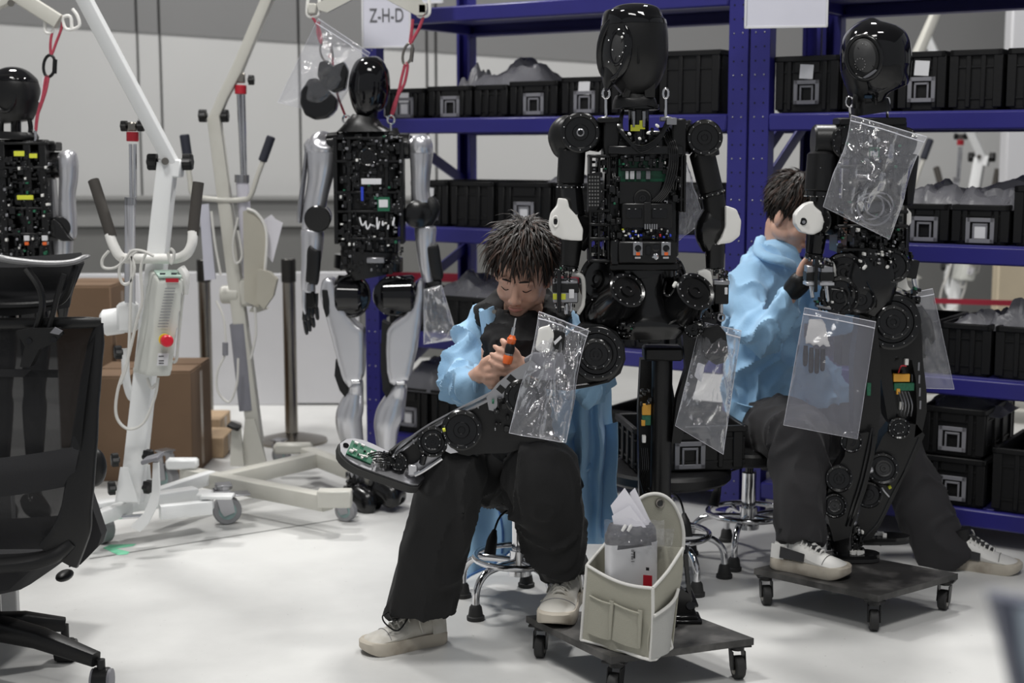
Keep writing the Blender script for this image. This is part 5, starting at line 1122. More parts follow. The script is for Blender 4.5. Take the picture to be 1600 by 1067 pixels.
def spreader(label, px, py, Y, L, loc_group, tilt=0, pts=None):
    pass
def hoist_mid():
    Y = 6.0; P = lambda x, y, d=0: W(x, y, Y+d)
    root = thing('lifting_hoist', 'cream lifting hoist with a canvas organizer on its mast, holding the silver shelled robot', 'hoist', (P(395, 700).x, Y, 0), 'wheeled lifting hoists')
    N = lambda n, mb, m, p=None, **kk: obj(n, mb, m, p or root, **kk)
    N('mast', sq(MB(), P(400, 690), P(335, 183), .03, .026, .032), white_e)
    N('mast_foot', MB().slab([P(376, 728, -.05), P(383, 655, -.05), P(398, 655, -.05), P(418, 728, -.05)], .01).slab([P(376, 728, .05), P(388, 655, .05), P(402, 655, .05), P(418, 728, .05)], .01), white_e)
    N('telescope', sq(MB(), P(386, 640), P(372, 505), .028, .03, .035), mat('worn_grey', (.2, .2, .23), .5, var=.2))
    N('boom', MB().loft([(P(333, 190), .02, .026, 9), (P(350, 150), .02, .026, 9), (P(372, 108), .022, .028, 9), (P(392, 60), .022, .028, 9), (P(440, -50), .022, .028, 9), (P(520, -120, -.3), .022, .028, 9)], 16, up=(0, -1, 0)), white_e)
    for x, s_ in ((324, -1), (344, 1), (368, -1), (387, 1)): N('star_knob', star_knob(P(x, 181 if x < 350 else 125), (s_, 0, 0), .026 if x < 350 else .02), black_p)
    N('rod_clevis', MB().box(P(377, 122), (.03, .03, .04), bv=.004), steel); N('red_collar', MB().cyl(P(376, 133), P(376, 147), .024, n=18, bv=.002), red_m)
    N('actuator_rod', MB().cyl(P(373, 147), P(379, 275), .009, n=10).cyl(P(380, 147), P(383, 275), .009, n=10), chrome)
    N('actuator_tube', MB().cyl(P(378, 278), P(390, 440), .026, n=18), mat('tube_lilac', (.55, .54, .6), .35)); N('actuator_collar', MB().cyl(P(378, 273), P(378, 285), .03, n=18), silver_d)
    N('actuator_motor', MB().cyl(P(345, 460), P(375, 460), .038, n=20, bv=.008).box(P(392, 456), (.08, .09, .11), bv=.01), white_e)
    N('handle_bar', MB().tube([P(292, 250, -.04), P(297, 280, -.04), P(303, 305, -.04), P(340, 312, -.03), P(380, 312, -.03), P(392, 305, -.04), P(404, 270, -.04), P(414, 245, -.04)], .011, 10, sm=5), white_e)
    N('hand_grip', MB().cyl(P(288, 210, -.04), P(294, 253, -.04), .02, n=14, bv=.004), navy); N('hand_grip', MB().cyl(P(424, 213, -.04), P(410, 252, -.04), .018, n=14, bv=.004), navy)
    N('side_panel', MB().slab([P(312, 320, -.05), P(326, 318, -.05), P(337, 436, -.05), P(320, 438, -.05)], .015), mat('panel_lilac', (.5, .5, .57), .5))
    for pts in ([(338, 470), (350, 500), (352, 550), (340, 580), (340, 610), (358, 628), (370, 600), (372, 560)], [(372, 340), (364, 380), (368, 410), (378, 400), (372, 360)], [(398, 480), (400, 520), (392, 560)], [(330, 330), (336, 380), (345, 430)]):
        N('cable', MB().tube([P(x, y, -.08) for x, y in pts], .005, 6, sm=6), pipe_m)
    N('cable_plug', MB().cyl(P(352, 535, -.08), P(352, 555, -.08), .012, n=10), grey_m)
    N('bracket', MB().slab([P(390, 486, -.03), P(400, 470, -.03), P(420, 482, -.03), P(402, 488, -.03)], .04), white_e)
    N('pedal_arm', MB().slab([P(360, 728, -.08), P(362, 672, -.08), P(376, 668, -.08), P(382, 728, -.08)], .02), white_e); N('pedal_pad', MB().box(P(366, 666, -.1), (.05, .07, .014), (0, .4, 0), .003), black_p)
    g = lambda x, y, z=.11: FL(x, y, z)
    be = lambda n, a, b_, w_=.03: N(n, sq(MB(), g(*a), g(*b_), w_, w_, w_, up=(0, 0, 1)), white_e)
    be('cross_beam', (345, 752), (492, 718)); be('base_leg', (290, 742), (512, 785)); be('base_leg', (480, 710), (575, 745))
    N('leg_end', MB().box(g(523, 778, .13), (.12, .06, .06), bv=.004), white_e); N('rear_arm', MB().box(g(458, 700, .12), (.16, .05, .045), bv=.01), white_e)
    for x, y in ((541, 814), (440, 725)):
        caster(root, FL(x, y, 0), .11, .04, rz=1.2, m_w=rubber, hub=teal, fork=silver_d)
    return root
H2 = hoist_mid()
# canvas organizer hung on the middle hoist
def small_organizer():
    P = lambda x, y, d=0: W(x, y, 5.93+d)
    root = thing('canvas_organizer', 'beige canvas organizer bag with white edging hung on the mast of the cream hoist', 'bag', P(405, 470))
    can = mat('canvas_beige', (.42, .40, .34), .9, bump=.1, bsc=300)
    obj('back_flap', MB().slab([P(382, 470), P(380, 330), P(392, 326), P(408, 340), P(417, 362), P(416, 400), P(412, 450), P(404, 480)], .01), can, root)
    obj('edging', MB().tube([P(386, 326, -.01), P(400, 332, -.01), P(413, 350, -.01), P(417, 375, -.01), P(414, 420, -.01), P(408, 470, -.01)], .006, 6, sm=4), white_p, root)
    obj('pocket', MB().slab([P(402, 470, -.03), P(404, 420, -.03), P(422, 425, -.03), P(434, 436, -.03), P(428, 462, -.03), P(414, 482, -.03)], .05), can, root)
    o = tag(obj('paper_sheet', MB().slab([P(410, 345, .02), P(424, 335, .02), P(430, 342, .02), P(442, 348, .02), P(426, 410, .02), P(418, 400, .02)], .004), paper), 'white paper sheets sticking out of the canvas organizer on the cream hoist', 'paper')
small_organizer()
# spreader bars, ropes, carabiners
def tube_thing(name, label, cat, P, pts, r, m, sm=6, closed=False, group=None):
    return tag(obj(name, MB().tube([P(*q) for q in pts], r, 8, closed, sm), m), label, cat, group)
def ring_thing(name, label, P, x, y, rx, ry, m, r=.005, rot=0, group='carabiners and hooks', d=0):
    pts = [(x+rx*math.cos(a)*math.cos(rot)-ry*math.sin(a)*math.sin(rot), y+rx*math.cos(a)*math.sin(rot)+ry*math.sin(a)*math.cos(rot), d) for a in [2*PI*i/20 for i in range(20)]]
    root = thing(name, label, 'carabiner', P(x, y+ry, d), group)
    obj('loop', MB().tube([P(*q) for q in pts], r, 8, True), m, root)
    a, b_ = pts[18], pts[2]; obj('gate_sleeve', MB().cyl(P(pts[19][0], pts[19][1]-ry*.35, d), P(pts[1][0], pts[1][1]+ry*.35, d), r*1.5, n=10), m, root)
def rigging():
    P = lambda x, y, d=0: W(x, y, 5.5+d)
    s = thing('spreader_bar', 'cream angled spreader bar with steel hooks above the silver shelled robot', 'bar', P(570, 10))
    obj('arm', MB().slab([P(495, 6), P(575, -32), P(590, -30), P(585, -18), P(512, 20), P(498, 16)], .03), white_e, s)
    obj('arm', MB().slab([P(560, -30), P(580, -40), P(655, -6), P(668, 14), P(662, 24), P(650, 24), P(590, -8)], .03), white_e, s)
    for x in (490, 662):
        obj('end_hook', MB().tube([P(x-8, -8), P(x-10, 22), P(x, 26), P(x+9, 20), P(x+8, -8)], .006, 8, sm=4), white_p, s)
        obj('end_plate', MB().box(P(x-2, 14), (.035, .03, .04), bv=.006), white_e, s)
    g = 'red lashing ropes'
    tube_thing('lashing_rope', 'red rope loop between the right hook and the carabiner beside the silver robot head', 'rope', P, [(663, 22), (655, 44), (646, 60), (641, 68), (643, 50), (645, 30)], .006, rope_r, group=g)
    ring_thing('carabiner', 'steel carabiner right of the silver shelled robot head', P, 637, 84, 7, 17, steel, .005, .25)
    tube_thing('lashing_rope', 'doubled red rope from the steel carabiner down to the right shoulder of the silver robot', 'rope', P, [(634, 98), (637, 104), (632, 130), (622, 150), (616, 172), (611, 183), (614, 168), (622, 146), (628, 120), (633, 100)], .0055, rope_r, group=g)
    tube_thing('lashing_rope', 'red rope from the left hook running inside the hanging clear bag', 'rope', P, [(486, 24), (494, 36), (500, 50), (502, 68), (496, 50), (499, 34)], .005, rope_r, group=g)
    ring_thing('carabiner', 'steel carabiner inside the hanging clear bag', P, 510, 82, 9, 16, steel, .004, -.3)
    tube_thing('lashing_rope', 'red rope from the black pads down to the left shoulder bolt of the silver robot', 'rope', P, [(514, 90), (519, 84), (520, 100), (524, 125), (528, 150), (536, 172), (541, 184)], .0045, rope_r, group=g)
    Q = lambda x, y, d=0: W(x, y, 5.25+d)
    s = thing('spreader_bar', 'white spreader bar with a steel hook above the cut off robot at the left edge', 'bar', Q(40, 10))
    obj('arm', sq(MB(), Q(10, -18), Q(92, 34), .026, .026, .02), white_e, s); obj('arm', sq(MB(), Q(14, -6), Q(-60, 30), .026, .026, .02), white_e, s); obj('centre_bolt', MB().cyl(Q(17, 5, -.04), Q(17, 5, .04), .012, n=12), steel, s)
    obj('end_hook', MB().tube([Q(113, 14), Q(121, 25), Q(124, 40), Q(112, 46), Q(102, 44), Q(98, 28), Q(110, 26), Q(112, 44)], .006, 8, sm=4), white_p, s); obj('side_hook', MB().tube([Q(70, 30), Q(71, 50), Q(82, 50), Q(84, 36)], .006, 8, sm=3), white_p, s)
    tube_thing('lashing_rope', 'red rope loop between the white hook and the black carabiner above the left robot', 'rope', Q, [(98, 26), (96, 44), (88, 66), (80, 86), (79, 66), (82, 48)], .005, rope_r, group=g)
    ring_thing('carabiner', 'black carabiner hanging beside the head of the cut off robot', Q, 77, 103, 9, 17, black_m, .0055, .1)
    tube_thing('lashing_rope', 'doubled red rope from the black carabiner down to the shoulder of the left robot', 'rope', Q, [(76, 118), (72, 140), (64, 165), (58, 182), (56, 204), (59, 180), (66, 150), (70, 128), (73, 118)], .0055, rope_r, group=g)
    tube_thing('lashing_rope', 'white strap beside the doubled red rope of the left robot', 'rope', Q, [(68, 120), (66, 145), (62, 160)], .005, label_m, group=g)
rigging()
# ------------------------------------------------------------ hanging background hoist seen between the right shelves
H3 = dup(H1, loc=(2.55, 8.6, 0), rz=-.5, label='distant white hoist with black grips seen through the gap under the upper right shelf')
H4 = dup(H2, loc=(1.98, 7.45, 0), rz=.3, label='distant cream hoist behind the right rack, seen at its lower shelves')
# ------------------------------------------------------------ stanchions with red belt, cartons, blocks
def stanchion(px, ytop, ybase, label):
    c = FL(px, ybase, 0); root = thing('belt_stanchion', label, 'post', c, 'steel belt stanchions')
    z1 = W(px, ytop, c.y).z
    obj('base', MB().lathe(c, c+V((0, 0, .045)), [(0, .165), (.25, .165), (.5, .12), (1, .03)], 32), steel, root)
    obj('tube', MB().cyl(c+V((0, 0, .04)), V((c.x, c.y, z1-.1)), .03, n=20), steel, root)
    obj('head', MB().cyl(V((c.x, c.y, z1-.11)), V((c.x, c.y, z1)), .034, n=20, bv=.004), mat('stanchion_head', (.05, .048, .045), .35, .8) if 'stanchion_head' not in MATS else MATS['stanchion_head'], root)
stanchion(325, 405, 668, 'steel stanchion behind the white hoist, left of the cream hoist'); stanchion(456, 404, 690, 'steel stanchion on a round base between the cream hoist and the silver robot')
belt_red = mat('belt_red', (.3, .01, .03), .7)
tag(obj('barrier_belt', MB().slab([W(590, 424, 6.95), W(775, 429, 7.3), W(1100, 438, 7.9), W(1100, 450, 7.9), W(775, 443, 7.3), W(590, 437, 6.95)], .004), belt_red), 'red barrier belt stretched behind the left rack', 'belt', 'red barrier belts')
tag(obj('barrier_belt', MB().slab([W(1460, 466, 7.3), W(1640, 471, 7.0), W(1640, 480, 7.0), W(1460, 474, 7.3)], .004), belt_red), 'red barrier belt seen through the right rack', 'belt', 'red barrier belts')
def carton(name, label, x0, y0, x1, yb, dep, rz=0, flap=False, z0=0, m=card):
    a = FL(x0, yb, z0); b_ = FL(x1, yb, z0); Y = a.y; w_ = (b_-a).length; h_ = W(x0, y0, Y).z-z0
    c = (a+b_)/2+V((0, dep/2, 0)); root = thing(name, label, 'box', (c.x, c.y, z0), 'brown cardboard cartons'); R = Rm(rz)
    obj('body', MB().box((c.x, c.y, z0+h_/2), (w_, dep, h_), R, .004), m, root)
    if not flap:
        obj('flap', MB().box(V((c.x, c.y-dep*.26, z0+h_+.003)), (w_*.98, dep*.46, .006), R), m, root); obj('flap', MB().box(V((c.x, c.y+dep*.26, z0+h_+.003)), (w_*.98, dep*.46, .006), R), m, root)
    obj('tape', MB().box(V((c.x, c.y, z0+h_*.5)), (w_+.002, .05, h_*.9), R), mat('tape_brown', (.2, .13, .07), .3) if 'tape_brown' not in MATS else MATS['tape_brown'], root)
    return root
carton('cardboard_carton', 'brown carton right of the hoist mast, front one on the floor', 212, 582, 302, 748, .4)
carton('cardboard_carton', 'brown carton on the floor between office chair and hoist mast', 138, 590, 208, 752, .42)
carton('cardboard_carton', 'brown carton standing on the floor carton behind the chair back', 142, 530, 206, 752, .36, z0=0).location.y += .45
carton('cardboard_carton', 'dark brown carton at the back, topmost behind the chair back', 95, 448, 181, 700, .4)
carton('wood_block', 'pale wooden block beside the right carton', 303, 684, 350, 716, .25, flap=True, m=wood).__setitem__('category', 'block')
carton('wood_block', 'wooden board lying behind the right carton', 300, 655, 345, 690, .25, flap=True, m=wood).__setitem__('category', 'block')
# ------------------------------------------------------------ signs
def sign(label, x0, x1, y0, y1, Y, rz=0, text=None):
    c = W((x0+x1)/2, (y0+y1)/2, Y); w_ = (x1-x0)*Y/FPX; h_ = (y1-y0)*Y/FPX
    root = thing('shelf_sign', label, 'sign', c, 'white signs hung on the racks'); R = Rm(rz)
    w_ /= math.cos(rz)
    obj('board', MB().box(c, (w_, .004, h_), R, .001), mat('sign_white', (.66, .66, .74), .5) if 'sign_white' not in MATS else MATS['sign_white'], root)
    fr = MB()
    for s_ in (-1, 1): fr.box(c+R@V((s_*(w_/2-.002), -.003, 0)), (.008, .006, h_), R, .001); fr.box(c+R@V((0, -.003, s_*(h_/2-.002))), (w_, .006, .008), R, .001)
    obj('clear_sleeve', fr, label_m, root)
    if text:
        cu = bpy.data.curves.new('t', 'FONT'); cu.body = text; cu.size = .078; cu.extrude = .0006; cu.align_x = 'LEFT'
        to = bpy.data.objects.new('t', cu); COL.objects.link(to); dg = bpy.context.evaluated_depsgraph_get(); dg.update()
        me = bpy.data.meshes.new_from_object(to.evaluated_get(dg)); bpy.data.objects.remove(to)
        o = bpy.data.objects.new('lettering', me); COL.objects.link(o); o.parent = root
        M4 = (R.to_4x4()) @ Matrix.Translation((-w_/2+.03, -.0045, h_/2-.245)) @ Matrix.Rotation(PI/2, 4, 'X') @ Matrix.Diagonal((.66, 1, 1, 1))
        me.transform(M4); me.materials.clear(); me.materials.append(mat('letter_grey', (.12, .12, .13), .7))
    return root
sign('white sign reading Z-H-D partly behind the spreader bar', 566, 641, -60, 72, 6.05, -.15, 'Z-H-D')
sign('blank white sign hung between the two racks at the top', 1168, 1290, -60, 41, 5.15, -.2)
sign('white sign cut by the top edge, on the left rack', 634, 692, -60, 4, 6.05, -.3)
# ------------------------------------------------------------ office chair
def office_chair():
    Y = 3.55; k = Y/FPX; P = lambda x, y, d=0: W(x, y, Y+d)
    root = thing('office_chair', 'black mesh office chair with headrest at the left edge, seen from behind', 'chair', (P(-40, 1000).x, 3.7, 0))
    N = lambda n, mb, m, p=None, **kk: obj(n, mb, m, p or root, **kk)
    mesh_m = sheet_bag_mat('chair_mesh', 0.0, (.012, .012, .013), .5, .93)
    fab = mat('chair_fabric', (.018, .018, .02), .9, bump=.1, bsc=400)
    grey_e = mat('headrest_edge', (.14, .14, .145), .4)
    N('headrest_edge', MB().tube([P(-90, 396, .08), P(-20, 400, .0), (P(20, 407, -.02)), P(70, 412, -.02), P(110, 410, .0), P(132, 402, .03), P(138, 400, .05)], [.014, .014, .014, .013, .012, .011, .006], 10, sm=6, flat=.6), grey_e)
    N('headrest_pad', MB().grid(lambda u, v: P(-95+205*u+(1-v)*22*u, 406+(6+60*v)*(1-.12*abs(2*u-1))+6*math.sin(PI*u), .03+.05*math.sin(PI*v)+.06*(2*u-1)**2), 20, 8, .03), fab)
    N('headrest_rim', MB().tube([P(118, 415, .02), P(112, 440, .01), P(100, 466, .02), P(80, 474, .02), P(20, 478, .02), P(-60, 478, .04)], .009, 8, sm=5), black_p)
    N('headrest_arm', MB().tube([P(42, 420, -.03), P(62, 450, -.035), P(66, 480, -.03), P(56, 515, -.03)], .012, 8, sm=5, flat=.6).tube([P(100, 428, -.03), P(90, 460, -.035), P(84, 485, -.03), P(76, 512, -.03)], .011, 8, sm=5, flat=.6), black_p)
    N('headrest_bracket', MB().slab([P(28, 516, -.04), P(48, 512, -.04), P(92, 512, -.04), P(98, 522, -.04), P(84, 536, -.04), P(64, 545, -.04), P(50, 572, -.04), P(34, 572, -.04), P(42, 540, -.04)], .03), black_p)
    for x, y in ((45, 533), (84, 531)): N('bracket_bolt', MB().cyl(P(x, y, -.054), P(x, y, -.06), .007, n=12), black_g)
    N('label_tab', MB().slab([P(78, 520, -.058), P(86, 511, -.058), P(98, 517, -.058), P(92, 523, -.058)], .003), grey_m)
    def fr(x, y, d=0): return P(x, y, d)
    N('back_frame', MB().loft([(fr(-120, 506, .06), .016, .014, 3), (fr(0, 506, .01), .018, .014, 3), (fr(120, 504, .0), .018, .014, 3), (fr(158, 504, .01), .012, .012, 3)], 14, sub=6), black_p)
    N('back_frame', MB().loft([(fr(156, 504, .01), .008, .012, 3), (fr(149, 545, .0), .020, .014, 3), (fr(139, 620, -.02), .026, .016, 3), (fr(131, 700, -.04), .032, .018, 3), (fr(122, 780, -.05), .036, .018, 3), (fr(112, 830, -.05), .046, .018, 3), (fr(92, 868, -.04), .055, .018, 3)], 18, sub=6, up=(0, -1, 0)), black_p)
    N('back_frame', MB().loft([(fr(116, 845, -.05), .02, .015, 3), (fr(85, 868, -.045), .045, .018, 3), (fr(20, 880, -.04), .052, .018, 3), (fr(-120, 882, .0), .052, .018, 3)], 18, sub=6), black_p)
    N('back_mesh', MB().grid(lambda u, v: P(-130+(281-30*v-8*math.sin(PI*v))*u, 508+350*v, .06-.06*u-.06*math.sin(PI*v)+.04*math.sin(PI*u)), 30, 30), mesh_m)
    N('lumbar_band', MB().grid(lambda u, v: P(-130+(243)*u+12*(1-v)*u, 722+62*v-26*u**2*(1)-0*v, -.055-.01*math.sin(PI*v)), 24, 6, .008), fab)
    N('upper_band', MB().grid(lambda u, v: P(-130+220*u, 575+12*v+3*u, .02), 12, 2, .006), fab)
    N('seat', MB().loft([(P(-150, 872, .28), .02, .2, 4), (P(-100, 872, .28), .06, .24, 4), (P(20, 868, .28), .06, .26, 4), (P(75, 860, .26), .05, .24, 4), (P(85, 850, .26), .02, .2, 4)], 20, up=(0, -1, 0)), fab)
    N('seat_flap', MB().slab([P(128, 700, .06), P(142, 770, .06), P(163, 832, .06), P(157, 850, .06), P(130, 878, .06), P(112, 882, .06), P(118, 800, .06)], .05), fab)
    N('arm_knob', MB().sph(P(148, 730, .12), (.03, .03, .05)), black_p)
    N('under_lever', MB().sph(P(101, 899, .02), (.02, .04, .012)), black_p)
    N('gas_lift', MB().cyl(V((P(-60, 1000).x, 3.75, .1)), V((P(-60, 1000).x, 3.75, .36)), .03, n=16), black_s)
    hub = V((P(-60, 1000).x, 3.72, .12))
    ends = [FL(150, 1030, .085), FL(92, 985, .1)+V((0, .05, 0)), FL(-200, 1075, .085), FL(-300, 990, .085)]
    for i, e in enumerate(ends):
        N('base_arm', MB().loft([(hub, .035, .03, 5), ((hub+e)/2+V((0, 0, .01)), .026, .024, 5), (e, .016, .018, 5)], 14, up=(0, 0, 1)), black_p)
        q = e.copy(); q.z = 0
        if i == 0: q = FL(166, 1076, 0); q.x = e.x+.012; q.y = e.y
        wr = .03; wc = q+V((0, 0, wr))
        for s_ in (-1, 1):
            N('caster_wheel', MB().lathe(wc+V((.018*s_-.008, 0, 0)), wc+V((.018*s_+.010, 0, 0)), [(0, wr*.8), (.1, wr), (.9, wr), (1, wr*.75), (1, wr*.3)], 20), grey_m if i == 0 else black_p)
        N('caster_hood', MB().lathe(wc-V((.02, 0, 0)), wc+V((.02, 0, 0)), [(0, wr*.7), (.05, wr*1.1), (.95, wr*1.1), (1, wr*.7)], 20).cyl(wc+V((0, 0, wr)), V((wc.x, wc.y, e.z)), .011, n=10), black_p)
office_chair()
# pale cabinet leg behind the chair base
tag(obj('cabinet_panel', MB().box(V((FL(-60, 975, 0).x, FL(-60, 975, 0).y+.015, .2)), (FL(27, 975, 0).x-FL(-147, 975, 0).x, .03, .4), bv=.003), mat('pale_panel', (.5, .5, .5), .5)), 'pale grey low cabinet below the black office chair seat', 'cabinet').location.z = 0
# green tape corner, blurred object
gt = mat('tape_green', (.2, .6, .38), .6)
tag(obj('floor_tape', MB().add([FL(x, y, .001) for x, y in ((161, 856), (172, 851), (213, 849.5), (208, 853), (181, 857), (203, 862), (199, 866), (184, 867))], [tuple(range(8))]), gt, smooth=False), 'green angled tape mark on the floor beside the office chair', 'tape')
def near_object():
    Y = .95; P = lambda x, y, d=0: W(x, y, Y+d)
    root = thing('display_screen', 'out of focus dark edged device with pale face in the bottom right corner', 'device', P(1600, 1200))
    obj('casing', MB().slab([P(1545, 925), P(1700, 955), P(1720, 1130), P(1590, 1110), P(1568, 1010)], .02), mat('casing_slate', (.14, .15, .2), .5), root)
    obj('face', MB().slab([P(1588, 950, -.013), P(1700, 965, -.013), P(1710, 1095, -.013), P(1612, 1085, -.013), P(1596, 1020, -.013)], .003), mat('pale_face', (.5, .58, .66), .3), root)
near_object()
# ------------------------------------------------------------ people
skin_m = mat('skin', (.66, .40, .30), .48, var=.07, sc_=30, bump=.03, bsc=300, sub=.1)
hair_m = mat('hair', (.012, .008, .006), .45, var=.5, sc_=40, spec=.35)
hair_b = mat('hair_brown', (.04, .02, .013), .5, var=.4, sc_=40, spec=.3)
lip_m = mat('lips', (.5, .22, .18), .45)
coat_m = mat('smock_blue', (.33, .56, .80), .8, var=.05, sc_=5, bump=.12, bsc=220, sheen=.2)
pants_m = mat('trousers_black', (.006, .006, .0065), .85, bump=.1, bsc=350, sheen=.03)
pants_2 = mat('trousers_charcoal', (.018, .017, .019), .85, bump=.1, bsc=350, sheen=.05)
hood_m = mat('hoodie_black', (.008, .008, .009), .88, bump=.1, bsc=300)
shoe_w = mat('shoe_white', (.62, .6, .55), .5, bump=.04, dirt=(.45, .42, .36), sc_=14)
sole_w = mat('sole_cream', (.55, .5, .42), .6, dirt=(.36, .31, .25), sc_=18)
def caps(mb, pts, n=18):
    # pts: (point, radius); a chain of smooth tapered solids
    for (a, ra), (b, rb_) in zip(pts[:-1], pts[1:]):
        a, b = V(a), V(b); mb.lathe(a, b, [(0, ra), (.5, (ra+rb_)/2), (1, rb_)], n); mb.sph(b, rb_, n=14, m=8)
    mb.sph(pts[0][0], pts[0][1], n=14, m=8); return mb
def head_solid(M4, neck=True):
    m = MB(); S = lambda c, r, rot=None: m.sph(c, r, rot, 22, 14)
    S((0, .018, .045), (.077, .097, .092)); S((0, -.02, -.012), (.066, .074, .088)); S((0, -.03, -.062), (.052, .055, .045)); S((0, -.055, -.088), (.03, .03, .024))
    for s in (-1, 1):
        S((s*.034, -.052, -.036), (.03, .032, .03)); S((s*.03, -.082, .016), (.024, .012, .009)); S((s*.0305, -.072, -.006), (.017, .016, .012)); S((s*.012, -.1, -.043), (.009, .011, .008))
        S((s*.078, .012, -.018), (.009, .018, .031), (0, s*.15, s*.3)); S((s*.05, -.01, -.06), (.02, .04, .03))
    m.loft([((0, -.086, .008), .009, .01), ((0, -.098, -.018), .0105, .012), ((0, -.108, -.038), .0135, .012), ((0, -.104, -.048), .009, .007)], 14, sub=3)
    S((0, -.0915, -.0665), (.022, .009, .0055)); S((0, -.0895, -.0755), (.019, .009, .006)); S((0, -.08, -.098), (.02, .014, .013))
    caps(m, [((0, .02, -.06), .054), ((0, .045, -.15) if neck else (0, .01, -.09), .056 if neck else .05)])
    return m.xf(M4)
def head_parts(root, M4, seed, hl=.075, swirl=1.0, back=False, vol=1.0, n_cl=1500):
    def T(m): return m.xf(M4)
    obj('lips', T(MB().loft([((-.022, -.092, -.0705), .001, .001), ((-.011, -.0995, -.069), .003, .005), ((0, -.1015, -.0705), .004, .0065), ((.011, -.0995, -.069), .003, .005), ((.022, -.092, -.0705), .001, .001)], 10, sub=4)), lip_m, root)
    for s in (-1, 1):
        obj('eyebrow', T(MB().tube([(s*.012, -.0945, .018), (s*.028, -.0955, .023), (s*.046, -.082, .017)], [.002, .0032, .0012], 8, sm=5)), hair_m, root)
        obj('eyelid_line', T(MB().tube([(s*.016, -.0865, -.009), (s*.03, -.0905, -.0135), (s*.044, -.0795, -.0095)], .0013, 6, sm=5)), hair_m, root)
        obj('nostril', T(MB().sph((s*.007, -.1065, -.0505), (.0032, .003, .002), n=8, m=6)), lip_m, root)
    rn = random.Random(seed)
    cap = MB().sph((0, .022, .052), (.083, .101, .097), n=30, m=20)
    keep = lambda p: p.z > .045-.75*(p.y+.02) if p.y < .0 else p.z > -.055+.0*p.y
    cap.f = [f for f in cap.f if all(keep(cap.v[i]) for i in f)]
    obj('scalp_hair', T(cap), hair_m, root)
    A, B = MB(), MB()
    k = 0
    while k < n_cl:
        u, v = rn.uniform(-1, 1), rn.uniform(0, 2*PI); r = math.sqrt(1-u*u); nrm = V((r*math.cos(v), r*math.sin(v), u))
        p = V((0, .02, .048))+V((nrm.x*.08, nrm.y*.099, nrm.z*.094))
        if p.z < (.052-.55*(p.y+.02) if p.y < -.02 else -.045): continue
        if p.y < .03 and abs(p.x) > .055 and p.z < .012: continue
        k += 1
        down = V((0, 0, -1)); t = down-nrm*down.dot(nrm)
        fw = V((0, -1, 0)); t2 = fw-nrm*fw.dot(nrm)
        crown = V((.0, .05, .14)); away = (p-crown); away -= nrm*away.dot(nrm)
        d = (away.normalized()*1.0+t*.5+V((rn.gauss(0, .35), rn.gauss(0, .35), rn.gauss(0, .2)))).normalized()
        L = hl*rn.uniform(.6, 1.15)*(1.05 if p.z > .06 else .8); lift = rn.uniform(.35, .95)*vol
        pts = [p-nrm*.004]; q = p.copy(); dd = (nrm*lift+d).normalized()
        for j in range(4):
            q = q+dd*L/4; dd = (dd+V((0, 0, -.28))+d*.2-nrm*.12+V((rn.gauss(0, .12), rn.gauss(0, .12), rn.gauss(0, .08)))).normalized(); pts.append(q.copy())
        w_ = rn.uniform(.0016, .0042)
        (B if rn.random() < (.28 if p.z > .03 else .1) else A).tube(pts, [w_*.8, w_, w_*.8, w_*.5, .0003], 4, flat=.5)
    obj('hair', T(A), hair_m, root, angle=60); obj('hair', T(B), hair_b, root, angle=60)
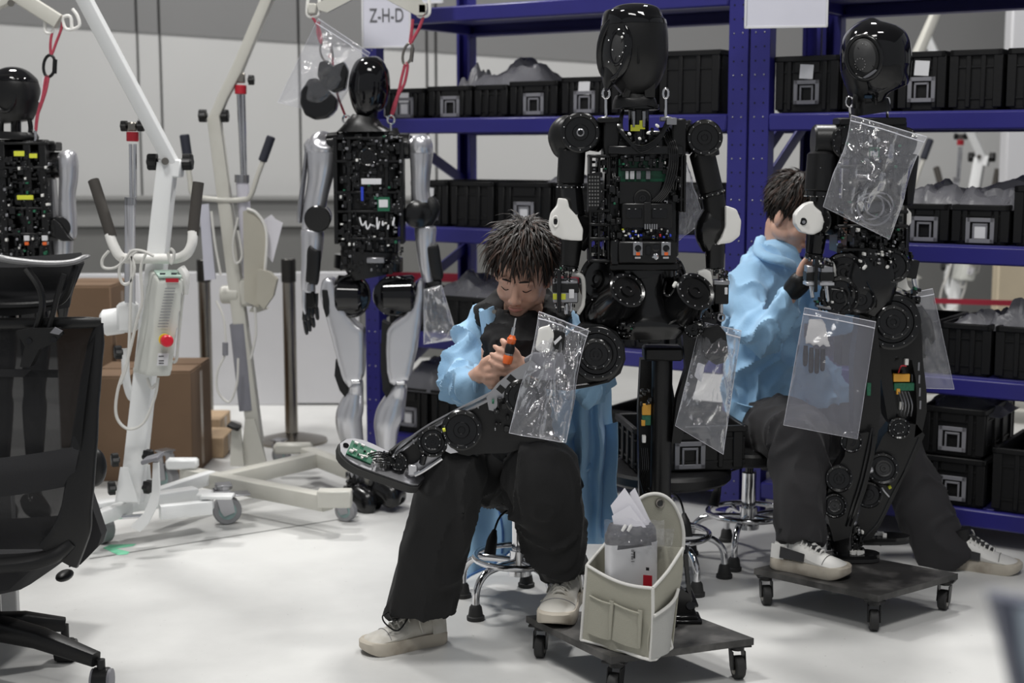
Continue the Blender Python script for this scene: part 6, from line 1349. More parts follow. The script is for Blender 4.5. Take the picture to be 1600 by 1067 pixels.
def shoe(root, heel, yaw, up, sole, lace, L=.285, dark=None, lift=0.0, accent=None):
    # heel: ground point at the back of the sole, yaw: direction of the toe
    heel = V(heel); M4 = Matrix.Translation(heel)@Matrix.Rotation(yaw, 4, 'Z')@Matrix.Rotation(-lift, 4, 'Y')@Matrix.Diagonal((1, 1, 1.18, 1))
    f = L/.285
    sec = [(0.004, .012, .03, .05), (.02, .031, .055, .072), (.05, .036, .065, .085), (.085, .037, .062, .09), (.12, .040, .05, .078), (.16, .045, .04, .062), (.2, .049, .032, .05), (.24, .046, .027, .042), (.265, .035, .022, .034), (.281, .014, .012, .02)]
    m = MB(); rs = []
    P_ = spline([V((a*f, b, c)) for a, b, c, d in sec], 4); Q_ = spline([V((0, d, 0)) for a, b, c, d in sec], 4)
    for p, q in zip(P_, Q_):
        h = q.y-.018; b = max(p.y, .002); ring = []
        for j in range(22):
            a = 2*PI*j/22; co, si = math.cos(a), math.sin(a)
            y = b*math.copysign(abs(co)**.75, co); z = .018+h/2+h/2*math.copysign(abs(si)**.8, si)
            if si > 0: y *= 1-.42*si
            ring.append(V((p.x, y*.97, z)))
        rs.append(ring)
    s = thing_part(root, 'shoe', m.rings(rs).xf(M4), up)
    oc = lambda t: (.036+.012*math.sin(PI*min(1, max(0, (t-.35)/.9))))*min(1, math.sqrt(max(0, 1-(1-min(t/.12, 1))**2)))*(math.sqrt(max(0, 1-((t-.8)/.2)**2)) if t > .8 else 1)
    ts = [i/32 for i in range(33)]
    pl = [(-.002+t*L*1.01, oc(t)*1.08+.0005) for t in ts]+[(-.002+t*L*1.01, -oc(t)*1.08-.0005) for t in reversed(ts[1:-1])]
    sm = MB(); zs = [(0, .97), (.004, 1), (.026, 1), (.03, .96)]
    sm.rings([[V((L/2+(x-L/2)*k_, y*k_, z+(.012*max(0, (x/L-.8)/.2)**2 if z < .02 else .004*max(0, (x/L-.8)/.2)))) for x, y in pl] for z, k_ in zs]); sm.xf(M4)
    obj('sole', sm, sole, s)
    obj('sock', MB().loft([((.06*f, 0, .05), .028, .034, 2.2), ((.062*f, 0, .1), .03, .034, 2.2), ((.06*f, 0, .108), .03, .034, 2.2)], 18, up=(1, 0, 0)).xf(M4), black_p, s)
    def arc(x, b, h, a0=.12, a1=PI-.12):
        return [V((x*f, b*1.01*math.copysign(abs(math.cos(a))**.75, math.cos(a))*(1-.42*math.sin(a)), .018+h/2+(h/2+.0008)*math.sin(a)**.8)) for a in [a0+(a1-a0)*i/14 for i in range(15)]]
    for x, b_, h_ in ((.205, .0485, .031), (.075, .0365, .073)): obj('seam', MB().tube(arc(x, b_, h_), .0009, 5).xf(M4), rubber if not dark else dark, s)
    # tongue, laces, eyelet panels
    top = lambda x, y: .0 if False else (.088-(x-.085)*.36 if x > .085 else .09)
    tg = MB().loft([((.07*f, 0, .1), .016, .004, 3), ((.1*f, 0, .094), .018, .004, 3), ((.15*f, 0, .071), .016, .004, 3), ((.18*f, 0, .058), .01, .003, 3)], 14, up=(0, 0, 1), sub=3).xf(M4)
    obj('tongue', tg, dark or up, s)
    lc = MB()
    for i in range(6):
        x = .1+.016*i; z = .093-(x-.09)*.40
        lc.tube([(x*f, -.024, z-.012), (x*f+.003, -.01, z+.003), (x*f+.004, .01, z+.003), (x*f, .024, z-.012)], .0028, 6, sm=3)
        if i < 5: lc.tube([(x*f, -.02, z-.006), (x*f+.008, 0, z+.004), (x*f+.016, .02, z-.012)], .0022, 6, sm=3)
    if lace: lc.tube([(.085*f, .01, .1), (.1*f, .03, .1), (.11*f, .042, .07), (.1*f, .046, .04)], .0022, 6, sm=4)
    obj('laces', lc.xf(M4), lace or up, s)
    for sd in (-1, 1):
        pn = MB().grid(lambda u, v: V(((.085+.085*u)*f, sd*(.0455-.016*v+.004*u), .05+.04*v-.024*u)), 8, 4, .0025*sd)
        if accent: obj('side_panel', MB().grid(lambda u, v: V(((.05+.09*u)*f, sd*(.0445-.006*v+.004*u), .035+.028*v*(1-.3*u))), 8, 3, .003*sd).xf(M4), accent, s)
        hp = MB().grid(lambda u, v: V(((.012+.05*u)*f, sd*(.0335+.006*math.sin(u*1.5)-.006*v), .03+.035*v)), 6, 3, .002*sd); obj('heel_panel', hp.xf(M4), up, s)
    if accent is None:
        obj('side_stripe', MB().tube([(.19*f, -.051, .036), (.14*f, -.049, .03), (.1*f, -.046, .032), (.085*f, -.044, .042), (.12*f, -.047, .04), (.06*f, -.042, .062), (.035*f, -.038, .07)], [.0008, .0028, .0035, .003, .002, .0015, .0006], 6, sm=4).xf(M4), shoe_w, s)
    return s
def thing_part(root, name, mb, m): return obj(name, mb, m, root)
def hand(m, wrist, palm, fingers, thumb, r=.0082):
    w_, p = V(wrist), V(palm); caps(m, [(w_, .023), ((w_+p)/2, .024), (p, .026)])
    for f in fingers:
        f = [V(q) for q in f]; m.loft([((p+f[0])/2, .013, .013), (f[0], .0115, .0115)], 12); 
        rr = [r*1.15, r*1.05, r*.95, r*.8][:len(f)]; caps(m, list(zip(f, rr)), 12)
    t = [V(q) for q in thumb]; caps(m, list(zip([p*.5+t[0]*.5]+t, [.017, .0125, .0105, .0088, .008][:len(t)+1])), 12)
def sheet(fn, nu, nv, th=.003): return MB().grid(fn, nu, nv, th)
def worker_one():
    P = lambda x, y, Y: W(x, y, Y); k = 4.1/FPX
    root = thing('person', 'seated person in light blue smock and black trousers, head bent over an orange screwdriver', 'person', V((P(815, 700, 4.2).x, 4.2, 0)), 'people working on the robots')
    hc = P(817, 425, 4.13); HM = Matrix.Translation(hc)@Matrix.Rotation(-.22, 4, 'Z')@Matrix.Rotation(.1, 4, 'Y')@Matrix.Rotation(.42, 4, 'X')@Matrix.Scale(.97, 4)
    b = head_solid(HM)
    caps(b, [(hc+V((0, .05, -.1)), .055), (P(826, 540, 4.2), .07), (P(832, 640, 4.26), .07), (P(838, 720, 4.3), .11)])
    caps(b, [(P(770, 525, 4.2), .035), (P(732, 596, 4.08), .03), (P(748, 590, 3.94), .024)]); caps(b, [(P(885, 530, 4.2), .035), (P(905, 595, 4.12), .03), (P(860, 588, 4.02), .026), (P(826, 574, 3.95), .024)])
    caps(b, [(P(812, 752, 4.24), .05), (P(712, 748, 3.86), .045), (P(668, 900, 3.9), .04), (P(668, 925, 3.91), .038)])
    caps(b, [(P(860, 750, 4.24), .05), (P(848, 738, 3.86), .045), (P(882, 870, 3.92), .04), (P(884, 885, 3.92), .035)])
    Ya = 3.9
    hand(b, P(742, 590, 3.94), P(754, 583, Ya), [
        [P(760, 568, Ya-.02), P(772, 563, Ya-.04), P(778, 571, Ya-.045), P(770, 577, Ya-.03)],
        [P(763, 577, Ya-.03), P(776, 574, Ya-.05), P(780, 583, Ya-.045), P(770, 588, Ya-.03)],
        [P(763, 588, Ya-.03), P(775, 586, Ya-.045), P(777, 594, Ya-.04), P(768, 598, Ya-.025)],
        [P(761, 597, Ya-.02), P(771, 598, Ya-.035), P(772, 604, Ya-.03), P(765, 605, Ya-.02)]],
        [P(757, 566, Ya-.02), P(767, 559, Ya-.03), P(779, 560, Ya-.035), P(785, 566, Ya-.035)])
    hand(b, P(826, 574, 3.95), P(808, 569, Ya), [
        [P(801, 553, Ya-.03), P(789, 551, Ya-.05), P(779, 546, Ya-.05), P(773, 541, Ya-.045)],
        [P(800, 562, Ya-.035), P(786, 562, Ya-.055), P(776, 558, Ya-.055), P(768, 553, Ya-.05)],
        [P(800, 572, Ya-.035), P(786, 574, Ya-.055), P(775, 570, Ya-.055), P(766, 564, Ya-.05)],
        [P(801, 581, Ya-.03), P(790, 584, Ya-.045), P(781, 582, Ya-.048), P(773, 577, Ya-.045)]],
        [P(806, 553, Ya-.02), P(797, 542, Ya-.045), P(788, 536, Ya-.05), P(785, 532, Ya-.045)])
    obj('body', blob(b, .0042, 2), skin_m, root)
    head_parts(root, HM, 5, hl=.078, vol=1.25, n_cl=1700)
    # hooded top
    h = MB()
    ring = [hc+V((math.cos(a)*.098, .045+math.sin(a)*.085, -.128-.05*max(0, -math.sin(a))+.04*max(0, math.sin(a)))) for a in [2*PI*i/24 for i in range(24)]]
    h.tube(ring, .034, 12, True)
    h.loft([(hc+V((.0, .03, -.165)), .08, .055), (P(812, 530, 4.09), .1, .055), (P(812, 570, 4.1), .095, .055), (P(812, 640, 4.14), .09, .06), (P(815, 700, 4.18), .09, .06)], 24, up=(0, -1, 0), sub=3)
    obj('hooded_top', blob(h, .008, 3, disp=fold(9, .02, 3)), hood_m, root)
    obj('drawstring_eyelet', MB().cyl(P(773, 487, 4.02), P(772, 487, 4.005), .006, n=12), steel, root)
    # smock
    j = MB()
    j.loft([(P(824, 503, 4.21), .11, .075, 2.3), (P(826, 525, 4.21), .15, .1, 2.4), (P(828, 570, 4.22), .16, .118, 2.4), (P(832, 630, 4.26), .16, .125, 2.4), (P(838, 690, 4.3), .165, .135, 2.4), (P(842, 735, 4.32), .17, .14, 2.4)], 32, up=(0, -1, 0), sub=4)
    caps(j, [(P(795, 500, 4.23), .05), (P(768, 506, 4.22), .058), (P(750, 528, 4.21), .066), (P(744, 548, 4.19), .068), (P(728, 582, 4.12), .072), (P(726, 604, 4.05), .068), (P(738, 600, 3.98), .052), (P(746, 592, 3.93), .034)])
    caps(j, [(P(850, 500, 4.23), .05), (P(880, 506, 4.22), .058), (P(893, 526, 4.21), .064), (P(905, 550, 4.2), .066), (P(918, 590, 4.16), .066), (P(905, 602, 4.08), .058), (P(860, 588, 4.02), .046), (P(832, 577, 3.97), .034)])
    sm = blob(j, .0065, 3, disp=fold(7.5, .030, 1, (1, 1, .8)))
    # front opening
    def opening(p):
        x, y = proj(p); return p.y < 4.2 and 770+(y-500)*.02 < x < 850 and y < 600 and p.z > .5
    sm.f = [f for f in sm.f if not all(opening(sm.v[i]) for i in f)]
    used = sorted({i for f in sm.f for i in f}); ix = {i: n for n, i in enumerate(used)}; sm.v = [sm.v[i] for i in used]; sm.f = [tuple(ix[i] for i in f) for f in sm.f]
    obj('smock', sm, coat_m, root)
    obj('lapel', sheet(lambda u, v: P(748+24*u+6*v+3*math.sin(3*v), 478+104*v+10*(1-u)*(1-v), 4.125-.025*math.sin(PI*u)-.02*u), 8, 20, .005), coat_m, root)
    obj('collar', MB().tube([P(760, 478, 4.22), P(752, 482, 4.16), P(762, 498, 4.11), P(776, 530, 4.09), P(778, 580, 4.09)], .009, 8, sm=6, flat=.6), coat_m, root)
    obj('cuff', MB().tube([P(744, 592, 3.94)+V((0, math.cos(a)*.032, math.sin(a)*.034)) for a in [2*PI*i/18 for i in range(18)]], .008, 8, True), coat_m, root)
    # skirt of the smock round the back of the stool
    nz = noise.noise
    def skirt(u, v):
        x = 706+258*u
        yb = (923 if u < .04 else 923-(x-715)*.79 if x < 811 else 847+(x-811)*.05)+8*math.sin(x*.05)
        if x > 880: yb = 852-(x-880)*.2
        yt = 655+10*math.sin(u*9)
        Y = 4.47-.30*max(0, (u-.55)/.45)**1.6+.045*nz(V((u*7, v*1.5, 3)))+.02*math.sin(u*26+v*2)*v
        return P(x+(8*nz(V((u*5, v*3, 0))))*v, yt+(yb-yt)*v, Y)
    obj('smock_skirt', sheet(skirt, 60, 30, .003), coat_m, root, angle=60)
    def side(u, v):
        x0 = 884+28*v; x1 = 952+10*v; x = x0+(x1-x0)*u
        return P(x+(9*nz(V((v*4, u*.6, 5)))+5*math.sin(v*5))*(.3+.7*u), 584+(266)*v, 4.14+.06*v+.10*u*u+.05*nz(V((u*4, v*2, 1)))+.016*math.sin(u*14+4*v))
    obj('smock_side', sheet(side, 24, 40, .003), coat_m, root, angle=60)
    obj('pocket', sheet(lambda u, v: P(904+34*u+3*v, 676+62*v-3*u, 4.155+.03*v+.1*(.35+.5*u)-.012), 8, 10, .004), coat_m, root)
    seam = mat('seam_blue', (.08, .2, .5), .8)
    obj('hem_seam', MB().tube([skirt(.02+.4*t/20, .985)+V((0, -.006, 0)) for t in range(21)], .003, 6), seam, root)
    obj('seam', MB().tube([skirt(.26+.05*t/10, .35+.6*t/10)+V((0, -.006, 0)) for t in range(11)], .003, 6), seam, root)
    # trousers
    t = MB(); U_ = (0, -1, 0)
    def leg(pts): t.loft([(P(x, y, Y), a*k, c*k) for x, y, Y, a, c in pts], 28, sub=5)
    t.sph(P(838, 745, 4.27), (.15, .13, .085))
    caps(t, [(P(812, 750, 4.24), .092), (P(760, 742, 4.02), .088), (P(706, 742, 3.83), .08)])
    t.loft([(P(702, 716, 3.84), .05, .06), (P(700, 730, 3.82), .082, .082), (P(697, 760, 3.82), .088, .085), (P(690, 800, 3.83), .09, .085), (P(680, 850, 3.85), .096, .088), (P(668, 900, 3.87), .1, .09), (P(660, 950, 3.88), .099, .09), (P(659, 964, 3.88), .097, .088)], 30, up=(0, -1, 0), sub=4)
    caps(t, [(P(858, 748, 4.24), .092), (P(850, 735, 4.02), .092), (P(843, 735, 3.83), .09)])
    t.loft([(P(843, 700, 3.84), .06, .06), (P(843, 716, 3.82), .098, .085), (P(846, 750, 3.82), .105, .092), (P(856, 800, 3.85), .094, .086), (P(870, 850, 3.88), .082, .08), (P(884, 893, 3.9), .07, .074), (P(887, 903, 3.9), .066, .07)], 30, up=(0, -1, 0), sub=4)
    obj('trousers', blob(t, .008, 3, disp=fold(6, .024, 5, (1, 1, .5))), pants_m, root)
    # shoes
    h1 = FL(702, 1003, 0)
    sh = shoe(root, V((h1.x-.012, h1.y+.02, 0)), PI+.5, shoe_w, sole_w, shoe_w, .255)
    sh.name = 'shoe'
    obj('black_lace', MB().tube([P(640, 962, 3.86), P(622, 985, 3.84), P(603, 975, 3.84), P(598, 962, 3.84), P(612, 956, 3.86), P(628, 960, 3.88)], .0022, 6, sm=6).tube([P(628, 962, 3.84), P(615, 970, 3.83), P(606, 958, 3.84)], .002, 6, sm=5), black_p, root)
    shoe(root, V((P(893, 940, 3.97).x, 3.985, .111)), -PI/2-.22, shoe_w, sole_w, shoe_w, .275)
    return root
worker_one()
def screwdriver():
    P = lambda x, y, d=0: W(x, y, 3.84+d)
    root = thing('screwdriver', 'orange and black screwdriver held upright under the chin of the seated worker', 'tool', P(794, 560))
    a, b_ = P(792, 569, .0), P(806, 497, .0); q = lambda t: a.lerp(b_, t)
    obj('shaft', MB().cyl(q(.62), q(.8), .0055, .005, n=12).cyl(q(.8), q(1), .0022, n=8), chrome, root)
    obj('handle_cap', MB().lathe(q(.44), q(.63), [(0, .009), (.2, .012), (.6, .0125), (.8, .009), (1, .007)], 18), orange, root)
    obj('grip', MB().lathe(q(.24), q(.45), [(0, .012), (.3, .0135), (.8, .012), (1, .009)], 18), black_p, root)
    obj('band', MB().cyl(q(.2), q(.25), .0115, n=16), silver_d, root)
    obj('handle', MB().lathe(q(0), q(.2), [(0, .008), (.1, .012), (.8, .0135), (1, .011)], 18), orange, root)
screwdriver()
def worker_two():
    P = lambda x, y, Y: W(x, y, Y)
    root = thing('person', 'seated person in light blue smock, face half hidden behind the right robot arm', 'person', V((P(1200, 700, 4.85).x, 4.85, 0)), 'people working on the robots')
    hc = P(1240, 335, 4.86); HM = Matrix.Translation(hc)@Matrix.Rotation(.95, 4, 'Z')@Matrix.Rotation(.55, 4, 'X')@Matrix.Scale(.94, 4)
    b = head_solid(HM, False)
    caps(b, [(HM@V((0, .01, -.08)), .048), (P(1214, 430, 4.9), .05), (P(1192, 560, 4.92), .08), (P(1200, 660, 4.9), .07)])
    caps(b, [(P(1172, 445, 4.82), .035), (P(1190, 515, 4.67), .03), (P(1205, 508, 4.62), .028), (P(1232, 464, 4.6), .026)])
    caps(b, [(P(1240, 440, 4.95), .035), (P(1285, 490, 4.93), .03), (P(1303, 480, 4.88), .026)])
    caps(b, [(P(1195, 685, 4.86), .05), (P(1230, 678, 4.62), .05), (P(1254, 686, 4.42), .045), (P(1252, 800, 4.33), .035), (P(1250, 820, 4.3), .03)])
    caps(b, [(P(1215, 690, 4.92), .05), (P(1300, 672, 4.93), .05), (P(1387, 675, 4.85), .045), (P(1460, 820, 4.75), .04), (P(1470, 840, 4.74), .035)])
    Ya = 4.57
    hand(b, P(1234, 458, 4.6), P(1252, 440, Ya), [
        [P(1258, 424, Ya-.01), P(1266, 412, Ya-.01), P(1274, 406, Ya), P(1281, 408, Ya)],
        [P(1263, 430, Ya-.015), P(1273, 420, Ya-.015), P(1281, 416, Ya), P(1287, 420, Ya)],
        [P(1266, 438, Ya-.015), P(1277, 430, Ya-.015), P(1284, 428, Ya), P(1289, 433, Ya)],
        [P(1266, 447, Ya-.01), P(1276, 442, Ya-.01), P(1282, 441, Ya), P(1286, 446, Ya)]],
        [P(1250, 424, Ya-.02), P(1255, 412, Ya-.02), P(1262, 403, Ya-.02)])
    obj('body', blob(b, .0046, 2), skin_m, root)
    head_parts(root, HM, 9, hl=.06, n_cl=1300)
    g = MB(); caps(g, [(P(1240, 452, 4.59), .034), (P(1250, 441, Ya), .036)]); obj('glove_strap', blob(g, .006, 3), black_p, root)
    j = MB()
    j.loft([(P(1212, 382, 4.9), .06, .055), (P(1210, 402, 4.89), .085, .08), (P(1204, 425, 4.88), .13, .11), (P(1196, 470, 4.9), .135, .135), (P(1192, 540, 4.92), .128, .14), (P(1192, 600, 4.92), .125, .14), (P(1194, 645, 4.92), .135, .15)], 30, up=(0, -1, 0), sub=4)
    caps(j, [(P(1170, 432, 4.83), .068), (P(1168, 480, 4.74), .066), (P(1188, 520, 4.66), .066), (P(1205, 512, 4.61), .058), (P(1222, 482, 4.6), .046), (P(1230, 468, 4.6), .036)])
    caps(j, [(P(1225, 560, 4.95), .09), (P(1275, 600, 4.97), .085), (P(1295, 645, 4.97), .08)]); caps(j, [(P(1235, 430, 4.95), .06), (P(1270, 480, 4.95), .06), (P(1300, 500, 4.9), .055), (P(1305, 470, 4.85), .045)])
    obj('smock', blob(j, .007, 3, disp=fold(6.6, .034, 7, (1, 1, .8))), coat_m, root)
    obj('collar', blob(MB().tube([P(1190, 372, 4.9), P(1186, 392, 4.83), (P(1200, 402, 4.77)), P(1222, 408, 4.76), P(1240, 415, 4.8)], .022, 10, sm=5, flat=.7), .007, 3), coat_m, root)
    obj('smock_flap', sheet(lambda u, v: P(1140+90*u-22*u*v, 625+12*math.sin(3*u)+(30-18*u)*v+50*v*(1-u)**2, 4.76-.02*math.sin(PI*u)+.02*noise.noise(V((u*5, v*3, 2)))), 20, 10, .004), coat_m, root)
    t = MB()
    t.sph(P(1200, 690, 4.9), (.14, .14, .085))
    caps(t, [(P(1190, 675, 4.86), .1), (P(1225, 670, 4.65), .1), (P(1254, 684, 4.43), .088)])
    t.loft([(P(1252, 662, 4.43), .06, .06), (P(1252, 680, 4.41), .086, .085), (P(1250, 720, 4.38), .084, .08), (P(1249, 780, 4.33), .08, .078), (P(1249, 838, 4.29), .078, .076), (P(1249, 852, 4.28), .077, .074)], 28, up=(0, -1, 0), sub=4)
    caps(t, [(P(1210, 690, 4.92), .098), (P(1300, 670, 4.93), .096), (P(1385, 668, 4.86), .085)])
    t.loft([(P(1385, 655, 4.86), .07, .07), (P(1398, 690, 4.85), .085, .08), (P(1424, 750, 4.8), .082, .078), (P(1450, 810, 4.74), .083, .08), (P(1480, 858, 4.7), .09, .084), (P(1495, 876, 4.69), .09, .08)], 28, up=(0, -1, 0), sub=4)
    obj('trousers', blob(t, .009, 3, disp=fold(5.5, .022, 8, (1, 1, .5))), pants_2, root)
    dk = mat('shoe_dark_panel', (.03, .03, .032), .7); w2 = mat('shoe_white_clean', (.72, .71, .68), .5)
    s = shoe(root, V((P(1207, 880, 4.3).x, 4.31, .111)), -.62, w2, sole_w, w2, .25, dk, accent=dk)
    s = shoe(root, V((P(1472, 888, 4.7).x, 4.7, 0)), -.42, w2, sole_w, w2, .25, dk, accent=dk)
worker_two()
# ------------------------------------------------------------ clear bags
def film_bag(label, cs, Ys, bulge, seed, amp=.008, seal=True, m=None, group='clear zip bags hung on the robots', waist=0, nu=40, nv=44):
    c3 = [W(x, y, Y) for (x, y), Y in zip(cs, Ys)]
    ux = (c3[1]-c3[0]).normalized(); dn = (c3[3]-c3[0]).normalized(); nn = ux.cross(dn).normalized()
    if nn.y > 0: nn = -nn
    rn = random.Random(seed)
    cr = []
    for i in range(16):
        cr.append((rn.uniform(0, 1), rn.uniform(0, 1), rn.uniform(0, PI), rn.uniform(.4, 1), rn.uniform(6, 14)))
    def base(u, v, s):
        p = c3[0]*(1-u)*(1-v)+c3[1]*u*(1-v)+c3[2]*u*v+c3[3]*(1-u)*v
        if waist: p = p+ux*((.5-u)*waist*math.sin(PI*min(1, v*1.6))*2*(c3[1]-c3[0]).length)
        e = (max(0, 4*u*(1-u)))**.6*(max(0, 4*v*(1-v)))**.6
        q = V((u*2.2+seed, v*2.6, s*3.1))
        r = (1-abs(noise.noise(q*1.3))*3)*.8+(1-abs(noise.noise(q*2.7+V((3, 3, 3))))*3)*.4
        d = 0
        for cx, cy, an, l_, sh in cr:
            du, dv = u-cx, v-cy; a = du*math.cos(an)+dv*math.sin(an); b_ = -du*math.sin(an)+dv*math.cos(an)
            d += math.exp(-(b_*sh*2.2)**2-(a/l_*1.6)**2)*(1 if an > 1.5 else -1)*.5
        return p+nn*(s*bulge*e+amp*(r*.6+d)*(.25+.75*e))
    root = thing('clear_bag', label, 'bag', c3[0].lerp(c3[1], .5), group)
    mm = m or poly_m
    obj('film', MB().grid(lambda u, v: base(u, v, 1), nu, nv).join(MB().grid(lambda u, v: base(u, v, -1), nu, nv)), mm, root, angle=70)
    if seal:
        for v in (.0, .055): obj('zip_seal', MB().tube([base(i/24, v, 1)+nn*.001 for i in range(25)], .0018 if v else .0012, 6), mat('zip_white', (.7, .7, .76), .3) if 'zip_white' not in MATS else MATS['zip_white'], root)
    ed = MB()
    for pts in ([base(0, i/20, 0) for i in range(21)], [base(1, i/20, 0) for i in range(21)], [base(i/20, 1, 0) for i in range(21)]): ed.tube(pts, .0005, 4)
    obj('edge_weld', ed, MATS['zip_white'] if 'zip_white' in MATS else label_m, root)
    return root, base
def spare(label, P, poly, m, th=.02, group='robot parts inside clear bags', name='robot_cover', bev=.004, extra=None):
    root = thing(name, label, 'part', P(*poly[0]), group)
    obj('shell', blob(MB().slab([P(*q) for q in poly], th), bev, 3), m, root)
    if extra: extra(root)
film_bag('crumpled clear bag on the left hand of the front robot, before the smock', [(842, 487), (920, 517), (884, 692), (795, 677)], (3.83, 3.83, 3.70, 3.70), .022, 2, .02, waist=.05)
Pq = lambda x, y, d=0: W(x, y, 3.79+d)
spare('grey palm cover inside the crumpled clear bag under the left hand of the front robot', Pq, [(818, 560), (835, 550), (862, 548), (880, 552), (884, 575), (872, 592), (845, 594), (826, 585)], grey_m, .02)
spare('white shell piece inside the crumpled clear bag in front of the smock', Pq, [(842, 512), (858, 508), (868, 524), (862, 550), (846, 552), (836, 545)], white_p, .016)
spare('dark shell with a small label inside the crumpled clear bag in front of the smock', Pq, [(866, 514), (884, 520), (880, 548), (866, 552), (862, 530)], black_p, .016, extra=lambda r: obj('print_label', MB().slab([Pq(865, 534, -.012), (Pq(876, 524, -.012)), Pq(878, 528, -.012), Pq(867, 539, -.012)], .001), label_m, r))
film_bag('clear bag hung from the right hand of the front robot, beside the second worker', [(1095, 503), (1158, 517), (1130, 710), (1055, 665)], (3.93, 3.93, 3.88, 3.88), .018, 5, .014)
Pr = lambda x, y, d=0: W(x, y, 3.92+d)
spare('black thumb shaped cover inside the clear bag at the right hand of the front robot', Pr, [(1098, 512), (1122, 506), (1134, 520), (1138, 552), (1132, 566), (1118, 570), (1104, 560), (1096, 540)], black_p, .02)
spare('white sheet piece inside the clear bag at the right hand of the front robot', Pr, [(1090, 565), (1102, 570), (1096, 598), (1084, 588)], label_m, .004, bev=.003)
film_bag('shiny clear film hanging behind the right side of the front robot chest', [(1056, 245), (1070, 250), (1100, 345), (1060, 376)], (3.99, 4.02, 3.99, 3.99), .012, 8, .012, seal=False)
film_bag('large clear bag hung on the neck bolt over the chest of the right robot', [(1330, 180), (1448, 214), (1390, 374), (1286, 323)], (4.29, 4.26, 4.26, 4.28), .03, 11, .02, waist=.04)
Ps = lambda x, y, d=0: W(x, y, 4.28+d)
def coil():
    root = thing('cable_coil', 'coiled dark cable with small parts inside the bag over the right robot chest', 'cable', Ps(1365, 355)); rn = random.Random(3)
    for i in range(6):
        cx, cy = 1365+rn.uniform(-10, 10), 322+rn.uniform(-8, 8); rx, ry = rn.uniform(16, 30), rn.uniform(14, 24)
        obj('loop', MB().tube([Ps(cx+rx*math.cos(a), cy+ry*math.sin(a), rn.uniform(-.004, .004)) for a in [2*PI*k/20 for k in range(20)]], .003, 6, True), black_p if i % 2 else grey_m, root)
coil()
film_bag('flat clear bag with glove shaped parts hung from the left hand of the right robot', [(1257, 481), (1368, 503), (1340, 686), (1224, 664)], (4.33, 4.33, 4.24, 4.24), .022, 14, .006, m=sheet_bag_mat('zip_film', .02, diff=.2, col=(.6, .6, .68), bmp=.2))
Pt = lambda x, y, d=0: W(x, y, 4.327+d-(y-490)*.00047)
spare('white scalloped glove plate inside the flat clear bag of the right robot', Pt, [(1264, 498), (1284, 498), (1290, 506), (1294, 530), (1298, 542), (1290, 542), (1286, 538), (1281, 543), (1276, 538), (1270, 541), (1265, 536), (1258, 538), (1258, 530), (1262, 510)], white_p, .006, bev=.0032)
for i, (x, y0, y1) in enumerate(((1259, 540, 572), (1268, 543, 583), (1277, 545, 584), (1286, 545, 580))):
    o = obj('glove_finger', MB().loft([(Pt(x, y0, .0), .006, .004), (Pt(x-.5, (y0+y1)/2, .0), .008, .005), (Pt(x-1, y1-4, .0), .007, .005), (Pt(x-1, y1, .0), .003, .003)], 12, up=(0, -1, 0), sub=3), grey_m if 0 else black_p)
    tag(o, 'black glove finger in the flat clear bag, %s below the white plate' % ('leftmost', 'second from left', 'third from left', 'rightmost')[i], 'glove', 'glove fingers in the flat clear bag')
film_bag('clear bag hung from the right hand of the right robot before the rack', [(1425, 457), (1457, 451), (1491, 608), (1425, 606)], (4.44, 4.44, 4.44, 4.44), .015, 17, .005, m=MATS.get('zip_film') or poly_m)
spare('black hand cover inside the clear bag at the right hand of the right robot', lambda x, y, d=0: W(x, y, 4.445+d), [(1428, 480), (1440, 476), (1456, 500), (1462, 530), (1455, 540), (1445, 515), (1446, 560), (1430, 562)], black_p, .012)
film_bag('clear bag tied over the right hand of the silver shelled robot', [(662, 452), (690, 445), (716, 530), (662, 538)], (5.42, 5.42, 5.44, 5.44), .03, 20, .007, seal=False)
film_bag('clear zip bag with black pads hanging from the left hook of the spreader bar', [(497, 29), (578, 83), (520, 182), (434, 160)], (5.46, 5.46, 5.44, 5.44), .04, 23, .012)
for i, (pts, s_) in enumerate((([(500, 98), (512, 94), (522, 104), (538, 96), (545, 110), (540, 140), (524, 146), (506, 136), (497, 118)], 'upper ribbed black pad inside the hanging zip bag above the silver robot arm'),
                              ([(472, 142), (484, 124), (496, 122), (512, 140), (528, 156), (526, 172), (512, 185), (494, 188), (478, 180), (470, 160)], 'lower cup shaped black pad at the bottom of the hanging zip bag'))):
    spare(s_, lambda x, y, d=0: W(x, y, 5.45+d), pts, black_s, .07, name='foam_pad', bev=.006, group='black pads in the hanging zip bag')
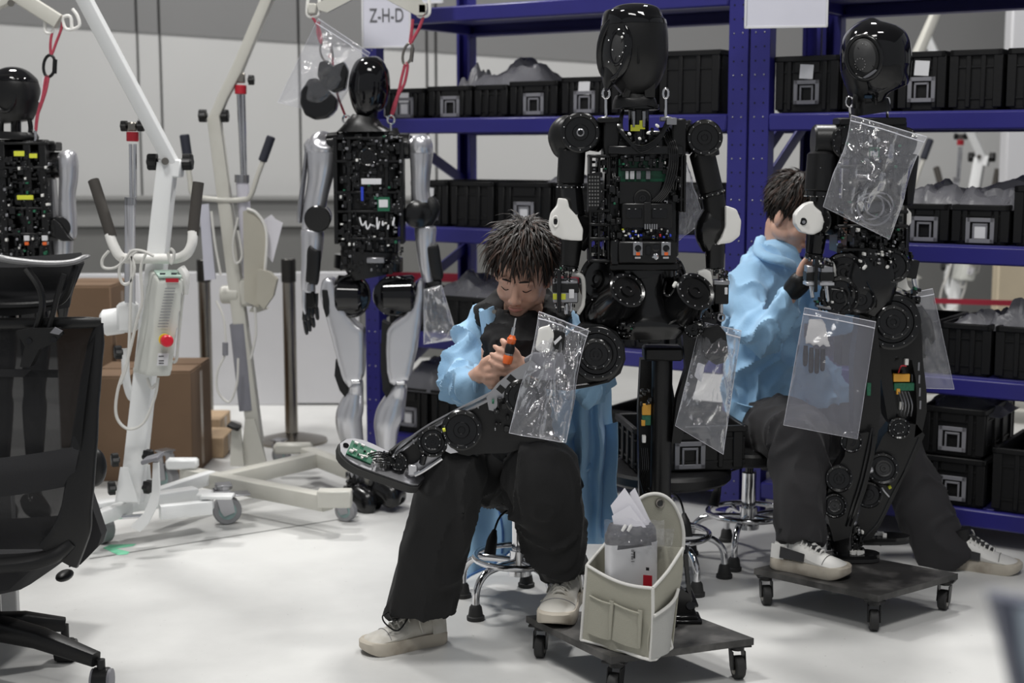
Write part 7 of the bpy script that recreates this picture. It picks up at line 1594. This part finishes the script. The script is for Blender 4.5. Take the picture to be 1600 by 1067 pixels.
# ------------------------------------------------------------ canvas organizer with its contents on the front dolly
def organizer():
    Z0 = W(1016, 1012, 3.70)
    root = thing('canvas_organizer', 'beige canvas organizer bag with white edging and front pockets standing open on the front dolly', 'bag', V((W(965, 1000, 3.6).x, 3.6, .112)))
    can = mat('canvas_olive', (.36, .35, .29), .85, bump=.12, bsc=350); edge = mat('binding_white', (.68, .67, .64), .7)
    N = lambda n, mb, m, p=None, **kk: obj(n, mb, m, p or root, **kk)
    fbl, fbr, ftl, ftr = W(908, 1000, 3.62), W(1016, 1031, 3.475), W(917, 883, 3.62), W(1020, 919, 3.465)
    bbl, bbr, btl, btr = W(948, 985, 3.70), W(1050, 1012, 3.565), W(946, 849, 3.73), W(1067, 856, 3.585)
    def quad(a, b_, c, d, bow=0, nrm=V((0, 0, 0))): return lambda u, v: (a*(1-u)+b_*u)*(1-v)+(d*(1-u)+c*u)*v+nrm*bow*math.sin(PI*u)*math.sin(PI*v)
    N('front_panel', MB().grid(lambda u, v: quad(ftl, ftr, fbr, fbl)(u, v)+V((.0, -.006*math.sin(PI*u), -.012*math.sin(PI*u)*(1-v)+.006*noise.noise(V((u*3, v*3, 1))))), 20, 20, .004), can)
    N('side_panel', MB().grid(lambda u, v: quad(ftr, btr, bbr, fbr)(u, v)+V((.006*math.sin(PI*v*2), 0, -.008*math.sin(PI*u)*(1-v))), 14, 18, .004), can)
    N('side_panel', MB().grid(quad(btl, ftl, fbl, bbl), 8, 8, .004), can); N('bottom_panel', MB().grid(quad(fbl, fbr, bbr, bbl), 4, 4, .004), can)
    N('back_panel', MB().grid(quad(btl, btr, bbr, bbl), 8, 8, .004), can)
    # back flap with a round top
    A = [W(x, y, 3.70) for x, y in ((975, 860), (985, 800), (1002, 777), (1027, 771), (1048, 782), (1062, 806), (1068, 832), (1067, 858))]
    fl = spline(A, 5); N('back_flap', MB().slab(fl, .005), can); N('edging', MB().tube([p+V((0, -.003, 0)) for p in fl], .0045, 8), edge)
    gc = W(1031, 786, 3.694)
    N('grommet', MB().tube([gc+V((math.cos(a)*.0095, 0, math.sin(a)*.0105)) for a in [2*PI*i/18 for i in range(18)]], .003, 8, True), steel); N('grommet_hole', MB().cyl(gc+V((0, .001, 0)), gc+V((0, -.001, 0)), .008, n=14), black_g)
    for pts in ([ftl+(ftr-ftl)*t+V((0, -.008*math.sin(PI*t), -.012*math.sin(PI*t))) for t in [i/12 for i in range(13)]], [ftr, ftr.lerp(btr, .5)+V((0, 0, -.008)), btr], [btl, ftl], [ftr, ftr.lerp(fbr, .5)+V((.003, 0, 0)), fbr], [fbl, fbl.lerp(fbr, .5)+V((0, 0, .004)), fbr, fbr.lerp(bbr, .5), bbr], [ftl, fbl], [btr, btr.lerp(bbr, .45)+V((-.012, 0, 0)), btr.lerp(bbr, .7)+V((-.022, 0, 0)), bbr]):
        N('edging', MB().tube(pts, .0042, 8, sm=3), edge)
    F = lambda u, v, d=.006: quad(ftl, ftr, fbr, fbl)(u, v)+V((-.2, -1, 0)).normalized()*d
    N('mesh_pocket', MB().grid(lambda u, v: quad(ftr, btr, bbr, fbr)(.02+.9*u-.25*u*v*.3, .38+.6*v)+V((.014*math.sin(PI*u)+.002, -.008, 0)), 12, 14, .002), mat('mesh_grey', (.48, .48, .46), .7, bump=.5, bsc=500))
    N('edging', MB().tube([quad(ftr, btr, bbr, fbr)(.02+.9*t, .38)+V((.014*math.sin(PI*t)+.003, -.009, 0)) for t in [i/8 for i in range(9)]], .0042, 8), edge)
    for u0, u1 in ((.08, .42), (.44, .84)):
        N('front_pocket', MB().grid(lambda u, v: F(u0+(u1-u0)*u, .36+.02*u+.5*v, .008+.008*math.sin(PI*u)), 10, 8, .003), can)
        N('pocket_edge', MB().tube([F(u0+(u1-u0)*t, .36+.02*t, .012+.008*math.sin(PI*t)) for t in [i/8 for i in range(9)]], .0022, 6), can)
        N('pleat', MB().slab([F(u1-.03, .34, .012), F(u1+.03, .33, .014), F(u1+.02, .86, .01), F(u1-.01, .86, .01)], .003), can)
    # contents
    P = lambda x, y, d=0: W(x, y, 3.61+d)
    b = thing('product_box', 'white and grey wrapped box with a red corner standing in the canvas organizer', 'box', P(985, 980))
    Rb_ = Rm(-.32)
    def bx(c, s, bv): return MB().box(c, s, Rb_, bv)
    cw = P(986, 905); 
    obj('carton', MB().loft([(P(986, 978), .066, .024, 6), (P(986, 850), .066, .024, 6), (P(986, 846), .066, .024, 6)], 32, up=(.32, -1, 0)), label_m, b)
    obj('grey_cap', MB().loft([(P(986, 852), .0655, .0245, 5), (P(985, 832), .066, .025, 4), (P(984, 822), .058, .02, 4), (P(984, 820), .05, .016, 4)], 32, up=(.32, -1, 0), sub=4), mat('cap_slate', (.1, .1, .11), .35), b)
    fx = Rb_@V((1, 0, 0)); fn = Rb_@V((0, -1, 0)); o_ = P(986, 905)+fn*.0246
    def rect(x0, x1, z0, z1, d=.0004): return MB().slab([o_+fx*x0+V((0, 0, z0))+fn*d, o_+fx*x1+V((0, 0, z0))+fn*d, o_+fx*x1+V((0, 0, z1))+fn*d, o_+fx*x0+V((0, 0, z1))+fn*d], .0006)
    obj('red_corner', rect(.037, .06, -.03, .022), red_m, b); obj('black_mark', rect(.012, .016, .062, .08), black_p, b); obj('icon', rect(.044, .052, .034, .042), black_p, b)
    pr = MB(); rn = random.Random(2)
    for c0 in (-.048, -.03, -.012, .003):
        for i in range(10):
            if rn.random() < .85: pr.join(rect(c0, c0+rn.uniform(.007, .012), .082-i*.0032, .0832-i*.0032))
    obj('fine_print', pr, black_p, b, kind='stuff')
    for x in (972, 981): obj('white_tag', MB().loft([(P(x, 830, -.035), .0035, .002, 3), (P(x+4, 823, -.03), .0045, .002, 3), (P(x+6, 820, -.028), .003, .002, 3)], 10, up=(0, -1, 0)), white_p, b)
    obj('wrap_film', MB().grid(lambda u, v: P(944+94*u, 812+40*v+6*noise.noise(V((u*6, v*4, 2))), -.03-.014*math.sin(PI*u)+.02*noise.noise(V((u*7, v*5, 0)))+.05*(u-.5)), 24, 14), poly_m, b, angle=60)
    for lab, pts, d in (('large folded white sheet leaning out of the canvas organizer', [(954, 790), (976, 762), (1016, 822), (964, 822)], -.0), ('narrow upright white sheet behind the folded one in the canvas organizer', [(984, 770), (992, 762), (1020, 822), (1002, 822)], .02),
                        ('crumpled white sheet in front of the folded sheets in the organizer', [(956, 806), (984, 790), (1010, 824), (960, 826)], -.012)):
        tag(obj('paper_sheet', MB().slab([P(x, y+ (0), d+.02-.0003*(y-760)) for x, y in pts], .002), paper), lab, 'paper', 'papers in the canvas organizer')
    tag(obj('plastic_wrap', MB().grid(lambda u, v: P(1020+34*u-6*v, 826+42*v, .03+.03*noise.noise(V((u*5, v*5, 7)))), 16, 16), poly_m, angle=60), 'crumpled clear wrap beside the product box in the organizer', 'plastic')
organizer()
